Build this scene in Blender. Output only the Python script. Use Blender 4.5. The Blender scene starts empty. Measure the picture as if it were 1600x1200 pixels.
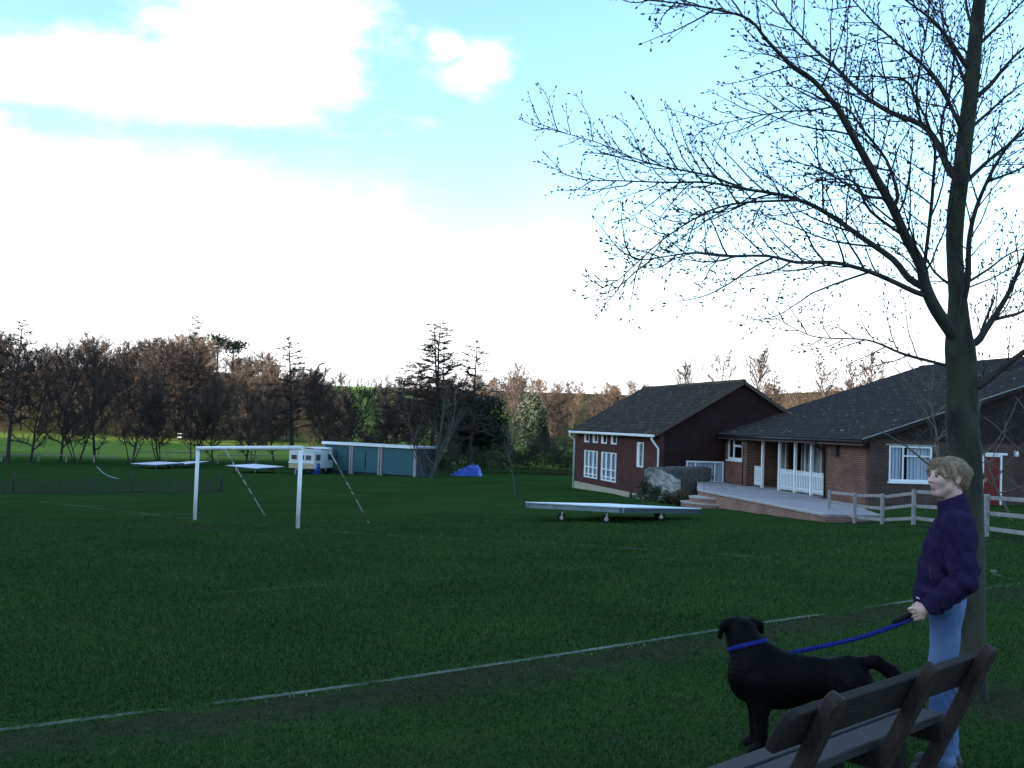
import bpy, bmesh, math, random
import numpy as np
from mathutils import Vector, Matrix

# ------------------------------------------------------------------ camera, sky, sun, exposure
S = bpy.context.scene
COL = S.collection
FPX = 1620.0
CAMP = Vector((0, 0, 1.65))
PITCH = math.atan(64 / FPX)
ROLL = math.radians(2.0)
_F = Vector((0, math.cos(PITCH), math.sin(PITCH)))
_R0 = Vector((1, 0, 0))
_U0 = Vector((0, -math.sin(PITCH), math.cos(PITCH)))
_U = math.cos(ROLL) * _U0 - math.sin(ROLL) * _R0
_R = math.cos(ROLL) * _R0 + math.sin(ROLL) * _U0
cd = bpy.data.cameras.new('camera')
cam = bpy.data.objects.new('camera', cd)
COL.objects.link(cam)
cd.sensor_width = 36
cd.lens = 36 * FPX / 1600
cd.clip_start = 0.05
cd.clip_end = 6000
cam.matrix_world = Matrix(((_R.x, _U.x, -_F.x, CAMP.x), (_R.y, _U.y, -_F.y, CAMP.y), (_R.z, _U.z, -_F.z, CAMP.z), (0, 0, 0, 1)))
S.camera = cam

SUN_EL, SUN_AZ = 8.0, -110.0
EXPOSURE = 2.25
W = bpy.data.worlds.new("World")
S.world = W
W.use_nodes = True
nt = W.node_tree
N, L = nt.nodes, nt.links
bg = N['Background']
bg.inputs[1].default_value = 0.15
sky = N.new('ShaderNodeTexSky')
sky.sky_type = 'NISHITA'
sky.sun_disc = False
sky.sun_elevation = math.radians(SUN_EL)
sky.sun_rotation = math.radians(SUN_AZ)
sky.air_density = 1.0
sky.dust_density = 0.3
sky.ozone_density = 2.6
tc = N.new('ShaderNodeTexCoord')


def wmath(op, a, b=None, c=None, clamp=False):
    n = N.new('ShaderNodeMath')
    n.operation = op
    n.use_clamp = clamp
    for i, v in enumerate((a, b, c)):
        if v is None:
            continue
        if isinstance(v, (int, float)):
            n.inputs[i].default_value = v
        else:
            L.new(v, n.inputs[i])
    return n.outputs[0]


def wmap(v, a, b, lo=0.0, hi=1.0):
    n = N.new('ShaderNodeMapRange')
    n.interpolation_type = 'SMOOTHSTEP'
    L.new(v, n.inputs[0])
    for i, x in zip((1, 2, 3, 4), (a, b, lo, hi)):
        n.inputs[i].default_value = x
    return n.outputs[0]


def sky_dir(px, py):
    v = _F + (px - 800) / FPX * _R - (py - 600) / FPX * _U
    return v.normalized()


sep = N.new('ShaderNodeSeparateXYZ')
L.new(tc.outputs['Generated'], sep.inputs[0])
wn = N.new('ShaderNodeTexNoise')
wn.inputs['Scale'].default_value = 13.0
wn.inputs['Detail'].default_value = 10
wn.inputs['Roughness'].default_value = 0.62
mp = N.new('ShaderNodeMapping')
mp.inputs['Scale'].default_value = (1, 1, 2.0)
L.new(tc.outputs['Generated'], mp.inputs[0])
L.new(mp.outputs[0], wn.inputs[0])
wn2 = N.new('ShaderNodeTexNoise')
wn2.inputs['Scale'].default_value = 2.4
wn2.inputs['Detail'].default_value = 6
wn2.inputs['Roughness'].default_value = 0.55
L.new(mp.outputs[0], wn2.inputs[0])
noise_c = wmath('SUBTRACT', wn.outputs[0], 0.5)


def cloud_blob(px, py, rx, rz, soft, amp):
    d = sky_dir(px, py)
    s = N.new('ShaderNodeVectorMath')
    s.operation = 'SUBTRACT'
    L.new(tc.outputs['Generated'], s.inputs[0])
    s.inputs[1].default_value = d
    m = N.new('ShaderNodeVectorMath')
    m.operation = 'MULTIPLY'
    L.new(s.outputs[0], m.inputs[0])
    m.inputs[1].default_value = (1 / rx, 1 / rx, 1 / rz)
    ln = N.new('ShaderNodeVectorMath')
    ln.operation = 'LENGTH'
    L.new(m.outputs[0], ln.inputs[0])
    v = wmath('ADD', ln.outputs['Value'], wmath('MULTIPLY', noise_c, amp))
    return wmap(v, 1.0 - soft, 1.0 + soft, 1.0, 0.0)


mask = wmap(wmath('ADD', sep.outputs[2], wmath('MULTIPLY', noise_c, 0.10)), 0.03, 0.255, 1.0, 0.0)   # white haze low in the sky
blobs = [cloud_blob(420, 50, .086, .052, .62, 2.7), cloud_blob(200, 120, .155, .028, .62, 2.7), cloud_blob(490, 115, .048, .030, .65, 2.5),
         cloud_blob(748, 108, .020, .022, .85, 3.6), cloud_blob(700, 75, .016, .010, .9, 3.4), cloud_blob(40, 262, .15, .032, .6, 2.6), cloud_blob(250, 340, .2, .05, .8, 1.6)]
far = wmath('MULTIPLY', wmap(wn2.outputs[0], .50, .68), wmap(sep.outputs[2], .42, .55))    # broken cloud higher up
for b in blobs + [far]:
    mask = wmath('MAXIMUM', mask, b)
mix = N.new('ShaderNodeMixRGB')
L.new(mask, mix.inputs[0])
L.new(sky.outputs[0], mix.inputs[1])
thick = wmath('MULTIPLY_ADD', wmath('POWER', mask, 3.0), 0.9, 2.0)      # thicker cloud is brighter
cc_ = N.new('ShaderNodeVectorMath')
cc_.operation = 'SCALE'
cc_.inputs[0].default_value = (.98, 1.0, 1.02)
L.new(thick, cc_.inputs['Scale'])
L.new(cc_.outputs[0], mix.inputs[2])
L.new(mix.outputs[0], bg.inputs[0])

sd = bpy.data.lights.new('sun', 'SUN')
sd.energy = 4.2
sd.angle = math.radians(0.6)
sd.color = (1, .86, .68)
sun = bpy.data.objects.new('sun', sd)
COL.objects.link(sun)
_az, _el = math.radians(SUN_AZ), math.radians(SUN_EL)
to_sun = Vector((math.sin(_az) * math.cos(_el), math.cos(_az) * math.cos(_el), math.sin(_el)))
sun.rotation_euler = to_sun.to_track_quat('Z', 'Y').to_euler()
S.view_settings.view_transform = 'Standard'
S.view_settings.look = 'None'
S.view_settings.gamma = 1
S.view_settings.exposure = EXPOSURE
S.view_settings.use_curve_mapping = False
S.cycles.max_bounces = 6
S.cycles.transparent_max_bounces = 16

# ------------------------------------------------------------------ helpers
rnd = random.Random(5)


def at(px, py, d):
    """world point seen at photo pixel (px,py), d metres in front (world y)"""
    px, py, d = float(px), float(py), float(d)
    v = _F + (px - 800) / FPX * _R - (py - 600) / FPX * _U
    return CAMP + v * (d / v.y)


def smooth(a, b, x):
    t = np.clip((np.asarray(x, float) - a) / (b - a), 0, 1)
    return t * t * (3 - 2 * t)


_ys = np.arange(-300, 4001, 1.0)
_zs = np.interp(_ys, [-300, -60, -10, 0, 25, 50, 75, 95, 120, 150, 200, 230, 300, 400, 470, 600, 900, 4000],
                [8, 2.4, .407, 0, -1.02, -1.68, -2.32, -2.75, -2.8, -2.45, -1.7, -.6, 4.5, 13, 17, 17, 24, 60])
_k = np.ones(9) / 9
_zs[10:-10] = np.convolve(_zs, _k, 'same')[10:-10]


def gz(x, y):
    x = np.asarray(x, float)
    y = np.asarray(y, float)
    z = np.interp(y, _ys, _zs)
    g = np.interp(y, [0, 30, 90, 200], [.035, .035, .012, .004])
    z = z + g * np.clip(x, -60, 60)
    z = z + 11 * np.exp(-(((x + 95) / 75) ** 2 + ((y - 270) / 80) ** 2))
    e = 40 + np.clip(.5 * y, 0, 200)
    z = z + RIDGE * smooth(0, 75, -x - e) * smooth(92, 64, y) * smooth(-290, -200, y)   # unseen bare bank at left, added to keep the low sun off the field
    z = z - .30 * smooth(5.5, 8.0, x) * smooth(13.2, 11.8, x) * smooth(28, 33, y) * smooth(66, 56, y)
    z = z - .32 * np.exp(-((x - 5.6 + .23 * (y - 62)) / 2.8) ** 4 - ((y - 61) / 13) ** 4)
    z = z + 9 * smooth(60, 220, x) * smooth(90, 200, y)
    return z


RIDGE = 32.0


def gzf(x, y):
    return float(gz(x, y))


def ground_at(px, py):
    v = _F + (px - 800) / FPX * _R - (py - 600) / FPX * _U
    lo = 1.0
    d = lo
    while d < 900:
        p = CAMP + v * (d / v.y)
        if p.z <= gzf(p.x, p.y):
            break
        lo = d
        d += max(.25, d * .01)
    hi = d
    for _ in range(30):
        m = (lo + hi) / 2
        p = CAMP + v * (m / v.y)
        if p.z <= gzf(p.x, p.y):
            hi = m
        else:
            lo = m
    p = CAMP + v * (hi / v.y)
    return Vector((p.x, p.y, gzf(p.x, p.y)))


def tag(o, label=None, cat=None, group=None, kind=None):
    if label:
        o['label'] = label
    if cat:
        o['category'] = cat
    if group:
        o['group'] = group
    if kind:
        o['kind'] = kind
    return o


def link(o, parent=None):
    COL.objects.link(o)
    if parent:
        o.parent = parent
    return o


def thing(name, label, cat, loc=(0, 0, 0), rz=0.0, group=None, kind=None):
    o = bpy.data.objects.new(name, None)
    o.empty_display_size = .2
    link(o)
    o.location = loc
    o.rotation_euler = (0, 0, rz)
    return tag(o, label, cat, group, kind)


def copy_tree(o, parent=None):
    c = o.copy()
    COL.objects.link(c)
    if parent:
        c.parent = parent
    for ch in list(o.children):
        copy_tree(ch, c)
    return c


def np_mesh(name, V, Fs, smooth_=False, mat_idx=None):
    """V (n,3); Fs list of (m,k) int arrays"""
    me = bpy.data.meshes.new(name)
    V = np.asarray(V, np.float32)
    me.vertices.add(len(V))
    me.vertices.foreach_set('co', V.ravel())
    Fs = [np.asarray(f, np.int32) for f in Fs if len(f)]
    nl = sum(f.size for f in Fs)
    npoly = sum(len(f) for f in Fs)
    me.loops.add(nl)
    me.polygons.add(npoly)
    me.loops.foreach_set('vertex_index', np.concatenate([f.ravel() for f in Fs]))
    starts, tot = [], 0
    for f in Fs:
        k = f.shape[1]
        starts.append(tot + np.arange(len(f)) * k)
        tot += f.size
    me.polygons.foreach_set('loop_start', np.concatenate(starts).astype(np.int32))
    if mat_idx is not None:
        me.polygons.foreach_set('material_index', np.asarray(mat_idx, np.int32))
    me.update(calc_edges=True)
    if smooth_:
        me.polygons.foreach_set('use_smooth', np.ones(npoly, bool))
    me.validate()
    return me


def obj(name, me, mats, parent=None, loc=None):
    o = bpy.data.objects.new(name, me)
    if not isinstance(mats, (list, tuple)):
        mats = [mats]
    if not me.materials:
        for m in mats:
            me.materials.append(m)
    link(o, parent)
    if loc is not None:
        o.location = loc
    return o


class MB:
    """collects shapes; build() links them as one mesh object"""

    def __init__(self):
        self.v, self.f, self.sm = [], [], []

    def add(self, vs, fs, sm=False):
        b = len(self.v)
        self.v += [tuple(p) for p in vs]
        self.f += [tuple(i + b for i in f) for f in fs]
        self.sm += [sm] * len(fs)
        return self

    def hexa(self, p):
        """8 points: 0-3 bottom loop, 4-7 top loop"""
        return self.add(p, [(3, 2, 1, 0), (4, 5, 6, 7), (0, 1, 5, 4), (1, 2, 6, 5), (2, 3, 7, 6), (3, 0, 4, 7)])

    def box(self, x0, x1, y0, y1, z0, z1):
        return self.hexa([(x0, y0, z0), (x1, y0, z0), (x1, y1, z0), (x0, y1, z0), (x0, y0, z1), (x1, y0, z1), (x1, y1, z1), (x0, y1, z1)])

    def bar(self, a, b, w, h, up=(0, 0, 1)):
        """beam from a to b, w across, h along up"""
        a, b = Vector(a), Vector(b)
        t = (b - a).normalized()
        s = t.cross(Vector(up)).normalized()
        u = s.cross(t).normalized()
        p = []
        for q in (a, b):
            for i, j in ((-1, -1), (1, -1), (1, 1), (-1, 1)):
                p.append(q + s * (i * w / 2) + u * (j * h / 2))
        return self.hexa(p)

    def tube(self, pts, rad, n=8, cap=True, sm=True):
        pts = [Vector(p) for p in pts]
        if not hasattr(rad, '__len__'):
            rad = [rad] * len(pts)
        vs, fs = [], []
        ref = None
        for i, p in enumerate(pts):
            t = (pts[min(i + 1, len(pts) - 1)] - pts[max(i - 1, 0)]).normalized()
            if ref is None:
                ref = Vector((0, 0, 1)) if abs(t.z) < .9 else Vector((1, 0, 0))
            s = (ref - t * ref.dot(t)).normalized()
            u = t.cross(s)
            ref = s
            for k in range(n):
                a = 2 * math.pi * k / n
                vs.append(p + (s * math.cos(a) + u * math.sin(a)) * rad[i])
        for i in range(len(pts) - 1):
            for k in range(n):
                k2 = (k + 1) % n
                fs.append((i * n + k, i * n + k2, (i + 1) * n + k2, (i + 1) * n + k))
        self.add(vs, fs, sm)
        if cap:
            b = len(self.v) - len(vs)
            self.f.append(tuple(b + k for k in range(n - 1, -1, -1)))
            self.f.append(tuple(b + (len(pts) - 1) * n + k for k in range(n)))
            self.sm += [False, False]
        return self

    def prism(self, poly, h, axis=(0, 0, 1)):
        n = len(poly)
        a = Vector(axis) * h
        vs = [Vector(p) for p in poly] + [Vector(p) + a for p in poly]
        fs = [tuple(range(n - 1, -1, -1)), tuple(range(n, 2 * n))] + [(i, (i + 1) % n, n + (i + 1) % n, n + i) for i in range(n)]
        return self.add(vs, fs)

    def lathe(self, prof, c=(0, 0, 0), n=16, sm=True):
        vs, fs = [], []
        for r, z in prof:
            for k in range(n):
                a = 2 * math.pi * k / n
                vs.append((c[0] + r * math.cos(a), c[1] + r * math.sin(a), c[2] + z))
        for i in range(len(prof) - 1):
            for k in range(n):
                k2 = (k + 1) % n
                fs.append((i * n + k, i * n + k2, (i + 1) * n + k2, (i + 1) * n + k))
        fs.append(tuple(range(n - 1, -1, -1)))
        fs.append(tuple((len(prof) - 1) * n + k for k in range(n)))
        return self.add(vs, fs, sm)

    def mesh(self, name, bevel=0.0):
        me = bpy.data.meshes.new(name)
        me.from_pydata(self.v, [], self.f)
        me.polygons.foreach_set('use_smooth', self.sm)
        if bevel or True:
            bm = bmesh.new()
            bm.from_mesh(me)
            if bevel:
                bmesh.ops.bevel(bm, geom=[e for e in bm.edges if e.is_manifold and e.calc_face_angle(0) > .5], offset=bevel, segments=1, affect='EDGES')
            bmesh.ops.recalc_face_normals(bm, faces=bm.faces)
            bm.to_mesh(me)
            bm.free()
        return me

    def build(self, name, mat, parent=None, bevel=0.0, loc=None):
        return obj(name, self.mesh(name, bevel), mat, parent, loc)


# ------------------------------------------------------------------ materials
def M(name, c1, c2=None, scale=6.0, rough=.85, bump=0.0, bscale=None, spec=.3, stretch=(1, 1, 1), detail=6, metal=0.0, lo=.35, hi=.65, c3=None, scale3=40, lo3=.6, hi3=.7):
    m = bpy.data.materials.new(name)
    m.use_nodes = True
    t = m.node_tree
    n, l = t.nodes, t.links
    p = n['Principled BSDF']
    p.inputs['Roughness'].default_value = rough
    p.inputs['Specular IOR Level'].default_value = spec
    p.inputs['Metallic'].default_value = metal
    p.inputs['Base Color'].default_value = (*c1, 1)
    if c2 or bump:
        co = n.new('ShaderNodeTexCoord')
        mpn = n.new('ShaderNodeMapping')
        mpn.inputs['Scale'].default_value = stretch
        l.new(co.outputs['Object'], mpn.inputs[0])
    col = None
    if c2:
        no = n.new('ShaderNodeTexNoise')
        no.inputs['Scale'].default_value = scale
        no.inputs['Detail'].default_value = detail
        l.new(mpn.outputs[0], no.inputs[0])
        r = n.new('ShaderNodeValToRGB')
        r.color_ramp.elements[0].position = lo
        r.color_ramp.elements[1].position = hi
        r.color_ramp.elements[0].color = (*c1, 1)
        r.color_ramp.elements[1].color = (*c2, 1)
        l.new(no.outputs[0], r.inputs[0])
        col = r.outputs[0]
    if c3:
        no = n.new('ShaderNodeTexNoise')
        no.inputs['Scale'].default_value = scale3
        no.inputs['Detail'].default_value = 4
        l.new(mpn.outputs[0], no.inputs[0])
        mr = n.new('ShaderNodeMapRange')
        mr.inputs[1].default_value = lo3
        mr.inputs[2].default_value = hi3
        l.new(no.outputs[0], mr.inputs[0])
        mx = n.new('ShaderNodeMixRGB')
        l.new(mr.outputs[0], mx.inputs[0])
        l.new(col, mx.inputs[1])
        mx.inputs[2].default_value = (*c3, 1)
        col = mx.outputs[0]
    if col:
        l.new(col, p.inputs['Base Color'])
    if bump:
        nb = n.new('ShaderNodeTexNoise')
        nb.inputs['Scale'].default_value = bscale or scale * 3
        nb.inputs['Detail'].default_value = 5
        l.new(mpn.outputs[0], nb.inputs[0])
        bu = n.new('ShaderNodeBump')
        bu.inputs['Strength'].default_value = min(1.0, bump)
        bu.inputs['Distance'].default_value = .02
        l.new(nb.outputs[0], bu.inputs['Height'])
        l.new(bu.outputs[0], p.inputs['Normal'])
    return m


def brick_mat(name, c1, c2, mortar, msize=.012):
    m = bpy.data.materials.new(name)
    m.use_nodes = True
    t = m.node_tree
    n, l = t.nodes, t.links
    p = n['Principled BSDF']
    p.inputs['Roughness'].default_value = .9
    p.inputs['Specular IOR Level'].default_value = .2
    co = n.new('ShaderNodeTexCoord')
    sp = n.new('ShaderNodeSeparateXYZ')
    l.new(co.outputs['Object'], sp.inputs[0])
    ad = n.new('ShaderNodeMath')
    l.new(sp.outputs[0], ad.inputs[0])
    l.new(sp.outputs[1], ad.inputs[1])
    cb = n.new('ShaderNodeCombineXYZ')
    l.new(ad.outputs[0], cb.inputs[0])
    l.new(sp.outputs[2], cb.inputs[1])
    b = n.new('ShaderNodeTexBrick')
    b.inputs['Scale'].default_value = 1
    b.inputs['Brick Width'].default_value = .225
    b.inputs['Row Height'].default_value = .075
    b.inputs['Mortar Size'].default_value = msize
    b.inputs['Mortar Smooth'].default_value = .2
    b.inputs['Bias'].default_value = 0
    b.inputs['Color1'].default_value = (*c1, 1)
    b.inputs['Color2'].default_value = (*c2, 1)
    b.inputs['Mortar'].default_value = (*mortar, 1)
    l.new(cb.outputs[0], b.inputs[0])
    no = n.new('ShaderNodeTexNoise')
    no.inputs['Scale'].default_value = 1.3
    no.inputs['Detail'].default_value = 6
    l.new(co.outputs['Object'], no.inputs[0])
    mr = n.new('ShaderNodeMapRange')
    mr.inputs[1].default_value = .3
    mr.inputs[2].default_value = .7
    mr.inputs[3].default_value = .72
    mr.inputs[4].default_value = 1.2
    l.new(no.outputs[0], mr.inputs[0])
    mx = n.new('ShaderNodeVectorMath')
    mx.operation = 'SCALE'
    l.new(b.outputs['Color'], mx.inputs[0])
    l.new(mr.outputs[0], mx.inputs['Scale'])
    l.new(mx.outputs[0], p.inputs['Base Color'])
    bu = n.new('ShaderNodeBump')
    bu.inputs['Strength'].default_value = .8
    bu.inputs['Distance'].default_value = .01
    bu.invert = True
    l.new(b.outputs['Fac'], bu.inputs['Height'])
    l.new(bu.outputs[0], p.inputs['Normal'])
    return m


def glass_mat(name, tint=(.95, .97, 1.0), rough=.03):
    m = bpy.data.materials.new(name)
    m.use_nodes = True
    t = m.node_tree
    n, l = t.nodes, t.links
    n.remove(n['Principled BSDF'])
    out = n['Material Output']
    tr = n.new('ShaderNodeBsdfTransparent')
    tr.inputs[0].default_value = (*tint, 1)
    gl = n.new('ShaderNodeBsdfGlossy')
    gl.inputs['Roughness'].default_value = rough
    fr = n.new('ShaderNodeFresnel')
    fr.inputs[0].default_value = 1.5
    mx = n.new('ShaderNodeMixShader')
    ml = n.new('ShaderNodeMath')
    ml.operation = 'MULTIPLY_ADD'
    ml.inputs[1].default_value = 1.4
    ml.inputs[2].default_value = .03
    l.new(fr.outputs[0], ml.inputs[0])
    ge = n.new('ShaderNodeNewGeometry')
    inv = n.new('ShaderNodeMath')
    inv.operation = 'SUBTRACT'
    inv.inputs[0].default_value = 1
    l.new(ge.outputs['Backfacing'], inv.inputs[1])
    mf = n.new('ShaderNodeMath')
    mf.operation = 'MULTIPLY'
    mf.use_clamp = True
    l.new(ml.outputs[0], mf.inputs[0])
    l.new(inv.outputs[0], mf.inputs[1])
    l.new(mf.outputs[0], mx.inputs[0])
    l.new(tr.outputs[0], mx.inputs[1])
    l.new(gl.outputs[0], mx.inputs[2])
    l.new(mx.outputs[0], out.inputs[0])
    return m


white = M('white_paint', (.78, .80, .80), (.70, .72, .72), 3, .5, spec=.4)
upvc = M('white_window_frame', (.8, .82, .84), rough=.35, spec=.5)
black_plastic = M('black_plastic', (.012, .012, .013), rough=.4)
dark_timber = M('dark_timber', (.010, .007, .006), (.018, .012, .010), 5, .8, stretch=(.4, .4, 8))
brick_red = brick_mat('red_brick', (.35, .165, .100), (.255, .108, .066), (.075, .055, .05), .020)
brick_dark = brick_mat('dark_red_brick', (.098, .036, .030), (.068, .026, .023), (.075, .042, .036), .006)
brick_low = brick_mat('pink_brick', (.30, .14, .10), (.22, .10, .075), (.34, .26, .22))
plinth_m = M('cream_render', (.44, .38, .28), (.34, .30, .22), 2, .9, .3)
tile_m = M('concrete_roof_tile', (.013, .0125, .013), (.036, .032, .031), 3.2, .9, .6, 14, c3=(.22, .22, .20), scale3=5, lo3=.64, hi3=.72)
tile_old = M('weathered_roof_tile', (.016, .015, .015), (.044, .037, .030), 2.6, .9, .6, 14, c3=(.11, .10, .045), scale3=2.5, lo3=.58, hi3=.75)
verge_m = M('pale_verge', (.30, .31, .30), (.20, .21, .20), 4, .9)
glass = glass_mat('window_glass')
curtain_m = M('cream_curtain', (.62, .58, .48), (.50, .47, .39), 4, .95, stretch=(8, 8, .3))
blind_m = M('grey_blind', (.62, .64, .68), (.5, .52, .56), 4, .9, stretch=(9, 9, .2))
interior_m = M('dim_interior', (.05, .045, .045), rough=.9)
red_door_m = M('red_door_paint', (.15, .008, .010), (.12, .007, .008), 3, .5)
paving_m = M('concrete_paving', (.33, .31, .31), (.25, .235, .24), 3, .9, .3, 25)
coping_m = M('coping_stone', (.42, .37, .34), (.34, .29, .27), 4, .9, .2)
fence_m = M('weathered_fence_timber', (.33, .30, .29), (.23, .215, .21), 5, .9, .5, 30, stretch=(1, 1, 1))
flint_m = M('flint', (.085, .085, .085), (.19, .18, .165), 6, .8, .5)
mortar_m = M('lime_mortar', (.19, .18, .155), (.14, .135, .115), 3, .95, .5)
soil_m = M('bare_soil', (.060, .042, .035), (.035, .026, .022), 5, .95, .8)

# ------------------------------------------------------------------ ground, pitch markings, grass
def axis_steps(lo, hi, step, far):
    a = list(np.arange(lo, hi + 1e-6, step))
    s, x = step, hi
    while x < far:
        s *= 1.09
        x += s
        a.append(x)
    s, x, b = step, lo, []
    while x > -far:
        s *= 1.09
        x -= s
        b.append(x)
    return np.array(b[::-1] + a)


touch_px = [(-160, 1167), (0, 1146), (210, 1119), (390, 1097), (475, 1086), (615, 1066), (800, 1038), (1000, 1007), (1200, 975), (1415, 943), (1600, 912), (1800, 880)]
goal_px = [(60, 784), (195, 800), (304, 813.5), (467, 826), (565, 836), (800, 847), (937, 855), (1130, 868), (1290, 880), (1410, 888)]
box_px = [(320, 930), (500, 917), (800, 900), (980, 882), (1070, 874)]
arc_px = [(1552, 893), (1556, 900), (1570, 905), (1592, 909.5), (1610, 909)]
lines_w = [[ground_at(*p) for p in q] for q in (touch_px, goal_px, box_px, arc_px)]


def line_dist(x, y, pts):
    best = np.full(x.shape, 1e9)
    side = np.zeros(x.shape)
    for a, b in zip(pts[:-1], pts[1:]):
        dx, dy = b.x - a.x, b.y - a.y
        l2 = dx * dx + dy * dy
        t = np.clip(((x - a.x) * dx + (y - a.y) * dy) / l2, 0, 1)
        d = np.hypot(x - a.x - t * dx, y - a.y - t * dy)
        s = (x - a.x) * dy - (y - a.y) * dx
        k = d < best
        best = np.where(k, d, best)
        side = np.where(k, s / math.sqrt(l2), side)
    return best, side     # side > 0: right of the direction of travel (towards the camera)


goal_patch = ground_at(315, 824)
fence_a, fence_b = ground_at(1295, 810), ground_at(1541, 838)
_tb = at(1521, 1085, 7.5)
tree_base = Vector((_tb.x, 7.5, 0))
tree_base.z = gzf(tree_base.x, tree_base.y)


def wear(x, y):
    d, s = line_dist(x, y, lines_w[0])
    w = np.where(s > 0, smooth(1.7, .1, d) * .9, smooth(.5, 0, d) * .35)
    w = np.maximum(w, .40 * smooth(3.6, .5, np.abs(s - 2.2)) * (s > 0))
    gx, gy = x - goal_patch.x, y - goal_patch.y
    w = np.maximum(w, 1.0 * smooth(1.0, .35, np.hypot((gx * .75 + gy * .66) / 1.0, (gx * -.66 + gy * .75) / 2.9)))
    fd, _ = line_dist(x, y, [fence_a, fence_b + (fence_b - fence_a)])
    w = np.maximum(w, 1.0 * smooth(.7, .25, fd))
    w = np.maximum(w, .95 * smooth(1.1, .3, np.hypot(x - tree_base.x - .1, y - tree_base.y + .1)))
    return w


xs = axis_steps(-26, 22, .3, 3500)
ys = axis_steps(1, 62, .3, 3600)
ys = ys[ys > -260]
GX, GY = np.meshgrid(xs, ys)
GZ = gz(GX, GY)
GZ = GZ + (.010 * np.sin(GX * 3.1 + 1.3 * np.sin(GY * 1.7)) * np.sin(GY * 2.3 + GX) + .014 * np.sin(GX * .9 + .7) * np.sin(GY * 1.1 + .4 * GX)) * smooth(90, 40, np.hypot(GX, GY))
nx, ny = len(xs), len(ys)
idx = np.arange(nx * ny).reshape(ny, nx)
F = np.stack([idx[:-1, :-1], idx[:-1, 1:], idx[1:, 1:], idx[1:, :-1]], -1).reshape(-1, 4)
me = np_mesh('ground', np.stack([GX, GY, GZ], -1).reshape(-1, 3), [F], True)
a = me.attributes.new('wear', 'FLOAT', 'POINT')
a.data.foreach_set('value', wear(GX.ravel(), GY.ravel()).astype(np.float32))
fair = smooth(102, 118, GY + 4 * np.sin(GX * .11)) * smooth(-50000, -49000, GX)
a = me.attributes.new('fairway', 'FLOAT', 'POINT')
a.data.foreach_set('value', fair.ravel().astype(np.float32))

rat = GX / np.maximum(GY, 1)
lit_ = smooth(142, 158, GY) * smooth(420, 380, GY) * smooth(-.14, -.20, rat + .03 * np.sin(GY * .05)) * smooth(-1.6, -1.2, rat)
lit_ = np.maximum(lit_, smooth(160, 185, GY) * smooth(-.03, .02, rat) * smooth(440, 400, GY))
lit_ = np.maximum(lit_, smooth(300, 330, GY) * smooth(-.112, -.095, rat) * smooth(1400, 1000, GY))
lit_ = np.maximum(lit_, smooth(88, 93, GY) * smooth(104, 98, GY) * smooth(.02, .04, rat))
a = me.attributes.new('litter', 'FLOAT', 'POINT')
a.data.foreach_set('value', (lit_ * .9).ravel().astype(np.float32))

gm = bpy.data.materials.new('turf')
gm.use_nodes = True
t = gm.node_tree
n, l = t.nodes, t.links
p = n['Principled BSDF']
p.inputs['Roughness'].default_value = 1
p.inputs['Specular IOR Level'].default_value = 0
co = n.new('ShaderNodeTexCoord')


def gnoise(scale, detail=6, stretch=None, rough=.55):
    no = n.new('ShaderNodeTexNoise')
    no.inputs['Scale'].default_value = scale
    no.inputs['Detail'].default_value = detail
    no.inputs['Roughness'].default_value = rough
    if stretch:
        m_ = n.new('ShaderNodeMapping')
        m_.inputs['Scale'].default_value = stretch
        l.new(co.outputs['Object'], m_.inputs[0])
        l.new(m_.outputs[0], no.inputs[0])
    else:
        l.new(co.outputs['Object'], no.inputs[0])
    return no.outputs[0]


def gmap(v, a, b, lo=0., hi=1.):
    m_ = n.new('ShaderNodeMapRange')
    l.new(v, m_.inputs[0])
    for i, x in zip((1, 2, 3, 4), (a, b, lo, hi)):
        m_.inputs[i].default_value = x
    return m_.outputs[0]


def gmath(op, a, b):
    m_ = n.new('ShaderNodeMath')
    m_.operation = op
    for i, v in enumerate((a, b)):
        if isinstance(v, (int, float)):
            m_.inputs[i].default_value = v
        else:
            l.new(v, m_.inputs[i])
    return m_.outputs[0]


def gmix(f, a, b):
    m_ = n.new('ShaderNodeMixRGB')
    for i, v in enumerate((f, a, b)):
        if isinstance(v, tuple):
            m_.inputs[i].default_value = (*v, 1)
        else:
            l.new(v, m_.inputs[i])
    return m_.outputs[0]


def attr(name):
    m_ = n.new('ShaderNodeAttribute')
    m_.attribute_name = name
    return m_.outputs['Fac']


G1, G2, G3 = (.0195, .052, .0140), (.029, .068, .0165), (.042, .064, .0190)
c = gmix(gmap(gnoise(.35, 8), .35, .65), G1, G2)
c = gmix(gmath('MULTIPLY', gmap(gnoise(2.6, 8), .48, .7), .7), c, G3)
c = gmix(gmath('MULTIPLY', gmap(gnoise(60, 3), .5, .75), .45), c, (.008, .020, .006))
c = gmix(gmath('MULTIPLY', gmap(gnoise(.13, 3, (1, 2.5, 1)), .45, .62), .35), c, (.010, .032, .010))
fairc = gmix(gmap(gnoise(.06, 5), .35, .65), (.115, .180, .034), (.160, .225, .050))  # mown green, lightened further to stand for sunlight on the fairway
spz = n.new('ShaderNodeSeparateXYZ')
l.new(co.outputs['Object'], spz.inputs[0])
fairc = gmix(gmap(spz.outputs[1], 270, 360), fairc, (.17, .235, .075))  # far hillside grass paler again, sunlight painted into the colour
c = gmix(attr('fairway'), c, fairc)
wm = gmap(gmath('ADD', attr('wear'), gmath('MULTIPLY', gmath('SUBTRACT', gnoise(3.2, 9, None, .65), .5), 1.7)), .38, .85)
mud = gmix(gmap(gnoise(9, 6), .35, .65), (.044, .035, .030), (.026, .021, .018))
c = gmix(gmath('MULTIPLY', wm, .72), c, mud)
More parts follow.
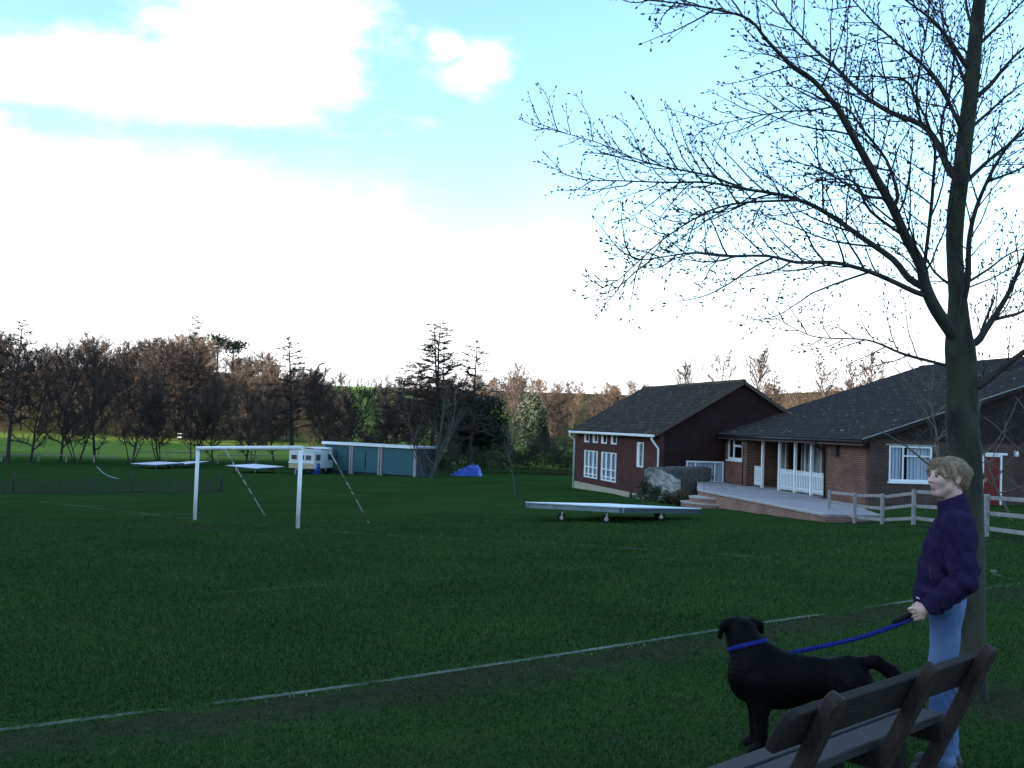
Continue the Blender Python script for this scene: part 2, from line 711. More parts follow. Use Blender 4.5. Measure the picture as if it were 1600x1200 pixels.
thin = gmath('MULTIPLY', gmap(gnoise(.9, 8, None, .65), .52, .70), .45)
c = gmix(thin, c, (.030, .031, .018))
litter = gmix(gmap(gnoise(.4, 6), .35, .65), (.040, .030, .020), (.060, .048, .028))
c = gmix(attr('litter'), c, litter)
l.new(c, p.inputs['Base Color'])
bu = n.new('ShaderNodeBump')
bu.inputs['Strength'].default_value = .9
bu.inputs['Distance'].default_value = .05
l.new(gmath('ADD', gnoise(14, 5), gmath('MULTIPLY', gnoise(3.0, 5), 1.5)), bu.inputs['Height'])
l.new(bu.outputs[0], p.inputs['Normal'])
tag(obj('ground', me, gm), kind='structure')

# painted lines: thin worn strips lying on the turf
pm = bpy.data.materials.new('worn_line_paint')
pm.use_nodes = True
t = pm.node_tree
n, l = t.nodes, t.links
p = n['Principled BSDF']
p.inputs['Base Color'].default_value = (.62, .66, .66, 1)
p.inputs['Roughness'].default_value = .9
co = n.new('ShaderNodeTexCoord')
al = gmap(gmath('ADD', gmath('MULTIPLY', gnoise(22, 5), .6), gmath('MULTIPLY', gnoise(1.1, 5), 1.3)),   .80, 1.34)
l.new(gmath('MULTIPLY', al, attr('amount')), p.inputs['Alpha'])


def strip(name, pts, w, amount):
    P = []
    for a_, b_ in zip(pts[:-1], pts[1:]):
        k = max(2, int((b_ - a_).length / .25))
        P += [a_.lerp(b_, i / k) for i in range(k)]
    P.append(pts[-1])
    V, Fq = [], []
    for i, q in enumerate(P):
        tdir = (P[min(i + 1, len(P) - 1)] - P[max(0, i - 1)])
        s = Vector((-tdir.y, tdir.x, 0)).normalized()
        for k in (-1, 1):
            x, y = q.x + s.x * k * w / 2, q.y + s.y * k * w / 2
            V.append((x, y, gzf(x, y) + .024))
    for i in range(len(P) - 1):
        Fq.append((2 * i, 2 * i + 1, 2 * i + 3, 2 * i + 2))
    me = np_mesh(name, V, [np.array(Fq)])
    at_ = me.attributes.new('amount', 'FLOAT', 'POINT')
    at_.data.foreach_set('value', np.full(len(V), amount, np.float32))
    return tag(obj(name, me, pm), kind='structure')


strip('touchline', lines_w[0], .08, .26)
strip('goal_line', lines_w[1], .11, .20)
strip('penalty_area_line', lines_w[2], .11, .07)
strip('corner_arc', lines_w[3], .08, .8)

# short turf blades over the near field
rg = np.random.default_rng(3)
NB = 600000
yy = 3.0 + 36 * rg.random(NB) ** 1.75
xx = (rg.random(NB) * 2 - 1) * (.53 * yy + 1.9) - .5
wv = wear(xx, yy)
patch = .5 + .5 * np.sin(xx * 2.1 + 1.7 * np.sin(yy * 1.3)) * np.sin(yy * 1.9 + np.sin(xx * 1.1))
keep = rg.random(NB) > np.clip(wv * 1.15 + .10 * (patch > .8), 0, .88) * (.6 + .4 * patch)
xx, yy, wv, patch = xx[keep], yy[keep], wv[keep], patch[keep]
# white painted blades along the near line
dl, _ = line_dist(xx, yy, lines_w[0])
paint = (dl < .05) * (rg.random(len(xx)) < .22) * (np.sin(xx * 1.9) * np.sin(xx * .83 + 1) > -.05)
zz = gz(xx, yy)
zz = zz + (.010 * np.sin(xx * 3.1 + 1.3 * np.sin(yy * 1.7)) * np.sin(yy * 2.3 + xx) + .014 * np.sin(xx * .9 + .7) * np.sin(yy * 1.1 + .4 * xx))
nb = len(xx)
h = (.011 + .019 * rg.random(nb)) * (1 - .45 * wv) * (.75 + .5 * patch) + .0006 * yy
w = (.0026 + .0009 * yy) * smooth(39.5, 26, yy)
h = h * (.35 + .65 * smooth(38, 22, yy))
h = np.where(paint, h * .6, h)
w = np.where(paint, w * .6, w)
an = rg.random(nb) * 2 * np.pi
le = (rg.random((nb, 2)) - .5) * 1.3 * h[:, None]
V = np.zeros((nb, 3, 3))
V[:, 0] = np.stack([xx - np.cos(an) * w, yy - np.sin(an) * w, zz - .004], -1)
V[:, 1] = np.stack([xx + np.cos(an) * w, yy + np.sin(an) * w, zz - .004], -1)
V[:, 2] = np.stack([xx + le[:, 0], yy + le[:, 1], zz + h], -1)
me = np_mesh('grass', V.reshape(-1, 3), [np.arange(nb * 3).reshape(-1, 3)])
tone = np.repeat(np.clip(.5 + .28 * rg.standard_normal(nb) + .25 * (patch - .5), 0, 1), 3)
a = me.attributes.new('tone', 'FLOAT', 'POINT')
a.data.foreach_set('value', tone.astype(np.float32))
a = me.attributes.new('paint', 'FLOAT', 'POINT')
a.data.foreach_set('value', np.repeat(paint, 3).astype(np.float32))
bmt = bpy.data.materials.new('grass_blade')
bmt.use_nodes = True
t = bmt.node_tree
n, l = t.nodes, t.links
p = n['Principled BSDF']
p.inputs['Roughness'].default_value = .8
p.inputs['Specular IOR Level'].default_value = .15
co = n.new('ShaderNodeTexCoord')
c = gmix(attr('tone'), (.0215, .060, .0138), (.042, .100, .022))
c = gmix(gmath('MULTIPLY', gmap(gnoise(2.2, 7), .5, .7), .55), c, (.055, .062, .022))
c = gmix(gmath('MULTIPLY', gmap(gnoise(.5, 7), .4, .65), .45), c, (.0135, .034, .0095))
c = gmix(attr('paint'), c, (.30, .37, .33))
l.new(c, p.inputs['Base Color'])
tag(obj('grass', me, bmt), kind='stuff')

# ------------------------------------------------------------------ buildings
class Frame:
    """local frame of a building: X along the front, Y outwards from the front, Z up"""

    def __init__(self, o, ux):
        self.o = Vector(o)
        u = Vector((ux[0], ux[1], 0)).normalized()
        self.u = u
        self.n = Vector((-u.y, u.x, 0))
        self.rz = math.atan2(u.y, u.x)

    def loc(self, p):
        r = Vector(p) - self.o
        return Vector((r.dot(self.u), r.dot(self.n), r.z))

    def pix(self, px, py, axis, val):
        """local point where the pixel ray meets the local plane axis=val"""
        v = _F + (px - 800) / FPX * _R - (py - 600) / FPX * _U
        nn = self.u if axis == 'x' else self.n if axis == 'y' else Vector((0, 0, 1))
        q = self.o + nn * val
        t_ = (q - CAMP).dot(nn) / v.dot(nn)
        return self.loc(CAMP + v * t_)


class Face:
    """wall plane: a runs along the wall, o outwards"""

    def __init__(self, f):
        self.f = f

    def box(self, mb, a0, a1, z0, z1, o0, o1):
        f = self.f
        a0, a1 = min(a0, a1), max(a0, a1)
        return mb.hexa([f(a0, o0, z0), f(a1, o0, z0), f(a1, o1, z0), f(a0, o1, z0), f(a0, o0, z1), f(a1, o0, z1), f(a1, o1, z1), f(a0, o1, z1)])


def front(y0=0):
    return Face(lambda a, o, z: (a, y0 + o, z))


def side(x0=0):
    return Face(lambda a, o, z: (x0 - o, -a, z))


def wall(mb, face, a0, a1, z0, z1, holes=(), th=.26):
    A = sorted({a0, a1, *[h[0] for h in holes], *[h[1] for h in holes]})
    Z = sorted({z0, z1, *[h[2] for h in holes], *[h[3] for h in holes]})
    for i in range(len(A) - 1):
        j = 0
        while j < len(Z) - 1:
            def hole(jj):
                ca, cz = (A[i] + A[i + 1]) / 2, (Z[jj] + Z[jj + 1]) / 2
                return any(h[0] < ca < h[1] and h[2] < cz < h[3] for h in holes)
            if hole(j):
                j += 1
                continue
            k = j
            while k + 1 < len(Z) - 1 and not hole(k + 1):
                k += 1
            face.box(mb, A[i], A[i + 1], Z[j], Z[k + 1], -th, 0)
            j = k + 1


def window(parent, face, a0, a1, z0, z1, vbars=(), hbars=(), fw=.07, fz=None, fl=None, bz=None, mat=None, sill=True, curtain=None, o=-.06, name='window', slips=0, cmat=None, bw=None):
    """vbars: along positions 0..1; hbars: list of (z frac, from frac, to frac)"""
    mat = mat or upvc
    bw = bw or fw * .8
    fz = fz or fw
    fl = fl or fw
    bz = bz or bw
    a0, a1 = min(a0, a1), max(a0, a1)
    root = None
    m = MB()
    t_ = .07
    face.box(m, a0, a0 + fw, z0, z1, o, o + t_)
    face.box(m, a1 - fl, a1, z0, z1, o, o + t_)
    face.box(m, a0 + fw, a1 - fl, z0, z0 + fz * 1.3, o + .002, o + t_ - .002)
    face.box(m, a0 + fw, a1 - fl, z1 - fz, z1, o + .002, o + t_ - .002)
    for v in vbars:
        c_ = a0 + (a1 - a0) * v
        face.box(m, c_ - bw / 2, c_ + bw / 2, z0 + fz, z1 - fz, o + .006, o + t_ - .006)
    for zf, f0, f1 in hbars:
        c_ = z0 + (z1 - z0) * zf
        face.box(m, max(a0 + fw, a0 + (a1 - a0) * f0), min(a1 - fw, a0 + (a1 - a0) * f1), c_ - bz / 2, c_ + bz / 2, o + .010, o + t_ - .010)
    root = m.build(name, mat, parent)
    g = MB()
    face.box(g, a0 + fw * .5, a1 - fl * .5, z0 + fz * .5, z1 - fz * .5, o + .026, o + .032)
    g.build('pane', glass, root)
    if sill:
        g = MB()
        face.box(g, a0 - .06, a1 + .06, z0 - .07, z0 - .003, -.12, .07)
        g.build('sill', mat, root)
    if curtain:
        g = MB()
        rr = random.Random(int(abs(a0) * 100))
        for c0, c1 in curtain:
            b0, b1 = a0 + (a1 - a0) * c0, a0 + (a1 - a0) * c1
            k = max(4, int((b1 - b0) / .07))
            for i in range(k):
                d_ = o - .035 - .03 * (i % 2) - .012 * rr.random()
                face.box(g, b0 + (b1 - b0) * i / k, b0 + (b1 - b0) * (i + .94) / k, z0 + .05, z1 - .03, d_ - .02, d_)
        g.build('curtain', cmat or blind_m, root)
    return root


def tile_roof(name, parent, frame, p00, ua, us, La, Ls, tw, th, mat, wave=.018, lift=.028, seed=1, skip=0):
    """interlocking tiles: rows of waves along ua climbing along us from the eave corner p00 (all local)"""
    ua, us = Vector(ua).normalized(), Vector(us).normalized()
    nn = ua.cross(us)
    if nn.z < 0:
        nn = -nn
    rr = np.random.default_rng(seed)
    rows = int(round(Ls / th))
    cols = int(round(La / tw)) * 4
    prof = np.tile(np.array([0, 1, .35, 0]) * wave, cols // 4 + 1)[:cols + 1]
    ai = np.linspace(0, La, cols + 1)
    V, Fq = [], []
    ua_, us_, nn_, p_ = (np.array(q) for q in (ua, us, nn, Vector(p00)))
    base = 0
    for r in range(skip, rows):
        s0, s1 = Ls * r / rows, Ls * (r + 1) / rows
        jit = np.repeat(rr.normal(0, .004, cols // 4 + 1), 4)[:cols + 1]
        lo = p_ + ai[:, None] * ua_ + s0 * us_ + (prof + lift + jit)[:, None] * nn_
        hi = p_ + ai[:, None] * ua_ + s1 * us_ + (prof + jit * .5)[:, None] * nn_
        bt = p_ + ai[:, None] * ua_ + s0 * us_ + (prof - .012)[:, None] * nn_
        V += [bt, lo, hi]
        i = np.arange(cols)
        m_ = cols + 1
        for q in (0, 1):
            Fq.append(np.stack([base + q * m_ + i, base + q * m_ + i + 1, base + (q + 1) * m_ + i + 1, base + (q + 1) * m_ + i], -1))
        base += 3 * m_
    me = np_mesh(name, np.concatenate(V), [np.concatenate(Fq)])
    return obj(name, me, mat, parent)


def downpipe(parent, pts, r, mat):
    MB().tube(pts, r, 8).build('downpipe', mat, parent)


# ---------------- pavilion (brick clubhouse on the right)
c0 = at(1358, 760, 40.5)
PZ = -.96
PF = Frame((c0.x, c0.y, PZ), (-.182, .983))
pav = thing('clubhouse', 'long brick pavilion with a low dark tiled roof, white posted porch and red door', 'building', PF.o, PF.rz)
LEN = PF.pix(1127, 720, 'y', 0).x
EZ = 2.62
fx = lambda px, py=730: PF.pix(px, py, 'y', 0).x
sx = lambda px, py=730: -PF.pix(px, py, 'x', 0).y
SPAN = 11.7
f0, s0 = front(), side()
# front wall: left block, recess, right block
xa, xb = fx(1171), fx(1290)          # porch recess between these
wl0, wl1 = fx(1137, 700), fx(1160, 700)
wz0, wz1 = PF.pix(1148, 719, 'y', 0).z, PF.pix(1148, 685, 'y', 0).z
mb = MB()
wall(mb, f0, xa, LEN, -1.5, EZ, [(wl1, wl0, wz0, wz1)])
mb.build('front_wall', brick_red, pav)
mb = MB()
wall(mb, f0, .26, xb, -1.5, EZ)
mb.build('front_wall', brick_red, pav)
REC = 1.45
rb = front(-REC)
lx = lambda px, py=730: PF.pix(px, py, 'y', -REC).x
dz0 = 0
dx0, dx1 = lx(1255, 720), lx(1231, 720)
ww = [(lx(1284, 715), lx(1257, 715), .78, 2.35), (lx(1228.5, 715), lx(1218.5, 715), .82, 2.35)]
mb = MB()
wall(mb, rb, xb - .3, xa + .3, -1.5, EZ - .02, [(dx0, dx1, .0, 2.38), *ww])
mb.build('porch_back_wall', brick_red, pav)
mb = MB()
mb.box(xb - .26, xb - .001, -REC, -.261, -1.5, EZ - .03)
mb.build('porch_end_wall', brick_red, pav)
mb = MB()
mb.box(xa + .001, xa + .26, -REC, -.261, -1.5, EZ - .03)
mb.build('porch_end_wall', brick_red, pav)
mb = MB()
mb.box(xb, xa, -REC + .001, -.05, EZ - .02, EZ + .02)
mb.build('porch_ceiling', M('porch_soffit', (.20, .19, .18)), pav)
# side wall
sw0, sw1 = sx(1389, 725), sx(1456, 725)
swz0, swz1 = PF.pix(1420, 753, 'x', 0).z, PF.pix(1420, 697, 'x', 0).z
rd0, rd1 = sx(1534.5, 750), sx(1565.5, 750)
rdz1 = PF.pix(1550, 711, 'x', 0).z
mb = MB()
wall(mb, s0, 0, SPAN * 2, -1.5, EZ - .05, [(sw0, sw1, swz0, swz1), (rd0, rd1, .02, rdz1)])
mb.build('side_wall', brick_mat('shaded_brown_brick', (.088, .046, .035), (.058, .031, .026), (.105, .088, .078)), pav)  # darker copy of the front brick, the side wall's shade painted in
RISE = 3.95
mb = MB()
for i in range(26):      # dark horizontal boards filling the gable
    z0_, z1_ = EZ - .05 + RISE * i / 26, EZ - .05 + RISE * (i + 1) / 26
    k0, k1 = (z0_ - EZ + .05) / RISE * SPAN, (z1_ - EZ + .05) / RISE * SPAN
    o_ = .05
    mb.hexa([(-o_ - .012, -k0, z0_), (-o_ - .012, -2 * SPAN + k0, z0_), (-.001, -2 * SPAN + k0, z0_), (-.001, -k0, z0_),
             (-o_ + .008, -k0 - .01, z1_ + .01), (-o_ + .008, -2 * SPAN + k0 + .01, z1_ + .01), (-.001, -2 * SPAN + k0, z1_ + .01), (-.001, -k0, z1_ + .01)])
mb.build('gable_boarding', dark_timber, pav)
mb = MB()
mb.hexa([(LEN - .26, -.27, -1.5), (LEN, -.27, -1.5), (LEN, -2 * SPAN, -1.5), (LEN - .26, -2 * SPAN, -1.5), (LEN - .26, -.27, EZ), (LEN, -.27, EZ), (LEN, -2 * SPAN, EZ), (LEN - .26, -2 * SPAN, EZ)])
mb.prism([(LEN - .02, 0, EZ), (LEN - .02, -2 * SPAN, EZ), (LEN - .02, -SPAN, EZ + RISE)], -.22, (1, 0, 0))
mb.box(0, LEN, -2 * SPAN - .26, -2 * SPAN, -1.5, EZ)
mb.build('far_wall', brick_red, pav)
MB().box(.3, LEN - .3, -2 * SPAN + .2, -.3 if False else -REC - .3, -.05, .0).build('floor', interior_m, pav)
# roof
OV, VG = .55, .35
sl = Vector((0, -SPAN, RISE))
un = sl.normalized()
Ls = sl.length + OV
eave = Vector((-VG, 0, EZ + .05)) - un * OV
La = LEN + VG + .45
roof = MB()
up = Vector((0, RISE, SPAN)).normalized()
e2 = Vector((-VG, -2 * SPAN, EZ + .05)) + Vector((0, -un.y * -1, 0)) * 0
for sgn in (1,):
    a_ = eave
    b_ = eave + un * Ls
    q = Vector((La, 0, 0))
    roof.hexa([a_ - up * .10, a_ - up * .10 + q, b_ - up * .10 + q, b_ - up * .10, a_ - up * .015, a_ - up * .015 + q, b_ - up * .015 + q, b_ - up * .015])
    un2 = Vector((0, -un.y, un.z))
    up2 = Vector((0, -up.y, up.z))
    a2 = Vector((-VG, -2 * SPAN, EZ + .05)) - un2 * OV
    b2 = a2 + un2 * Ls
    roof.hexa([a2 - up2 * .10, a2 - up2 * .10 + q, b2 - up2 * .10 + q, b2 - up2 * .10, a2 - up2 * .015, a2 - up2 * .015 + q, b2 - up2 * .015 + q, b2 - up2 * .015])
rf = roof.build('roof', tile_m, pav)
TH, TW = .31, .30
tl = tile_roof('roof_tiling', rf, PF, eave, (1, 0, 0), un, La, Ls, TW, TH, tile_m, .03, .03, 4, skip=1)
tl['kind'] = 'stuff'
tl2 = tile_roof('far_slope_tiling', rf, PF, a2, (1, 0, 0), un2, La, Ls, TW * 2, TH * 2, tile_m, .03, .03, 5)
tl2['kind'] = 'stuff'
ncol = int(round(La / TW))
tme = None
rows_ = int(round(Ls / TH))
for i in range(ncol):       # the eave course, tile by tile
    if tme is None:
        m_ = MB()
        w_ = La / ncol
        pr = [(0, 0), (.25, .03), (.5, .0105), (.75, 0), (1, 0)]
        h_ = Ls / rows_
        for k in range(4):
            x0_, x1_ = pr[k][0] * w_ + (.004 if k == 0 else 0), pr[k + 1][0] * w_ - (.004 if k == 3 else 0)
            z0_, z1_ = pr[k][1], pr[k + 1][1]
            pa = []
            for dz in (-.012, .031):
                for xx_, zz_, s_ in ((x0_, z0_, -.02), (x1_, z1_, -.02), (x1_, z1_, h_), (x0_, z0_, h_)):
                    pa.append(Vector((xx_, 0, 0)) + un * s_ + up * (zz_ + dz - (0 if s_ < 0 else .024)))
            m_.hexa(pa)
        tme = m_.mesh('roof_tile')
        tme.materials.append(tile_m)
    o = bpy.data.objects.new('roof_tile', tme)
    link(o, rf)
    o.location = eave + Vector((La * i / ncol, 0, 0))
rid = MB()
for i in range(int(La / .45)):
    x_ = -VG + .45 * i
    p_ = eave + un * Ls
    rid.tube([(x_, p_.y, p_.z - .02), (x_ + .435, p_.y, p_.z - .02)], [.13, .125], 8)
rid.build('ridge_capping', tile_m, rf)
vg = MB()
vg.bar(eave + un * .0 + Vector((-.02, 0, 0)) - up * .055, eave + un * Ls + Vector((-.02, 0, 0)) - up * .055, .035, .15, up)
vg.bar(a2 + Vector((-.02, 0, 0)) - up2 * .055, b2 + Vector((-.02, 0, 0)) - up2 * .055, .035, .15, up2)
vg.build('bargeboard', dark_timber, rf)
vc = MB()
vc.bar(eave + Vector((-.025, 0, 0)) + up * .045, eave + un * Ls + Vector((-.025, 0, 0)) + up * .045, .06, .030, up)
vc.build('verge_strip', verge_m, rf)
g = MB()
yg = eave.y + .04
g.tube([(-VG, yg, eave.z - .07), (La - VG, yg, eave.z - .07)], .06, 8)
g.build('gutter', black_plastic, pav)
g = MB()
g.box(-VG + .05, La - VG - .05, eave.y - .06, eave.y - .03, eave.z - .22, eave.z - .02)
g.build('fascia', M('brown_fascia', (.10, .055, .045), rough=.6), pav)
g = MB()
g.box(-VG + .06, La - VG - .06, .002, eave.y - .062, EZ - .16, EZ - .13)
g.build('soffit', dark_timber, pav)
for px in (1163.0, 1291.0):
    x_ = fx(px)
    downpipe(pav, [(x_, yg - .02, eave.z - .12), (x_, yg - .05, eave.z - .28), (x_, .09, eave.z - .55), (x_, .07, .02)], .042, black_plastic)
# windows and doors
window(pav, f0, wl1, wl0, wz0, wz1, (.62,), ((.66, 0, .62),), fw=.10, bw=.11, o=-.09)
window(pav, s0, sw0, sw1, swz0, swz1, (.33,), ((.72, .33, 1),), fw=.07, curtain=[(.02, .31), (.45, .98)], cmat=blind_m, o=-.07)
mb = MB()
s0.box(mb, sw0 - .16, sw1 + .12, swz1 + .004, swz1 + .07, -.02, .02)
mb.build('lintel', verge_m, pav)
for i, (a0_, a1_, z0_, z1_) in enumerate(ww):
    window(pav, rb, a0_, a1_, z0_, z1_, (.5,) if i == 0 else (), (), fw=.08, curtain=[(.02, .98)], cmat=curtain_m, o=-.05)
# glazed double doors in the porch
dr = MB()
rb.box(dr, dx0, dx0 + .08, 0, 2.38, -.12, -.04)
rb.box(dr, dx1 - .08, dx1, 0, 2.38, -.12, -.04)
rb.box(dr, dx0 + .08, dx1 - .08, 2.28, 2.38, -.118, -.042)
dfr = dr.build('door_frame', dark_timber, pav)
dm = (dx0 + dx1) / 2
for a0_, a1_ in ((dx0 + .085, dm - .004), (dm + .004, dx1 - .085)):
    d_ = MB()
    rb.box(d_, a0_, a0_ + .11, .01, 2.27, -.10, -.055)
    rb.box(d_, a1_ - .11, a1_, .01, 2.27, -.10, -.055)
    rb.box(d_, a0_ + .11, a1_ - .11, .01, .28, -.098, -.057)
    rb.box(d_, a0_ + .11, a1_ - .11, 2.15, 2.27, -.098, -.057)
    leaf = d_.build('glazed_door', dark_timber, pav)
    d_ = MB()
    rb.box(d_, a0_ + .10, a1_ - .10, .27, 2.16, -.082, -.074)
    d_.build('pane', glass, leaf)
    d_ = MB()
    rb.box(d_, a0_ + .12, a0_ + .12 + (a1_ - a0_) * .45, .25, 2.2, -.17, -.15)
    d_.build('curtain', M('pale_curtain', (.50, .55, .58)), leaf)
d_ = MB()
rb.box(d_, ww[0][0], ww[0][1], .05, .69, .003, .03)
d_.build('timber_panel', dark_timber, pav)
# red side door
d_ = MB()
s0.box(d_, rd0 - .0, rd0 + .07, .02, rdz1, -.10, .01)
s0.box(d_, rd1 - .07, rd1, .02, rdz1, -.10, .01)
s0.box(d_, rd0 + .07, rd1 - .07, rdz1 - .07, rdz1, -.098, .008)
s0.box(d_, rd0 - .16, rd1 + .22, rdz1 + .004, rdz1 + .09, -.02, .03)
s0.box(d_, rd0 - .05, rd1 + .05, -.03, .018, -.1, .08)
d_.build('door_frame', upvc, pav)
d_ = MB()
s0.box(d_, rd0 + .073, rd1 - .073, .022, rdz1 - .073, -.08, -.035)
dd = d_.build('red_door', red_door_m, pav)
d_ = MB()
s0.box(d_, rd0 + .13, rd0 + .17, 1.0, 1.14, -.034, .0)
d_.build('handle', M('steel', (.5, .5, .5), rough=.3, metal=1), dd)
lx_, lz_ = sx(1585, 709), PF.pix(1585, 709, 'x', 0).z
d_ = MB()
d_.lathe([(.02, -.13), (.09, -.10), (.10, .0), (.08, .09), (.03, .12)], (-.11, -lx_, lz_), 12)
s0.box(d_, lx_ - .03, lx_ + .03, lz_ - .03, lz_ + .03, 0, .05)
d_.build('wall_lamp', upvc, pav)
vx, vz = fx(1307.5, 702), PF.pix(1307.5, 702, 'y', 0).z
d_ = MB()
f0.box(d_, vx - .22, vx + .22, vz - .26, vz + .20, .002, .16)
f0.box(d_, vx - .25, vx + .25, vz + .20, vz + .25, .0, .19)
d_.build('vent_box', M('brown_vent', (.06, .035, .03), rough=.7), pav)
# brick pier, porch posts and balustrade
px_ = fx(1168)
MB().box(px_ - .24, px_ + .18, .002, .16, -.2, EZ - .17).build('pier', brick_red, pav)
post_x = [fx(1190, 740), fx(1216.5, 740), fx(1241, 740), fx(1266.5, 740)]
for x_ in post_x:
    MB().box(x_ - .06, x_ + .06, -.10, .02, 0, EZ - .02).build('porch_post', white, pav, .008)
PO = -.04
for a0_, a1_ in ((post_x[0] + .07, post_x[0] + .95), (post_x[2] + .07, post_x[1] - .07), (post_x[3] + .07, post_x[2] - .07), (xb + .03, post_x[3] - .07)):
    r_ = MB()
    r_.box(a0_, a1_, PO - .045, PO - .015, .18, .25)
    r_.box(a0_, a1_, PO - .045, PO - .015, .82, .89)
    bal = r_.build('balustrade', white, pav)
    k = max(2, int(round((a1_ - a0_) / .155)))
    sm_ = None
    for i in range(k):
        if sm_ is None:
            sm_ = MB().box(-.040, .040, PO - .014, PO + .008, .08, 1.02).mesh('slat')
            sm_.materials.append(white)
        o = bpy.data.objects.new('slat', sm_)
        link(o, bal)
        o.location = (a0_ + (a1_ - a0_) * (i + .5) / k, 0, rnd.uniform(-.006, .006))

# ---------------- terrace with paving, brick retaining wall and steps
ter = thing('terrace', 'raised paved terrace with a low brick retaining wall along the clubhouse front', None, PF.o, PF.rz, kind='structure')
del ter['label']
e1 = PF.pix(1277, 802, 'z', 0)
e2_ = PF.pix(1090, 765, 'z', 0)
TY0, TY1 = e1.y, e2_.y           # front edge distance at the near and far ends
TX0, TX1 = e1.x - .3, e2_.x
ty = lambda x: TY0 + (TY1 - TY0) * (x - TX0) / (TX1 - TX0) - max(0, x - TX1) * .36
TXE = LEN + 2.4
m_ = MB()
m_.prism([(TX0, -.0 - REC + .01 if False else .001, -.10), (TX0, ty(TX0) - .28, -.10), (TX1, ty(TX1) - .28, -.10), (TXE, ty(TXE) - .28, -.10), (TXE, .001, -.10)], .055)
m_.box(xb, xa, -REC + .002, -.0, -.10, -.045)
m_.box(LEN + .01, TXE, -1.6, -.001, -.10, -.045)
m_.build('paving_bed', mortar_m, ter)
sl_ = MB().box(-.293, .293, -.293, .293, -.045, 0).mesh('paving_slab', .006)
sl_.materials.append(paving_m)
sl2_ = MB().box(-.293, .293, -.293, .293, -.045, 0).mesh('paving_slab', .006)
sl2_.materials.append(M('darker_paving', (.27, .25, .255), (.21, .20, .205), 3, .9, .3, 25))
x_ = TX0 + .3
while x_ < TXE - .2:
    y_ = ty(x_) - .28 - .31
    while y_ > (-REC + .3 if xb + .3 < x_ < xa - .3 else -1.3 if x_ > LEN + .32 else .28):
        o = bpy.data.objects.new('paving_slab', sl2_ if rnd.random() < .3 else sl_)
        link(o, ter)
        o.location = (x_, y_, rnd.uniform(-.003, .004))
        y_ -= .6
    x_ += .6
m_ = MB()
gl = gzf(*(PF.o + PF.u * 8 + PF.n * 3.8).xy) - PZ
for xA, xB in ((TX0, TX1), (TX1, TXE)):
    m_.hexa([(xA, ty(xA) - .26, gl - 1.0), (xB, ty(xB) - .26, gl - 1.0), (xB, ty(xB) - .02, gl - 1.0), (xA, ty(xA) - .02, gl - 1.0),
             (xA, ty(xA) - .26, -.06), (xB, ty(xB) - .26, -.06), (xB, ty(xB) - .02, -.06), (xA, ty(xA) - .02, -.06)])
m_.box(TX0 - .22, TX0 - .001, .05, ty(TX0) - .02, gl - 1, -.06)
m_.build('retaining_wall', brick_low, ter)
k = int((TXE - TX0) / .6)
for i in range(k):
    a_, b_ = TX0 + (TXE - TX0) * i / k + .004, TX0 + (TXE - TX0) * (i + 1) / k - .004
    m_ = MB()
    m_.hexa([(a_, ty(a_) - .27, -.057), (b_, ty(b_) - .27, -.057), (b_, ty(b_) + .03, -.057), (a_, ty(a_) + .03, -.057),
             (a_, ty(a_) - .27, .004), (b_, ty(b_) - .27, .004), (b_, ty(b_) + .03, .004), (a_, ty(a_) + .03, .004)])
    m_.build('coping_stone', coping_m, ter)
# mowing strip of slabs at the foot of the wall
k = 22
st = [ground_at(px, py) for px, py in ((1136, 795), (1290, 813))]
path = tag(bpy.data.objects.new('path', None), kind='structure')
link(path)
sv = MB()
for i in range(k):
    a_, b_ = st[0].lerp(st[1], (i + .03) / k), st[0].lerp(st[1], (i + .97) / k)
    q = PF.n * -.62
    m_ = MB()
    pz = [gzf(v.x, v.y) + .03 for v in (a_, b_)]
    m_.hexa([(a_.x, a_.y, pz[0] - .1), (b_.x, b_.y, pz[1] - .1), (b_.x + q.x, b_.y + q.y, pz[1] - .1), (a_.x + q.x, a_.y + q.y, pz[0] - .1),
             (a_.x, a_.y, pz[0]), (b_.x, b_.y, pz[1]), (b_.x + q.x, b_.y + q.y, pz[1]), (a_.x + q.x, a_.y + q.y, pz[0])])
    m_.build('edging_slab', paving_m, path)
# half round brick steps at the end of the terrace
_sl = PF.pix(1104, 768, 'z', 0)
sc = PF.o + PF.u * _sl.x + PF.n * (_sl.y - .05)
sc.z = gzf(sc.x, sc.y)
steps = thing('brick_steps', 'curved pink brick steps with pale treads rising to the terrace end', 'steps', sc, PF.rz)
gsl = sc.z
top_h = PZ - gsl
nst = 3
for i in range(nst):
    r_ = 1.38 - .36 * i
    h0, h1 = top_h * i / nst - (.4 if i == 0 else 0), top_h * (i + 1) / nst - .05
    if i == nst - 1:
        continue
    arc = [(r_ * math.sin(a_), r_ * math.cos(a_), h0) for a_ in np.linspace(-math.pi / 2 - .25, math.pi / 2 + .25, 22)]
    MB().prism([(x_, y_ - .25, z_) for x_, y_, z_ in arc] + [(r_, -1.6, h0), (-r_, -1.6, h0)], h1 - h0).build('riser', brick_low, steps)
    arc = [((r_ + .03) * math.sin(a_), (r_ + .03) * math.cos(a_), h1) for a_ in np.linspace(-math.pi / 2 - .25, math.pi / 2 + .25, 22)]
    MB().prism([(x_, y_ - .25, z_) for x_, y_, z_ in arc] + [(r_ + .03, -1.6, h1), (-r_ - .03, -1.6, h1)], .05).build('tread', coping_m, steps)

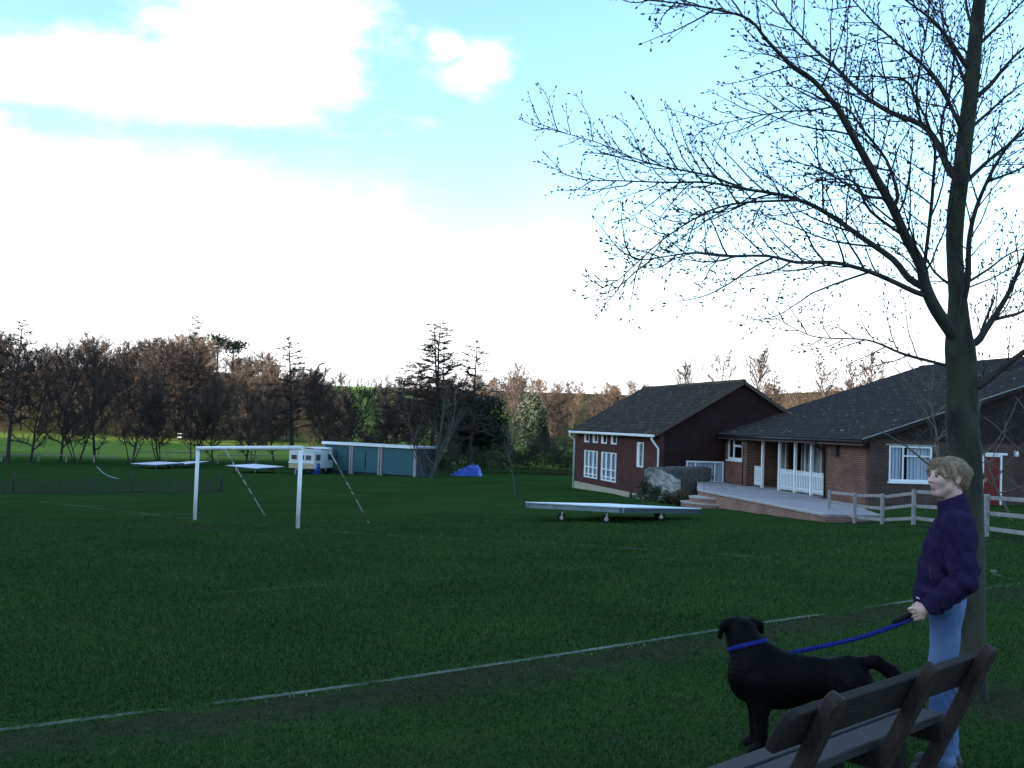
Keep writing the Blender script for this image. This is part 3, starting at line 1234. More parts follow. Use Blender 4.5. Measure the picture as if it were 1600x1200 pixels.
# ---------------- hall (dark brick building beyond)
h0 = at(1030, 700, 54.0)
HZ = -1.86
HF = Frame((h0.x, h0.y, HZ), (-.228, .974))
hall = thing('hall', 'tall dark red brick hall with pitched tile roof, white gutter and four small square windows', 'building', HF.o, HF.rz)
hx = lambda px, py=720: HF.pix(px, py, 'y', 0).x
HL = hx(899.5, 710)
HE = 1.60 - HZ
HS, HR = 4.6, 2.75
hf, hs = front(), side()
hz = lambda px, py: HF.pix(px, py, 'y', 0).z
small = []
for a_, b_, t_, u_ in ((913.3, 921, 676.5, 690.5), (926.5, 934.5, 677.2, 692), (940, 948.6, 678.5, 693.6), (955, 964, 679.8, 695)):
    small.append((hx(b_, 685), hx(a_, 685), hz((a_ + b_) / 2, u_), hz((a_ + b_) / 2, t_)))
zt, zb = np.mean([s_[3] for s_ in small]), np.mean([s_[2] for s_ in small])
small = [(s_[0], s_[1], zb, zt) for s_ in small]
big = []
for a_, b_, t_, u_ in ((913, 933.8, 703.6, 746.5), (939.5, 963, 707.3, 753)):
    big.append((hx(b_, 725), hx(a_, 725), hz((a_ + b_) / 2, u_), hz((a_ + b_) / 2, t_)))
zt, zb = np.mean([s_[3] for s_ in big]), np.mean([s_[2] for s_ in big])
big = [(s_[0], s_[1], zb, zt) for s_ in big]
slim = (hx(1005.7, 710), hx(995.5, 710), hz(1000, 730), hz(1000, 691))
mb = MB()
wall(mb, hf, 0, HL, -.02, HE, [*small, *big, slim])
mb.build('front_wall', brick_dark, hall)
PLZ = big[0][2] - .12
mb = MB()
hf.box(mb, -.02, HL + .02, -1.6, -.021, -.3, .035)
mb.build('plinth', plinth_m, hall)
gw0, gw1 = -HF.pix(1072, 724, 'x', 0).y, -HF.pix(1131, 724, 'x', 0).y
gz1 = HF.pix(1100, 720.5, 'x', 0).z
gz0 = gz1 - 1.15
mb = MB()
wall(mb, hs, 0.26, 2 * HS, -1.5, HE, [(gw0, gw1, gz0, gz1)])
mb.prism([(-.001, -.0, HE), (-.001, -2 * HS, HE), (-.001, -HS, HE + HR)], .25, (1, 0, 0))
mb.build('gable_wall', brick_mat('shaded_dark_brick', (.034, .014, .013), (.026, .011, .011), (.028, .017, .016), .006), hall)  # hall brick darkened, so the gable's shade sits in the colour
mb = MB()
mb.box(HL - .26, HL - .001, -2 * HS, -.27, -1.5, HE)
mb.prism([(HL - .01, 0, HE), (HL - .01, -2 * HS, HE), (HL - .01, -HS, HE + HR)], -.22, (1, 0, 0))
mb.box(0, HL, -2 * HS - .26, -2 * HS, -1.5, HE)
mb.build('far_wall', brick_dark, hall)
MB().box(.3, HL - .3, -2 * HS, -.3, -.05, 0).build('floor', interior_m, hall)
for s_ in small:
    window(hall, hf, *s_, (), (), fw=.12, fl=.34, fz=.075, mat=white, sill=False, o=-.05)
for s_ in big:
    z0_, z1_ = s_[2], s_[3]
    window(hall, hf, *s_, (1 / 3, 2 / 3), ((.14, 0, 1), (.40, 0, 1)), fw=.16, fl=.24, fz=.055, bw=.24, bz=.07, mat=white, sill=False, curtain=[(.02, .32), (.35, .65), (.68, .98)], cmat=blind_m, o=-.05)
window(hall, hf, *slim, (), (), fw=.10, fl=.36, fz=.06, mat=white, sill=False, curtain=[(.1, .95)], cmat=blind_m, o=-.05)
window(hall, hs, gw0, gw1, gz0, gz1, (.24, .76), (), fw=.08, mat=upvc, curtain=[(.02, .22), (.26, .74), (.78, .98)], cmat=blind_m, o=-.05, sill=False)
hsl = Vector((0, -HS, HR))
hun = hsl.normalized()
hup = Vector((0, HR, HS)).normalized()
HOV, HVG = .45, .22
hLs = hsl.length + HOV
hea = Vector((-HVG, 0, HE + .06)) - hun * HOV
hLa = HL + HVG * 2
rf = MB()
q = Vector((hLa, 0, 0))
hun2, hup2 = Vector((0, -hun.y, hun.z)), Vector((0, -hup.y, hup.z))
ha2 = Vector((-HVG, -2 * HS, HE + .06)) - hun2 * HOV
for a_, d_, u_ in ((hea, hun, hup), (ha2, hun2, hup2)):
    b_ = a_ + d_ * hLs
    rf.hexa([a_ - u_ * .10, a_ - u_ * .10 + q, b_ - u_ * .10 + q, b_ - u_ * .10, a_ - u_ * .015, a_ - u_ * .015 + q, b_ - u_ * .015 + q, b_ - u_ * .015])
rf = rf.build('roof', tile_old, hall)
t1 = tile_roof('roof_tiling', rf, HF, hea, (1, 0, 0), hun, hLa, hLs, .33, .34, tile_old, .03, .045, 7)
t2 = tile_roof('far_slope_tiling', rf, HF, ha2, (1, 0, 0), hun2, hLa, hLs, .66, .68, tile_old, .03, .03, 8)
t1['kind'] = t2['kind'] = 'stuff'
rid = MB()
for i in range(int(hLa / .45)):
    x_ = -HVG + .45 * i
    p_ = hea + hun * hLs
    rid.tube([(x_, p_.y, p_.z - .03), (x_ + .435, p_.y, p_.z - .03)], [.14, .135], 8)
rid.build('ridge_capping', M('mossy_sunlit_ridge', (.085, .075, .04), (.06, .05, .035), 2, .95), rf)  # moss brown, lightened to carry sunlight along the ridge
vg = MB()
vg.bar(hea + Vector((-.02, 0, 0)) - hup * .06, hea + hun * hLs + Vector((-.02, 0, 0)) - hup * .06, .03, .18, hup)
vg.bar(ha2 + Vector((-.02, 0, 0)) - hup2 * .06, ha2 + hun2 * hLs + Vector((-.02, 0, 0)) - hup2 * .06, .03, .18, hup2)
vg.build('bargeboard', M('brown_bargeboard', (.085, .06, .045), rough=.7), rf)
g = MB()
gy = hea.y + .06
g.box(-HVG, hLa - HVG, gy - .09, gy + .05, hea.z - .16, hea.z - .02)
g.build('gutter', white, hall, .02)
downpipe(hall, [(.0, gy, hea.z - .19), (.0, gy - .05, hea.z - .32), (-.06, .07, hea.z - .75), (-.06, .07, .2 - 1.0)], .055, white)
downpipe(hall, [(HL + .05, gy, hea.z - .19), (HL + .05, gy, hea.z - .35), (HL + .05, .10, hea.z - .6), (HL + .05, .10, -.5)], .055, white)

# ---------------- flint wall between hall and clubhouse
fw = thing('flint_wall', 'low curved flint wall between the dark hall and the clubhouse terrace', 'wall', at(1064, 750, 52) * 1)
fo = fw.location.copy()
pA, pB, pC = at(1150, 750, 57.0), at(1062, 749, 53.0), at(1012, 752, 50.0)
base = MB()


def wall_seg(a_, b_, za, zb, th, zlow):
    d_ = Vector((b_.x - a_.x, b_.y - a_.y, 0)).normalized()
    s_ = Vector((-d_.y, d_.x, 0)) * th / 2
    q_ = []
    for zz_ in (0, 1):
        for p_, z_ in ((a_ - s_, za), (b_ - s_, zb), (b_ + s_, zb), (a_ + s_, za)):
            q_.append(Vector((p_.x, p_.y, z_ if zz_ else zlow)) - fo)
    base.hexa(q_)


ztop = at(1064, 731.5, 53).z
wall_seg(pA, pB, ztop + .02, ztop, .4, -2.2)
wall_seg(pB, pC, ztop, at(1012, 733, 50).z, .4, -2.4)
base.build('wall_core', mortar_m, fw)
m_ = MB()
rr = random.Random(8)
for (a_, b_, n_) in ((pA, pB, 330), (pB, pC, 330)):
    d_ = Vector((b_.x - a_.x, b_.y - a_.y, 0))
    s_ = Vector((d_.y, -d_.x, 0)).normalized() * .21
    if s_.y > 0:
        s_ = -s_
    for i in range(n_):
        t_ = rr.random()
        p_ = a_ + d_ * t_ + s_
        z_ = rr.uniform(-1.75, ztop - .04)
        r_ = rr.uniform(.04, .085)
        c_ = Vector((p_.x, p_.y, z_)) - fo
        u_ = d_.normalized()
        poly = []
        k = 6
        for j in range(k):
            an = 2 * math.pi * j / k
            rj = r_ * rr.uniform(.7, 1.15)
            poly.append(c_ + u_ * (math.cos(an) * rj * 1.25) + Vector((0, 0, math.sin(an) * rj)))
        out = s_.normalized() * rr.uniform(.02, .05)
        top = [p2 * .45 + c_ * .55 + out for p2 in poly]
        m_.add(poly + top, [tuple(range(k, 2 * k))] + [(j, (j + 1) % k, k + (j + 1) % k, k + j) for j in range(k)])
    for i in range(34):        # rough cope stones
        p_ = a_ + d_ * ((i + .5) / 34)
        r_ = rr.uniform(.07, .11)
        c_ = Vector((p_.x, p_.y, ztop + rr.uniform(-.01, .03))) - fo
        poly = [c_ + Vector((math.cos(a2_) * r_ * 1.1, math.sin(a2_) * r_ * 1.6, 0)) for a2_ in np.linspace(0, 2 * math.pi, 7)[:-1]]
        m_.add(poly + [p2 * .6 + c_ * .4 + Vector((0, 0, rr.uniform(.04, .09))) for p2 in poly], [tuple(range(6, 12))] + [(j, (j + 1) % 6, 6 + (j + 1) % 6, 6 + j) for j in range(6)])
fl = m_.build('flint', flint_m, fw)
fl['kind'] = 'stuff'
# sloping rendered bank in front of the wall end
bk = thing('rubble_bank', 'pale sloping rubble bank at the end of the flint wall above the plants', 'bank', ground_at(1036, 766))
bo = bk.location.copy()
q = [at(1012, 734, 49.8), at(1030, 733, 50.5), at(1063, 750, 50.2), at(1064, 781, 48.2), at(1034, 783, 48.2), at(1009, 776, 48.9)]
qq = [p_ - bo for p_ in q]
m_ = MB()
rr = random.Random(3)
ctr = sum(qq, Vector()) / 6
gridv = []
nu, nv = 14, 9
for j in range(nv + 1):
    for i in range(nu + 1):
        u_, v_ = i / nu, j / nv
        top = qq[0].lerp(qq[2], u_) if u_ > .0 else qq[0]
        top = qq[0].lerp(qq[1], u_ * 2) if u_ < .5 else qq[1].lerp(qq[2], u_ * 2 - 1)
        bot = qq[5].lerp(qq[4], u_ * 2) if u_ < .5 else qq[4].lerp(qq[3], u_ * 2 - 1)
        p_ = top.lerp(bot, v_)
        gridv.append(p_ + Vector((rr.uniform(-.03, .03), rr.uniform(-.10, .05), rr.uniform(-.04, .04))))
fsq = [(j * (nu + 1) + i, j * (nu + 1) + i + 1, (j + 1) * (nu + 1) + i + 1, (j + 1) * (nu + 1) + i) for j in range(nv) for i in range(nu)]
bb = len(gridv)
back = [p_ + Vector((.15, .9, -.25)) for p_ in gridv]
bd = [i for i in range(nu + 1)] + [(j * (nu + 1) + nu) for j in range(1, nv + 1)] + [nv * (nu + 1) + i for i in range(nu - 1, -1, -1)] + [j * (nu + 1) for j in range(nv - 1, 0, -1)]
m_.add(gridv + back, fsq + [(bd[i], bd[(i + 1) % len(bd)], bb + bd[(i + 1) % len(bd)], bb + bd[i]) for i in range(len(bd))])
m_.build('rubble_face', M('pale_rubble', (.36, .34, .28), (.14, .135, .105), 5, .95, .8, 9), bk)

# ------------------------------------------------------------------ things on and round the field
# rail fence
fdir = (fence_b - fence_a)
fdir.z = 0
flen = fdir.length
fu = fdir.normalized()
rf_ = thing('rail_fence', 'weathered three rail timber fence running from the terrace to behind the trunk', 'fence', fence_a, math.atan2(fu.y, fu.x))
px_posts = [(1295, 809), (1335, 813), (1378, 816.5), (1427, 822), (1481, 829), (1541, 838), (1612, 847)]
tpos = []
for px, py in px_posts:
    v = _F + (px - 800) / FPX * _R - (py - 600) / FPX * _U
    den = v.x * fu.y - v.y * fu.x
    k = (fence_a.x * fu.y - fence_a.y * fu.x) / den
    tpos.append((v.x * k - fence_a.x) * fu.x + (v.y * k - fence_a.y) * fu.y)
tpos.append(tpos[-1] + 1.9)
fzz = lambda t_: gzf(fence_a.x + fu.x * t_, fence_a.y + fu.y * t_) - fence_a.z
for i, t_ in enumerate(tpos):
    z_ = fzz(t_)
    MB().box(t_ - .05, t_ + .05, -.045, .045, z_ - .3, z_ + 1.0 + rnd.uniform(-.02, .02)).build('post', fence_m, rf_, .008)
for i in range(len(tpos) - 1):
    for h_ in (.20, .56, .93):
        a_, b_ = tpos[i] + (.0 if i else -.08), tpos[i + 1]
        e_ = rnd.uniform(-.02, .02)
        MB().bar((a_ + .004, .068, fzz(a_) + h_ + e_), (b_ - .004, .068, fzz(b_) + h_ + rnd.uniform(-.02, .02)), .038, .095).build('rail', fence_m, rf_, .006)

# goal
gl_, gr_ = ground_at(304, 814), ground_at(465, 826)
goal_dir = Vector((gr_.x - gl_.x, gr_.y - gl_.y, 0))
gw_ = goal_dir.length
gb = Vector((-goal_dir.y, goal_dir.x, 0)).normalized()
if gb.x < 0:
    gb = -gb
goal = thing('goal', 'white football goal frame without a net standing on the pitch', 'goal', gl_)
rel = gr_ - gl_
HG = 2.13
gwhite = M('white_goal_paint', (.80, .82, .82), (.66, .68, .68), 2, .45, spec=.4)
rust = M('flaking_white_paint', (.46, .46, .46), (.14, .09, .06), 4, .7, lo=.46, hi=.54)
post_r = .055
zt_ = Vector((0, 0, HG))
MB().tube([(0, 0, -.1), (0, 0, HG - .06)], post_r, 12).build('goal_post', gwhite, goal)
MB().tube([rel + Vector((0, 0, -.1)), rel + Vector((0, 0, HG - .06))], post_r, 12).build('goal_post', gwhite, goal)
u_ = goal_dir.normalized()
MB().tube([zt_ - u_ * post_r, rel + zt_ + u_ * post_r], post_r, 12).build('crossbar', gwhite, goal)
for q in (Vector((0, 0, 0)), rel):
    top = q + Vector((0, 0, HG + .0))
    kx = q + gb * .95 + Vector((0, 0, HG - .06))
    ft = q + gb * 2.55
    gz_ = gzf(gl_.x + ft.x, gl_.y + ft.y) - gl_.z
    st_ = MB().tube([top + gb * .056, kx], .018, 8)
    st_.tube([kx, Vector((ft.x, ft.y, gz_ - .05))], .017, 8)
    st_.build('back_stay', rust, goal)

# pitch covers on wheels
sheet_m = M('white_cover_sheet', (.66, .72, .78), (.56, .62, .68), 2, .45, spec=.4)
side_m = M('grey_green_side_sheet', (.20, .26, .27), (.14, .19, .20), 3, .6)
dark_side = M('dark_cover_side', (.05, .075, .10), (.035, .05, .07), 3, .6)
tyre_m = M('rubber', (.014, .014, .015), rough=.8)
steel_m = M('galvanised_steel', (.45, .46, .47), rough=.4, metal=.8)


def pitch_cover(label, N_, Lc, Rc, drop, legs, sides=(side_m, dark_side), group='flat covers parked round the pitch', nseg=4):
    base_ = Vector((N_.x, N_.y, gzf(N_.x, N_.y)))
    root = thing('pitch_cover', label, 'pitch cover', base_, 0, group)
    Fc = Lc + Rc - N_
    q_ = [p_ - base_ for p_ in (N_, Rc, Fc, Lc)]
    for i in range(nseg):
        m_ = MB()
        a0_, a1_ = q_[0].lerp(q_[3], (i + .003) / nseg), q_[0].lerp(q_[3], (i + .997) / nseg)
        b0_, b1_ = q_[1].lerp(q_[2], (i + .003) / nseg), q_[1].lerp(q_[2], (i + .997) / nseg)
        th_ = Vector((0, 0, .03))
        m_.hexa([a0_ - th_, b0_ - th_, b1_ - th_, a1_ - th_, a0_, b0_, b1_, a1_])
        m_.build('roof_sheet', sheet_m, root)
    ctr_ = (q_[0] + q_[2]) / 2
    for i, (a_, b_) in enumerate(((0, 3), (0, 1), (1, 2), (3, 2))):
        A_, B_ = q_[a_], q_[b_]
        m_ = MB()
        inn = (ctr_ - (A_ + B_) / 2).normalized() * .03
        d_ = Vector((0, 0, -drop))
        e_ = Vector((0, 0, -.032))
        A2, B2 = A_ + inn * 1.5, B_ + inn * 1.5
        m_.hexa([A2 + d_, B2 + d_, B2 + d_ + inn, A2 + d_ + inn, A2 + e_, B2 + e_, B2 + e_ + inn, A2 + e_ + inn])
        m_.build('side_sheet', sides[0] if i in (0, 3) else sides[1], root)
    for s_, t_ in legs:
        p_ = q_[0] + (q_[3] - q_[0]) * s_ + (q_[1] - q_[0]) * t_
        gg = gzf(base_.x + p_.x, base_.y + p_.y) - base_.z
        m_ = MB()
        m_.tube([p_ + Vector((-.04, 0, -.03)), (p_.x + .02, p_.y, gg + .24)], .022, 8)
        lg = m_.build('leg', dark_timber, root)
        m_ = MB()
        m_.tube([(p_.x + .02 - .02, p_.y - .055, gg + .12), (p_.x + .02 - .02, p_.y + .055, gg + .12)], .125, 14, sm=False)
        wh = m_.build('wheel', tyre_m, root)
        m_ = MB()
        m_.tube([(p_.x, p_.y - .075, gg + .12), (p_.x, p_.y + .075, gg + .12)], .06, 10, sm=False)
        m_.bar((p_.x, p_.y - .07, gg + .12), (p_.x + .02, p_.y - .07, gg + .30), .05, .012, (0, 1, 0))
        m_.build('hub', steel_m, wh)
    return root


pitch_cover('large white topped pitch cover on small wheels, parked before the clubhouse terrace', at(972.5, 792, 28.9), at(820.4, 784, 30.4), at(1096, 794, 31.4), .17,
            [(.72, .12), (.26, .12), (.35, .88), (.12, .62)])


def cov(label, n_, l_, r_, hN, legs):
    g0 = ground_at(n_[0], n_[1] + 10 * hN / .5)
    d0 = g0.y
    N_ = at(n_[0], n_[1], d0)
    pitch_cover(label, N_, at(l_[0], l_[1], d0 + 1.9), at(r_[0], r_[1], d0 + 2.6), .13, legs, (dark_side, dark_side))


cov('white topped pitch cover beside the caravan, its right end at the caravan', (400, 731.5), (353, 727), (444, 729), .42, [(.8, .15), (.2, .2), (.3, .9)])
cov('low white pitch cover at far left, before the line of bare trees', (243, 726), (204, 724), (288, 723), .36, [(.8, .2), (.2, .2), (.5, .9)])
cov('second low pitch cover, half behind the one at far left', (292, 724.5), (262, 724.5), (326, 720.5), .36, [(.8, .2), (.2, .3), (.5, .9)])

# chestnut paling fence at the left
pl_a, pl_b = ground_at(-110, 772), ground_at(350, 768)
pd = Vector((pl_b.x - pl_a.x, pl_b.y - pl_a.y, 0))
pu = pd.normalized()
pal = thing('paling_fence', 'low dark chestnut paling fence across the left of the pitch', 'fence', pl_a, math.atan2(pu.y, pu.x))
pale_m = M('grey_chestnut', (.055, .048, .045), (.035, .03, .03), 5, .9)
pm_ = MB().box(-.016, .016, -.012, .012, .02, .64).mesh('pale')
pm_.materials.append(pale_m)
npale = int(pd.length / .095)
step_ = pd.length / npale
for i in range(min(npale, 175)):
    t_ = pd.length - (i + .5) * step_
    o = bpy.data.objects.new('pale', pm_)
    link(o, pal)
    gx_, gy_ = pl_a.x + pu.x * t_, pl_a.y + pu.y * t_
    o.location = (t_, 0, gzf(gx_, gy_) - pl_a.z + rnd.uniform(-.02, .03))
    o.rotation_euler = (0, rnd.gauss(0, .05), 0)
for h_ in (.15, .50):
    MB().tube([(t_, .016, gzf(pl_a.x + pu.x * t_, pl_a.y + pu.y * t_) - pl_a.z + h_) for t_ in np.linspace(0, pd.length, 24)], .006, 5).build('wire', pale_m, pal)
for px, lean in ((-60, 0), (20, 0.02), (205, 0), (346, -.10)):
    v = _F + (px - 800) / FPX * _R - (768 - 600) / FPX * _U
    k = (pl_a.x * pu.y - pl_a.y * pu.x) / (v.x * pu.y - v.y * pu.x)
    t_ = (v.x * k - pl_a.x) * pu.x + (v.y * k - pl_a.y) * pu.y
    z_ = gzf(v.x * k, v.y * k) - pl_a.z
    MB().tube([(t_, -.03, z_ - .2), (t_ + lean * 1.2, -.03, z_ + .98)], .035, 8).build('post', pale_m, pal)
MB().tube([(0, .02, .02), (pd.length * .5, .02, gzf((pl_a.x + pl_b.x) / 2, (pl_a.y + pl_b.y) / 2) - pl_a.z + .03), (pd.length, .02, pl_b.z - pl_a.z + .02)], .03, 6).build('bottom_rail', pale_m, pal)

# thin boundary rail fences in front of the woods
rail_m = M('pale_rail', (.36, .31, .28), (.28, .24, .22), 4, .9)


def far_rail(label, pts, hgt):
    P = [ground_at(px, py) for px, py in pts]
    root = thing('boundary_fence', label, 'fence', P[0], 0, 'low boundary rails along the trees')
    for a_, b_ in zip(P[:-1], P[1:]):
        k = max(1, int((b_ - a_).length / 2.4))
        for i in range(k):
            p0, p1 = a_.lerp(b_, i / k) - P[0], a_.lerp(b_, (i + 1) / k) - P[0]
            up_ = Vector((0, 0, hgt))
            MB().bar(p0 + up_, p1 + up_, .05, .10).build('rail', rail_m, root)
            MB().box(p0.x - .05, p0.x + .05, p0.y - .05, p0.y + .05, p0.z - .2, p0.z + hgt + .06).build('post', rail_m, root)


far_rail('low pale boundary rail at the far left edge before the woods', [(-60, 722), (60, 721), (190, 724)], .62)
far_rail('pale boundary rail behind the white pitch covers', [(207, 720), (260, 720), (318, 721)], .85)
far_rail('pale boundary rail behind the goal and beside the caravan', [(340, 724), (400, 724), (432, 724)], .75)

# teal garages
ga, gb_ = ground_at(504, 738.5), ground_at(647, 745)
GH = (745 - 701.5) * gb_.y / FPX
gf_o = gb_
gfr = Frame(gf_o, (ga.x - gb_.x, ga.y - gb_.y))      # X from right to left, Y outwards is...
if gfr.n.y > 0:
    flip = -1
else:
    flip = 1
garage = thing('garage_block', 'low teal green timber garage block with a white fascia beside the caravan', 'garage', gf_o, gfr.rz)
GL = (Vector((ga.x, ga.y)) - Vector((gb_.x, gb_.y))).length
teal = M('teal_boards', (.042, .135, .155), (.030, .10, .118), 3, .75, stretch=(.5, 1, 14))
teal2 = M('dark_teal_boards', (.034, .115, .13), (.026, .088, .10), 3, .75, stretch=(.5, 1, 14))
slate_m = M('slate_blue_boards', (.050, .062, .075), (.036, .046, .058), 3, .8, stretch=(1, .5, 14))
pinkpost = M('pale_pink_post', (.42, .36, .36), (.33, .28, .28), 4, .8)
GD = 3.0
of = -flip     # outward sign in local y is flip
Y = lambda o_: flip * o_
zb_ = min(0, ga.z - gb_.z) - .4
m_ = MB()
m_.box(.05, GL - .05, min(Y(-.2), Y(-GD)), max(Y(-.2), Y(-GD)), zb_, GH)
m_.build('shell', slate_m, garage)
edges = [.10, GL * .345, GL * .385, GL * .665, GL * .70, GL - .10]
for i, (a_, b_) in enumerate(((edges[0], edges[1]), (edges[2], edges[3]), (edges[4], edges[5]))):
    d_ = MB()
    nb_ = 13
    for k in range(nb_):
        z0_, z1_ = (.06 + (GH - .10) * k / nb_), (.06 + (GH - .10) * (k + .96) / nb_)
        yy_ = sorted((Y(-.17), Y(-.045 + .01 * (k % 2))))
        d_.box(a_ + .05, b_ - .05, yy_[0], yy_[1], z0_, z1_)
    dr_ = d_.build('garage_door', teal if i != 2 else teal2, garage)
    if i:
        h_ = MB()
        mid_ = (a_ + b_) / 2
        yy_ = sorted((Y(-.035), Y(-.005)))
        h_.box(mid_ - .02, mid_ + .02, yy_[0], yy_[1], .3, 1.7)
        h_.box(mid_ - .02, mid_ + .14, yy_[0], yy_[1], 1.1, 1.16)
        h_.build('door_bolt', black_plastic, dr_)
for a_, b_ in ((0, .10), (edges[1], edges[1] + .12), (edges[2] - .12, edges[2]), (edges[3], edges[3] + .11), (edges[4] - .11, edges[4]), (GL - .10, GL)):
    yy_ = sorted((Y(-.19), Y(.02)))
    MB().box(a_, b_, yy_[0], yy_[1], zb_, GH - .02).build('door_post', pinkpost, garage)
yy_ = sorted((Y(-.15), Y(.14)))
MB().box(-.12, GL + .12, yy_[0], yy_[1], GH + .0, GH + .22).build('fascia', white, garage)
yy_ = sorted((Y(-GD - .1), Y(-.152)))
MB().box(-.12, GL + .12, yy_[0], yy_[1], GH + .02, GH + .16).build('roof', M('pale_felt_roof', (.34, .37, .42), (.26, .29, .33), 2, .8), garage)

# caravan
ca = ground_at(470, 740.5)
cv = thing('caravan', 'small white touring caravan between the white cover and the teal garages', 'caravan', ca, math.radians(-14))
cvm = M('caravan_white', (.70, .70, .70), (.60, .60, .60), 1.5, .4)
cvy = M('caravan_cream_panel', (.52, .44, .24), (.44, .37, .20), 2, .5)
sc_ = ca.y / FPX
Wc, Hc, Lcv = 42 * sc_, 41 * sc_, 4.3
prof = []
for cx_, cz_, a0_ in ((Wc / 2 - .25, Hc - .25, 0), (-Wc / 2 + .25, Hc - .25, 90)):
    for a_ in range(0, 91, 18):
        an = math.radians(a0_ + a_)
        prof.append((cx_ + .25 * math.cos(an), 0, cz_ + .25 * math.sin(an)))
prof += [(-Wc / 2, 0, .42), (Wc / 2, 0, .42)]
m_ = MB()
m_.prism(prof, Lcv, (0, 1, 0))
m_.build('body', cvm, cv, .0)
m_ = MB()
m_.box(-Wc / 2 + .02, Wc / 2 - .02, -.03, -.002, .44, .80)
m_.build('lower_panel', cvy, cv)
m_ = MB()
m_.box(-Wc / 2 - .02, Wc / 2 + .02, -.06, .0 - .031 + .03, .81, .93)
m_.build('bumper_strip', white, cv)
wfm = M('caravan_window', (.10, .085, .08), rough=.12, spec=.6)
for x0_, x1_ in ((-Wc / 2 + .16, -.32), (-.28, .28), (.32, Wc / 2 - .16)):
    m_ = MB().box(x0_, x1_, -.035, -.004, 1.05, Hc - .52)
    w_ = m_.build('window', white, cv, .01)
    MB().box(x0_ + .05, x1_ - .05, -.045, -.036, 1.10, Hc - .57).build('pane', wfm, w_)
for y0_, y1_ in ((.35, 1.15), (2.6, 3.6)):
    m_ = MB().box(Wc / 2 + .003, Wc / 2 + .03, y0_, y1_, 1.05, Hc - .5)
    w_ = m_.build('window', black_plastic, cv, .01)
    MB().box(Wc / 2 + .031, Wc / 2 + .038, y0_ + .05, y1_ - .05, 1.1, Hc - .55).build('pane', wfm, w_)
MB().box(Wc / 2 + .003, Wc / 2 + .02, 1.4, 2.0, .5, Hc - .3).build('door', cvm, cv, .006)
MB().box(-Wc / 2 + .15, Wc / 2 - .15, .1, Lcv - .1, .25, .419).build('chassis', black_plastic, cv)
for s_ in (-1, 1):
    w_ = MB().tube([(s_ * (Wc / 2 - .22), Lcv * .55, .30), (s_ * (Wc / 2 - .04), Lcv * .55, .30)], .30, 16, sm=False).build('wheel', tyre_m, cv)
    MB().tube([(s_ * (Wc / 2 - .05), Lcv * .55, .30), (s_ * (Wc / 2 - .02), Lcv * .55, .30)], .17, 12, sm=False).build('hub', steel_m, w_)
MB().tube([(-.5, .1, .35), (0, -.95, .38), (.5, .1, .35)], .04, 6).build('tow_bar', steel_m, cv)
MB().box(-.05, .05, -.98, -.86, -.0, .36).build('jockey_stand', steel_m, cv)

# blue barrel
bp = ground_at(492, 740.5)
br = (16 * bp.y / FPX) / 2
bh = 15.5 * bp.y / FPX
blue_p = M('blue_plastic', (.025, .07, .36), (.02, .055, .28), 3, .45, spec=.4)
bt = thing('barrel', 'bright blue plastic barrel standing by the left end of the garages', 'barrel', bp)
MB().lathe([(br * .9, 0), (br * .98, .04), (br, bh * .3), (br * 1.03, bh * .33), (br, bh * .36), (br, bh * .64), (br * 1.03, bh * .67), (br, bh * .7), (br * .96, bh * .95), (br * .85, bh)], (0, 0, 0), 20).build('drum', blue_p, bt)
MB().lathe([(br * .9, bh), (br * .9, bh + .03), (br * .8, bh + .05)], (0, 0, 0), 20).build('lid', black_plastic, bt)

# blue tarpaulin over a heap
tp = ground_at(729, 743)
k_ = tp.y / FPX
tarp_m = M('blue_tarpaulin', (.026, .085, .44), (.018, .06, .32), 1.6, .4, .5, 3, spec=.4)
rr = np.random.default_rng(4)
nu, nv = 90, 50
TV = []
for j in range(nv + 1):
    for i in range(nu + 1):
        u_, v_ = i / nu * 2 - 1, j / nv * 2 - 1
        x_ = u_ * 24 * k_
        y_ = v_ * 1.3
        prof_ = np.interp(u_, [-1, -.7, -.35, .1, .45, .68, .8, 1], [.03, .34, .52, .80, .92, .90, .66, .02])
        hgt = 17.5 * k_ * prof_ * max(0, 1 - abs(v_) ** 3.2) ** .8
        wr = .05 * math.sin(u_ * 19 + 2.3 * math.sin(v_ * 3.1)) + .04 * math.sin(u_ * 33 + v_ * 9) + .03 * math.sin(v_ * 14 + u_ * 5) + .035 * math.sin(u_ * 52 + 6 * v_ + 3 * math.sin(v_ * 9)) + .02 * math.sin(u_ * 80 - v_ * 31)
        TV.append((x_ + .05 * math.sin(v_ * 7 + u_ * 11), y_, max(.015, hgt + wr * min(1, hgt * 2)) + (0 if hgt > .05 else .01 * rr.random())))
TF = [(j * (nu + 1) + i, j * (nu + 1) + i + 1, (j + 1) * (nu + 1) + i + 1, (j + 1) * (nu + 1) + i) for j in range(nv) for i in range(nu)]
m_ = np_mesh('tarpaulin', TV, [np.array(TF)], True)
tr = tag(obj('tarpaulin', m_, tarp_m, None, tp), 'crumpled bright blue tarpaulin thrown over a low heap near the bushes', 'tarpaulin')

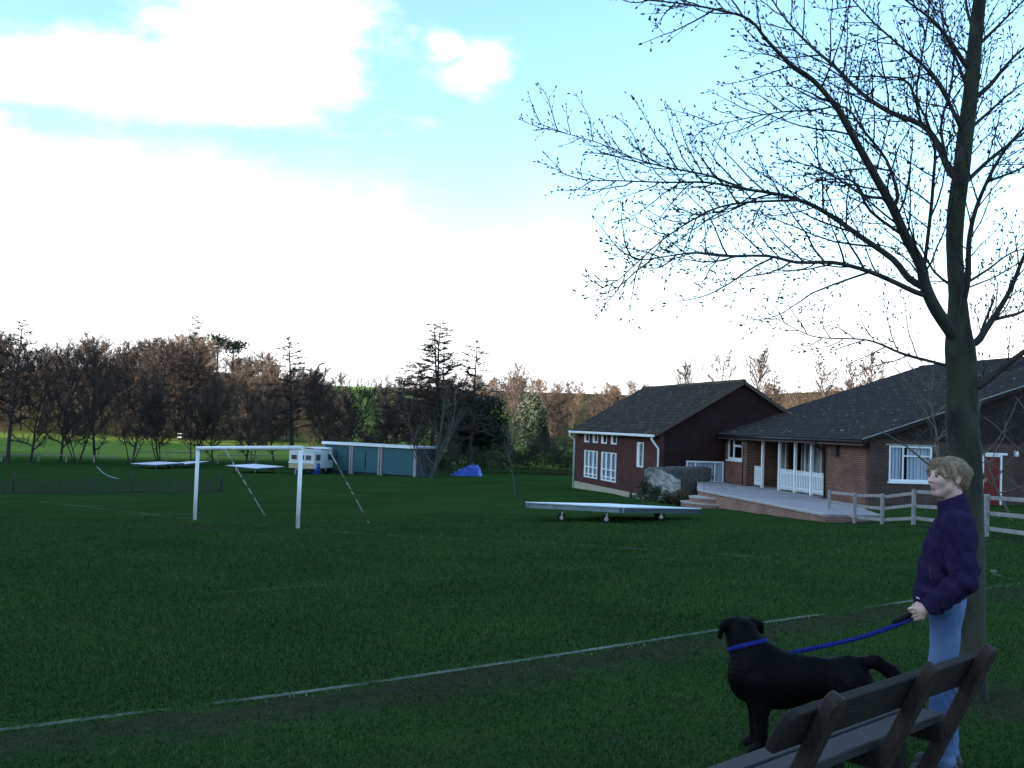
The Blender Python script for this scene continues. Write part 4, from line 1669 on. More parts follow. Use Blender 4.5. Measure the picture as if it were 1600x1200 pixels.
# slack netting and loose cord left on the grass at the left
n0 = ground_at(150, 748)
cd_ = MB()
kk = n0.y / FPX
pts_ = [(0, 0, 19 * kk), (6 * kk, .1, 12 * kk), (14 * kk, .2, 6 * kk), (24 * kk, .2, 2.5 * kk), (36 * kk, .1, .03)]
cd_.tube(pts_, .022, 5)
cr = tag(cd_.build('loose_cord', M('pale_blue_cord', (.30, .45, .48), rough=.8), None, 0, n0), 'pale blue cord hanging slack from a thin cane behind the paling fence', 'cord')
cr2 = tag(MB().tube([(0, 0, -.05), (-.02, 0, 21 * kk)], .02, 6).build('cane', pale_m, None, 0, n0 + Vector((-.035, 0, 0))), 'thin cane holding up the slack pale cord', 'cane')

# small things on the golf course beyond
for px, py, h_, lab in ((427, 689, 9, 'small white marker post on the far fairway, left of the red flag'), (777, 689, 8, 'small white marker post on the far fairway, by the dark cypress')):
    g_ = ground_at(px, py)
    k_ = g_.y / FPX
    m_ = MB().tube([(0, 0, -.1), (0, 0, h_ * k_ * .85)], 1.1 * k_, 8)
    m_.lathe([(1.1 * k_, h_ * k_ * .85), (1.5 * k_, h_ * k_ * .88), (.4 * k_, h_ * k_)], (0, 0, 0), 8)
    tag(m_.build('marker_post', white, None, 0, g_), lab, 'marker post', 'white marker posts on the fairway')
g_ = ground_at(444.5, 686)
k_ = g_.y / FPX
fl_ = thing('golf_flag', 'red flag on a white stick on the far fairway', 'flag', g_)
MB().tube([(0, 0, -.1), (0, 0, 14 * k_)], .5 * k_, 6).build('stick', white, fl_)
m_ = MB()
fp = [(0, 0, 13.8 * k_), (2.6 * k_, .1, 13.2 * k_), (3.4 * k_, .05, 8.2 * k_), (0, 0, 6.5 * k_)]
m_.prism(fp, .02, (0, 1, 0))
m_.build('cloth', M('red_cloth', (.45, .05, .03), rough=.8), fl_)
g_ = ground_at(282, 687)
k_ = g_.y / FPX
bg_ = thing('golf_buggy', 'tiny white golf buggy standing under the far trees at left', 'golf buggy', g_)
m_ = MB()
m_.box(-3.2 * k_, 3.2 * k_, -.6, .6, 8.5 * k_, 10 * k_)
m_.build('canopy', white, bg_, .03)
MB().box(-3 * k_, 3.4 * k_, -.55, .55, 1.6 * k_, 4.8 * k_).build('body', white, bg_, .05)
MB().box(-2.6 * k_, -.6 * k_, -.5, .5, 4.81 * k_, 7 * k_).build('seat', black_plastic, bg_)
for x_ in (-2.9 * k_, 2.9 * k_):
    for y_ in (-.52, .52):
        MB().tube([(x_, y_, 4.7 * k_), (x_, y_, 8.6 * k_)], .03, 5).build('roof_post', black_plastic, bg_)
for x_ in (-2 * k_, 2.2 * k_):
    for y_ in (-.56, .56):
        MB().tube([(x_, y_ - .06, 1.5 * k_), (x_, y_ + .06, 1.5 * k_)], 1.5 * k_, 10, sm=False).build('wheel', tyre_m, bg_)

# small stump post on the grass in front of the hall
g_ = ground_at(985.5, 778)
tag(MB().tube([(0, 0, -.1), (0, 0, .5), (.0, 0, .53)], [.05, .05, .03], 8).build('short_post', pale_m, None, 0, g_), 'short dark post stuck in the grass before the hall', 'post')
g_ = ground_at(1016, 780)
kb = MB()
kp = [ground_at(px, py) - g_ for px, py in ((980, 777), (1005, 776.5), (1030, 778), (1046, 781))]
for a_, b_ in zip(kp[:-1], kp[1:]):
    for i in range(4):
        p0, p1 = a_.lerp(b_, i / 4 + .01), a_.lerp(b_, (i + 1) / 4 - .01)
        MB().bar(p0 + Vector((0, 0, .04)), p1 + Vector((0, 0, .04)), .12, .14).build('kerb_stone', coping_m, None, .01, g_) if False else kb.bar(p0 + Vector((0, 0, .04)), p1 + Vector((0, 0, .04)), .12, .14)
kerb_root = thing('bed_edging', 'pale stone edging of the planted bed before the flint wall', 'edging', g_)
for i in range(0, len(kb.v), 8):
    MB().hexa(kb.v[i:i + 8]).build('edging_stone', coping_m, kerb_root)

# ---------------- bench in the foreground
bench_m = M('dark_bench_timber', (.017, .012, .010), (.009, .0065, .006), 5, .75, .6, 18, stretch=(1.2, 12, 12), spec=.25)
seat_m = M('grey_seat_timber', (.020, .0195, .023), (.012, .012, .0145), 5, .7, .5, 18, stretch=(1, 12, 12), spec=.35)
upr_m = M('brown_bench_upright', (.036, .021, .016), (.019, .012, .0095), 5, .7, .6, 14, stretch=(8, 8, 1), spec=.3)
b1, b2, b3 = at(1310, 1085, 4.0), at(1469, 1040, 4.58), at(1549, 1010, 5.05)
bd_ = Vector((b3.x - b1.x, b3.y - b1.y, 0)).normalized()
bench_o = Vector(((b1.x + b3.x) / 2, (b1.y + b3.y) / 2, 0))
bench_o.z = gzf(bench_o.x, bench_o.y)
bench = thing('bench', 'dark weathered timber bench with three sloping back posts, seen from behind', 'bench', bench_o, math.atan2(bd_.y, bd_.x))
bn = Vector((-bd_.y, bd_.x, 0))                  # local +Y: towards the pitch
ZT = (b1.z + b2.z + b3.z) / 3 - bench_o.z
bx = [(Vector((q.x, q.y, 0)) - Vector((bench_o.x, bench_o.y, 0))).dot(bd_) for q in (b1, b2, b3)]
by = [(Vector((q.x, q.y, 0)) - Vector((bench_o.x, bench_o.y, 0))).dot(bn) for q in (b1, b2, b3)]
bz = [q.z - bench_o.z for q in (b1, b2, b3)]
TILT = math.tan(math.radians(25))


def upright(x_, y_, z_, mat_):
    """leaning back post with a rounded top; leans towards -Y going up"""
    w_, d_ = .085, .06
    ax = Vector((0, -math.sin(math.radians(25)), math.cos(math.radians(25))))
    nrm = Vector((0, ax.z, -ax.y))
    top = Vector((x_, y_, z_))
    Ln = z_ / ax.z + .12
    prof_ = []
    for a_ in np.linspace(0, math.pi, 9):
        prof_.append((math.cos(a_) * w_ / 2, -w_ / 2 + math.sin(a_) * w_ / 2))
    prof_ = [(w_ / 2, -Ln)] + prof_ + [(-w_ / 2, -Ln)]
    pts_ = [top + Vector((p_[0], 0, 0)) + ax * p_[1] - nrm * d_ / 2 for p_ in prof_]
    return MB().prism(pts_, d_, nrm).build('back_post', mat_, bench, .005)


for i in range(3):
    upright(bx[i], by[i] if i != 1 else (by[0] + by[2]) / 2, bz[i], upr_m)
ax_ = Vector((0, -math.sin(math.radians(25)), math.cos(math.radians(25))))
nr_ = Vector((0, ax_.z, -ax_.y))
PX0, PX1 = bx[0] - .235, bx[2] + .02


def plank(x0_, x1_, c0_, c1_, th_, mat_, name, round_end=True):
    """back plank lying on the pitch side of the posts; c: distance of its edges below the post tops"""
    def P(x__, c__):
        t__ = (x__ - bx[0]) / (bx[2] - bx[0])
        zz_ = bz[0] + (bz[2] - bz[0]) * t__
        yy__ = by[0] + (by[2] - by[0]) * t__
        return Vector((x__, yy__, zz_)) - ax_ * c__ + nr_ * .0315
    pr_ = [(x1_, c1_), (x1_, c0_)] + ([(x0_ + .07, c0_), (x0_ + .03, c0_ + .02), (x0_ + .008, c0_ + .06), (x0_, c0_ + .1), (x0_, c1_)] if round_end else [(x0_, c0_), (x0_, c1_)])
    return MB().prism([P(*q) for q in pr_], th_, nr_).build(name, mat_, bench, .005)


plank(PX0, PX1, .085, .255, .042, bench_m, 'back_plank')
SZ = .405
yc = (by[0] + by[2]) / 2
ys0 = yc + (ZT - SZ) * TILT + .07
for i, (y0_, y1_) in enumerate(((ys0, ys0 + .145), (ys0 + .16, ys0 + .265))):
    MB().box(PX0 - .02, PX1 + .04, y0_, y1_, SZ - .045, SZ).build('seat_plank', seat_m, bench, .006)
for i in range(3):
    MB().box(bx[i] - .045, bx[i] + .045, ys0 - .03, ys0 + .26, SZ - .13, SZ - .046).build('seat_bearer', bench_m, bench, .004)
    MB().bar((bx[i], ys0 + .22, SZ - .131), (bx[i], ys0 + .20, -.1), .085, .06, (0, 1, 0)).build('front_leg', bench_m, bench, .004)

# ------------------------------------------------------------------ vegetation
def seg_mesh(P0, P1, R0, R1, n=3):
    """separate tapered prisms for many short branch pieces, vectorised"""
    P0, P1 = np.asarray(P0, float), np.asarray(P1, float)
    R0, R1 = np.asarray(R0, float), np.asarray(R1, float)
    t_ = P1 - P0
    t_ /= np.linalg.norm(t_, axis=1, keepdims=True) + 1e-9
    ref = np.where(np.abs(t_[:, 2:3]) < .9, np.array([[0, 0, 1.]]), np.array([[1., 0, 0]]))
    s_ = np.cross(t_, ref)
    s_ /= np.linalg.norm(s_, axis=1, keepdims=True) + 1e-9
    u_ = np.cross(t_, s_)
    V_ = np.zeros((len(P0), 2 * n, 3))
    for k in range(n):
        a_ = 2 * np.pi * k / n
        d_ = s_ * math.cos(a_) + u_ * math.sin(a_)
        V_[:, k] = P0 + d_ * R0[:, None]
        V_[:, n + k] = P1 + d_ * R1[:, None]
    f_ = np.array([[k, (k + 1) % n, n + (k + 1) % n, n + k] for k in range(n)])
    F_ = (np.arange(len(P0)) * 2 * n)[:, None, None] + f_[None]
    return V_.reshape(-1, 3), F_.reshape(-1, 4)


def grow_path(rg_, p, d, length, nseg, wander, up):
    """polyline from p along d, bending upwards by up and wandering"""
    pts = [p]
    d = d / (np.linalg.norm(d) + 1e-9)
    for _ in range(nseg):
        d = d + rg_.normal(0, wander, 3) + np.array([0, 0, up])
        d /= np.linalg.norm(d)
        p = p + d * length / nseg
        pts.append(p)
    return np.array(pts)


def bare_tree(name, seed, H=10., R=4., stems=1, base=.2, nl=16, n2=8, n3=10, up0=.35, lay=False, lean=.15, tw=.014, tr=None, round_=1.0, fine=2, droop=0.):
    """returns (wood mesh, twig mesh) of one leafless tree"""
    rg_ = np.random.default_rng(seed)
    W0, W1, A0, A1 = [], [], [], []
    T0, T1, B0, B1 = [], [], [], []
    tr = tr or H * .016

    def add_path(L0, L1, RA, RB, pts, ra, rb):
        k = len(pts) - 1
        for i in range(k):
            L0.append(pts[i])
            L1.append(pts[i + 1])
            RA.append(ra + (rb - ra) * i / k)
            RB.append(ra + (rb - ra) * (i + 1) / k)

    for s_ in range(stems):
        az = rg_.random() * 6.28 if stems > 1 else rg_.random() * 6.28
        ln = lean * (1.0 if stems == 1 else 1 + rg_.random())
        d_ = np.array([math.cos(az) * ln, math.sin(az) * ln, 1.0])
        off = np.array([math.cos(az), math.sin(az), 0]) * (.12 * (stems > 1))
        Hs = H * (1 if s_ == 0 else rg_.uniform(.7, 1))
        trunk = grow_path(rg_, off + np.array([0, 0, -.3]), d_, Hs * .97 + .3, 14, .05 if not lay else .018, .04)
        rts = tr / (1 if stems == 1 else stems ** .5)
        add_path(W0, W1, A0, A1, trunk, rts, rts * .12)
        tl_ = np.linspace(0, 1, 15)
        nls = max(4, nl // (1 if stems == 1 else max(1, int(stems * .6))))
        for i in range(nls):
            f_ = base + (1 - base) * ((i + rg_.random()) / nls) ** .9
            p_ = np.array([np.interp(f_, tl_, trunk[:, k]) for k in range(3)])
            az = i * 2.4 + rg_.normal(0, .5)
            g_ = (f_ - base) / (1 - base)
            if lay:
                Lb = R * (1.02 - g_ ** 1.3 * .85) * rg_.uniform(.65, 1.1)
                dz = up0 * rg_.uniform(.2, 1.2)
            else:
                Lb = R * (1.05 - round_ * abs(g_ - .35) ** 1.4 * 1.1) * rg_.uniform(.7, 1.1)
                dz = up0 + g_ * 1.1
            Lb = max(Lb, .12 * R)
            lb = grow_path(rg_, p_, np.array([math.cos(az), math.sin(az), dz]), Lb, 6, .13, (.05 if not lay else .0) - droop)
            rb_ = max(.02, rts * (1 - f_) * .55 + .015 * H / 10)
            add_path(W0, W1, A0, A1, lb, rb_, .012)
            for j in range(n2):
                ff = .18 + .82 * (j + rg_.random()) / n2
                q_ = np.array([np.interp(ff, np.linspace(0, 1, 7), lb[:, k]) for k in range(3)])
                td = lb[-1] - lb[0]
                td /= np.linalg.norm(td)
                sd_ = td * .7 + rg_.normal(0, .55, 3) * (np.array([1, 1, .35]) if lay else 1) + np.array([0, 0, .15 if not lay else 0.])
                L2 = Lb * .42 * rg_.uniform(.5, 1.1) * (1.15 - ff * .5)
                sb = grow_path(rg_, q_, sd_, L2, 4, .16, .05 if not lay else .02)
                add_path(T0, T1, B0, B1, sb, tw * 1.4, tw * .6)
                for k3 in range(n3):
                    f3 = rg_.random()
                    r_ = np.array([np.interp(f3, np.linspace(0, 1, 5), sb[:, k]) for k in range(3)])
                    td2 = sb[-1] - sb[0]
                    td2 /= np.linalg.norm(td2) + 1e-9
                    d3 = td2 * .8 + rg_.normal(0, .6, 3) * (np.array([1, 1, .45]) if lay else 1) + np.array([0, 0, .12])
                    L3 = L2 * .5 * rg_.uniform(.4, 1.2)
                    tp_ = grow_path(rg_, r_, d3, L3, fine, .2, .05)
                    add_path(T0, T1, B0, B1, tp_, tw * .75, tw * .35)
    V_, F_ = seg_mesh(W0, W1, A0, A1, 6)
    wood = np_mesh(name + '_wood', V_, [F_], True)
    V_, F_ = seg_mesh(T0, T1, B0, B1, 3)
    twig = np_mesh(name + '_twigs', V_, [F_])
    return wood, twig


def leaf_mesh(name, pts, size, seed, flat=0.0):
    rg_ = np.random.default_rng(seed)
    n_ = len(pts)
    a_ = rg_.normal(0, 1, (n_, 3))
    a_ /= np.linalg.norm(a_, axis=1, keepdims=True)
    b_ = np.cross(a_, rg_.normal(0, 1, (n_, 3)))
    b_ /= np.linalg.norm(b_, axis=1, keepdims=True)
    s_ = size * rg_.uniform(.5, 1.3, (n_, 1))
    V_ = np.stack([pts - a_ * s_, pts + b_ * s_ * .5, pts + a_ * s_, pts - b_ * s_ * .5], 1)
    return np_mesh(name, V_.reshape(-1, 3), [np.arange(4 * n_).reshape(-1, 4)])


def clumped(seed, fn, nc, per, cs):
    """leaf positions in clumps; fn(rng, n) gives clump centres"""
    rg_ = np.random.default_rng(seed)
    c_ = fn(rg_, nc)
    r_ = cs * rg_.uniform(.5, 1.4, (nc, 1, 1))
    p_ = c_[:, None, :] + rg_.normal(0, .5, (nc, per, 3)) * r_
    return p_.reshape(-1, 3)


def ell(rx, ry, rz, cz, lo=.55):
    def f(rg_, n_):
        d_ = rg_.normal(0, 1, (n_, 3))
        d_ /= np.linalg.norm(d_, axis=1, keepdims=True)
        r_ = rg_.uniform(lo, 1.0, (n_, 1)) * (1 + .18 * np.sin(d_[:, :1] * 5 + d_[:, 2:] * 4) + .12 * np.sin(d_[:, 1:2] * 9))
        return d_ * r_ * np.array([rx, ry, rz]) + np.array([0, 0, cz])
    return f


def cone(r, h, z0=.3):
    def f(rg_, n_):
        z_ = rg_.random(n_) ** 1.4
        a_ = rg_.random(n_) * 6.283
        rr_ = r * (1 - z_) ** .75 * rg_.uniform(.6, 1.0, n_)
        return np.stack([np.cos(a_) * rr_, np.sin(a_) * rr_, z0 + z_ * (h - z0)], -1)
    return f


bark_m = M('dark_bark', (.030, .024, .022), (.045, .038, .033), 2, .95, .6, 8)
twig_dark = M('dark_twigs', (.046, .034, .028), (.070, .051, .041), .25, .95)
twig_green = M('mossy_twigs', (.040, .042, .028), (.055, .052, .035), .3, .95)
twig_brown = M('russet_twigs', (.085, .058, .046), (.115, .080, .062), .2, .95)
twig_pale = M('pale_russet_twigs', (.17, .115, .085), (.22, .16, .12), .2, .95)
bark_far = M('far_bark', (.06, .05, .042), (.09, .075, .06), 1, .95)
ever_m = M('dark_evergreen_leaves', (.008, .017, .010), (.014, .028, .014), .7, .8)
cyp_m = M('cypress_leaves', (.010, .022, .014), (.018, .034, .018), .7, .8)
grey_ever = M('grey_green_leaves', (.045, .065, .042), (.085, .105, .065), .5, .8)
bush_m = M('bush_leaves', (.022, .040, .016), (.045, .060, .022), .8, .8)

proto = {}


def make_tree(kind, name, label, cat, loc, H, group=None, rz=None, wide=1.0, mats=None):
    wood, twig, H0 = proto[kind]
    s_ = H / H0
    o = thing(name, label, cat, loc, rnd.uniform(0, 6.28) if rz is None else rz, group)
    o.scale = (s_ * wide, s_ * wide, s_)
    mw, mt = mats or (bark_m, twig_dark)
    for nm, me_, mm in (('trunk', wood, mw), ('crown', twig, mt)):
        if me_ is None:
            continue
        c = bpy.data.objects.new(nm, me_)
        if not me_.materials:
            me_.materials.append(mm)
        link(c, o)
        c.material_slots[0].link = 'OBJECT'
        c.material_slots[0].material = mm
    return o


for i in range(4):
    proto['round%d' % i] = (*bare_tree('round_tree', 20 + i, 10, 4.1, 1, .12, 20, 10, 14, .45, tw=.026), 10)
for i in range(2):
    proto['multi%d' % i] = (*bare_tree('multi_tree', 40 + i, 9, 3.3, 4, .22, 28, 8, 9, .6, lean=.22, tw=.022), 9)
for i in range(3):
    proto['alder%d' % i] = (*bare_tree('alder', 50 + i, 14, 2.7, 1, .28, 40, 8, 13, .30, lay=True, lean=.05, tw=.026, tr=.15), 14)
for i in range(2):
    proto['fine%d' % i] = (*bare_tree('fine_tree', 60 + i, 12, 3.4, 1, .3, 18, 7, 9, .8, tw=.026, tr=.17), 12)
proto['small0'] = (*bare_tree('small_tree', 70, 6.8, 2.6, 5, .10, 24, 7, 6, .8, lean=.34, tw=.007, tr=.16), 6.8)
proto['small1'] = (*bare_tree('small_tree', 71, 4.4, 2.1, 1, .28, 13, 6, 5, .4, tw=.0045, tr=.06), 4.4)
proto['small2'] = (*bare_tree('small_tree', 73, 4.4, 1.9, 2, .2, 12, 5, 4, .5, tw=.0045, tr=.06, lean=.2), 4.4)
proto['sapling'] = (*bare_tree('sapling', 72, 3.6, .9, 1, .35, 9, 4, 3, .9, tw=.004, tr=.035), 3.6)


def px_tree(kind, name, label, px, base, top, d=None, group=None, wide=1.0, mats=None, cat='tree'):
    """tree whose foot shows at photo row base (or at distance d) and whose tip shows at row top"""
    if d is None:
        g_ = ground_at(px, base)
    else:
        q_ = at(px, base, d)
        g_ = Vector((q_.x, d, gzf(q_.x, d)))
    H_ = at(px, top, g_.y).z - g_.z
    return make_tree(kind, name, label, cat, g_, H_, group, None, wide, mats)


# wood on the left: rows of single trees
GWOOD = 'dark bare trees of the wood on the left'
LW = 'dark leafless tree in the dense wood beyond the left end of the pitch'
rr = random.Random(11)
top_x = [-80, 0, 60, 120, 180, 240, 290, 330, 360, 420, 450, 530, 565]
top_y = [520, 528, 545, 535, 548, 540, 545, 582, 604, 602, 582, 578, 622]
front_row = [(-30, 93), (48, 90), (95, 96), (150, 100), (335, 97), (385, 100), (430, 104), (505, 108)]
for px, d in front_row:
    tpy = np.interp(px, top_x, top_y) + rr.uniform(8, 30)
    px_tree('round%d' % rr.randrange(4), 'bare_tree', LW, px, 700, tpy, d, GWOOD, rr.uniform(.8, 1.05))
for px in range(-70, 528, 21):
    d = rr.uniform(148, 163)
    tpy = np.interp(px, top_x, top_y) + rr.uniform(0, 26)
    px_tree('round%d' % rr.randrange(4), 'bare_tree', LW, px + rr.uniform(-10, 10), 700, tpy, d, GWOOD, rr.uniform(.85, 1.1))
for px in range(-80, 340, 17):
    d = rr.uniform(168, 200)
    tpy = np.interp(px, top_x, top_y) + rr.uniform(-6, 16)
    px_tree('round%d' % rr.randrange(4), 'bare_tree', LW, px + rr.uniform(-10, 10), 695, tpy, d, GWOOD, rr.uniform(.85, 1.15))
# individual trees of the wood one can point to
px_tree('alder0', 'bare_tree', 'tallest spindly bare tree rising above the wood at left', 285, 700, 487, 150, None, 1.2)
px_tree('alder1', 'bare_tree', 'bare tree with a straight dark trunk at the far left edge', 12, 716, 492, 88, None, 1.3)
for px, lab in ((205, 'multi stemmed bare tree at the edge of the wood, left of the leaning clump'), (300, 'leaning clump of bare stems behind the white pitch covers'), (250, 'many stemmed bare tree between two leaning clumps at the wood edge'), (120, 'low many stemmed bare tree at the wood edge near the far left')):
    px_tree('multi%d' % (px % 2), 'bare_tree', lab, px, 718, 590, 91 + (px % 7), None, 1.0)
px_tree('alder2', 'alder_tree', 'tall bare alder standing over the caravan', 458, 700, 520, 100, None, 1.7)
px_tree('multi0', 'bare_tree', 'broad bare tree just right of the tall alder over the caravan', 520, 702, 575, 98, None, 1.2)
px_tree('multi1', 'bare_tree', 'low bare bush like tree left of the garages under the alder', 392, 706, 625, 94, None, .9)
for i in range(40):
    px = -60 + i * 15.5 + rr.uniform(-6, 6)
    px_tree('multi%d' % (i % 2), 'bush', 'low dark thicket bush under the trees of the wood on the left', px, 690, rr.uniform(640, 668), rr.uniform(143, 156), 'thicket under the wood on the left', 1.5, (bark_m, rr.choice([twig_dark, twig_green])), 'bush')
for i in range(15):
    px = rr.uniform(595, 730) if i < 12 else rr.uniform(545, 600)
    px_tree(rr.choice(['round0', 'round1', 'round2', 'multi0', 'multi1']), 'bare_tree', 'tangled bare tree in the copse behind the garages', px, 690, rr.uniform(598, 640) if i < 12 else rr.uniform(655, 668), rr.uniform(112, 150), 'copse behind the garages', rr.uniform(.9, 1.2), (bark_m, rr.choice([twig_dark, twig_green, twig_brown])))
# alders behind the garages
px_tree('alder1', 'alder_tree', 'leaning bare alder behind the middle of the garages', 614, 702, 567, 92, None, 1.7)
px_tree('alder2', 'alder_tree', 'slim bare alder just left of the two tallest alders', 640, 702, 560, 94, None, 1.6)
px_tree('alder0', 'alder_tree', 'shorter bare alder standing between and before the two tallest alders', 684, 702, 545, 93, None, 1.5)
px_tree('alder0', 'alder_tree', 'left one of the two tallest alders behind the garages', 672, 702, 497, 96, None, 1.5)
px_tree('alder1', 'alder_tree', 'right one of the two tallest alders behind the garages', 694, 702, 500, 97, None, 1.5)
px_tree('alder2', 'alder_tree', 'bare alder right of the two tallest, before the dark evergreen', 732, 702, 527, 99, None, 1.6)
px_tree('multi0', 'bare_tree', 'low spreading bare thicket tree behind the left garage door', 570, 702, 640, 96, None, 1.3)
px_tree('small0', 'small_tree', 'small bare tree forking low before the right end of the garages', 668, 748, 588, None, None, 1.0, (M('grey_green_bark', (.10, .095, .075), (.065, .06, .05), 5, .9), twig_green))
px_tree('sapling', 'sapling', 'thin bare sapling alone on the grass before the scrub', 807, 772, 672, None, None, 1.6, (bark_far, twig_green))

# evergreens in the middle distance
def evergreen(kind_pts, label, name, px, base, d, size, mat_, trunk_h=1.5, seed=1, cat='tree', group=None, tr_=.2):
    q_ = at(px, base, d)
    g_ = Vector((q_.x, d, gzf(q_.x, d)))
    o = thing(name, label, cat, g_, 0, group)
    obj('crown', leaf_mesh(name + '_crown', kind_pts, size, seed), mat_, o)
    MB().tube([(0, 0, -.3), (.05, 0, trunk_h * .5), (0, .05, trunk_h)], [tr_, tr_ * .8, tr_ * .6], 8).build('trunk', bark_m, o)
    return o


evergreen(clumped(1, ell(3.4, 3.0, 3.4, 4.4), 330, 26, .75), 'broad dark evergreen tree with a dense crown right of the alders', 'evergreen_tree', 742, 690, 108, .20, ever_m, 4, 1)
evergreen(clumped(11, ell(2.2, 2.2, 2.4, 3.6), 160, 26, .7), 'smaller dark evergreen leaning against the broad one', 'evergreen_tree', 716, 690, 112, .20, ever_m, 3, 2)
evergreen(clumped(2, cone(1.25, 4.6, .2), 150, 26, .4), 'left one of two small dark cypresses on the fairway edge', 'cypress', 786, 688, 150, .16, cyp_m, 2, 3, tr_=.12)
evergreen(clumped(3, cone(1.5, 6.0, .2), 190, 26, .45), 'right and taller of two dark cypresses on the fairway edge', 'cypress', 845, 688, 150, .16, cyp_m, 2, 4, tr_=.12)
evergreen(clumped(4, ell(2.3, 2.2, 4.0, 5.0), 220, 22, .8), 'pale grey green evergreen behind the taller cypress', 'evergreen_tree', 830, 688, 160, .20, grey_ever, 3, 5)
px_tree('round1', 'bare_tree', 'rounded grey bare tree above the left cypress', 803, 688, 578, 175, None, .8, (bark_far, twig_brown))
# scrub and hedging beyond the grass
GSC = 'dark scrub bushes along the edge of the field'
for i, (px, base, d, rx, h_) in enumerate([(700, 735, 84, 1.3, 2.6), (690, 742, 80, 1.0, 2.2), (760, 725, 92, 1.5, 1.8), (790, 722, 94, 1.8, 2.0), (825, 722, 94, 2.0, 2.5), (858, 722, 93, 2.0, 2.3), (885, 722, 92, 1.8, 2.2), (905, 722, 95, 2.0, 2.6),
                                            (740, 712, 104, 1.8, 1.6), (775, 708, 108, 2.0, 1.8), (815, 708, 106, 1.8, 1.8), (870, 706, 104, 2.2, 2.6)]):
    q_ = at(px, base, d)
    g_ = Vector((q_.x, d, gzf(q_.x, d)))
    o = thing('scrub_bush', 'dark tangled scrub bush along the edge of the field beside the hall', 'bush', g_, rr.uniform(0, 6), GSC)
    obj('foliage', leaf_mesh('scrub', clumped(60 + i, ell(rx, rx, h_ * .55, h_ * .45, .2), 60, 14, .5), .09, i), bush_m, o)
    w_, t_ = proto['multi%d' % (i % 2)][:2]
    c = bpy.data.objects.new('stems', t_)
    link(c, o)
    c.scale = (rx / 3.3, rx / 3.3, h_ * 1.25 / 9)
    c.material_slots[0].link = 'OBJECT'
    c.material_slots[0].material = twig_green
# trees of the far hillsides
GH1 = 'lit brown trees on the far hillside'
for i in range(100):
    px = rr.uniform(305, 500) if i < 66 else rr.uniform(130, 330)
    d = rr.uniform(205, 300)
    tb = np.interp(px, [130, 300, 330, 400, 480, 545], [530, 520, 535, 548, 570, 592])
    px_tree('round%d' % rr.randrange(4), 'hillside_tree', 'russet bare tree among those on the sunlit hillside above the wood', px, 640, tb + rr.uniform(0, 50), d, GH1, rr.uniform(1.1, 1.5), (bark_far, rr.choice([twig_pale, twig_brown, twig_pale])))
for i, (px, tb, lab) in enumerate(((338, 524, 'left one of two flat topped dark pines on the hill crest'), (362, 532, 'right one of two flat topped dark pines on the hill crest'))):
    q_ = at(px, 600, 290)
    zt_ = at(px, tb, 290).z - gzf(q_.x, 290)
    evergreen(clumped(80 + i, ell(4.6, 4.0, 1.9, zt_ - 1.6, .1), 70, 16, 1.3), lab, 'pine_tree', px, 600, 290, .35, ever_m, zt_ - 1, 9 + i, tr_=.3)
GH2 = 'bare trees along the far skyline'
for i in range(150):
    px = rr.uniform(740, 1010) if i < 46 else rr.uniform(1180, 1330) if i < 66 else rr.uniform(500, 1010)
    d = rr.uniform(255, 420) if i < 66 else rr.uniform(440, 520)
    tb = np.interp(px, [540, 700, 760, 800, 850, 920, 1010, 1180, 1330], [587, 590, 590, 588, 592, 600, 600, 602, 615])
    px_tree('round%d' % rr.randrange(4), 'skyline_tree', 'hazy brown bare tree in the belt of woodland on the far skyline', px, 650, tb + rr.uniform(0, 22) + (0 if i < 66 else -6), d, GH2, rr.uniform(1.0, 1.5), (bark_far, rr.choice([twig_brown, twig_brown, twig_pale])))
for i in range(34):
    px = rr.uniform(790, 1000) if i < 24 else rr.uniform(1190, 1330)
    d = rr.uniform(170, 250)
    px_tree('round%d' % rr.randrange(4), 'skyline_tree', 'hazy brown bare tree in the belt of woodland on the far skyline', px, 680, rr.uniform(612, 640) - (0 if i < 24 else 12), d, GH2, rr.uniform(1.0, 1.4), (bark_far, rr.choice([twig_brown, twig_dark, twig_brown])))
# hedges on the green hill
for i in range(12):
    px = rr.uniform(560, 660)
    px_tree('round%d' % rr.randrange(4), 'hedgerow_tree', 'small bare tree in the hedgerow crossing the green hillside', px, 650, rr.uniform(618, 640), rr.uniform(270, 340), 'hedgerow trees on the green hill', 1.2, (bark_far, twig_green))
# bare trees behind the buildings
for i, (px, tb, k, wd) in enumerate([(1040, 566, 'fine0', 1.0), (1075, 572, 'fine1', .9), (1110, 556, 'fine1', 1.1), (1150, 542, 'fine0', 1.15), (1186, 560, 'fine1', 1.0)]):
    px_tree(k, 'bare_tree', ['leftmost fine bare tree showing over the hall roof', 'second fine bare tree from the left over the hall roof', 'middle one of the fine bare trees over the hall roof', 'tallest fine bare tree over the hall ridge', 'fine bare tree over the right slope of the hall roof'][i], px, 700, tb, 128 + 5 * (i % 3), 'fine bare trees behind the hall', wd, (bark_far, twig_dark))
px_tree('alder1', 'bare_tree', 'dark thin tree in the gap between hall and clubhouse roofs, left', 1212, 700, 572, 105, None, .8)
px_tree('alder2', 'bare_tree', 'bare pole like tree in the gap between hall and clubhouse roofs, right', 1248, 700, 575, 110, None, .35)
for i, (px, tb, k) in enumerate([(1318, 566, 'fine0'), (1345, 556, 'fine1'), (1375, 566, 'fine0')]):
    px_tree(k, 'bare_tree', ['left one of three twiggy trees over the clubhouse roof', 'middle one of three twiggy trees over the clubhouse roof', 'right one of three twiggy trees over the clubhouse roof'][i], px, 700, tb, 100 + 4 * i, 'twiggy trees behind the clubhouse roof', 1.2, (bark_far, twig_dark))
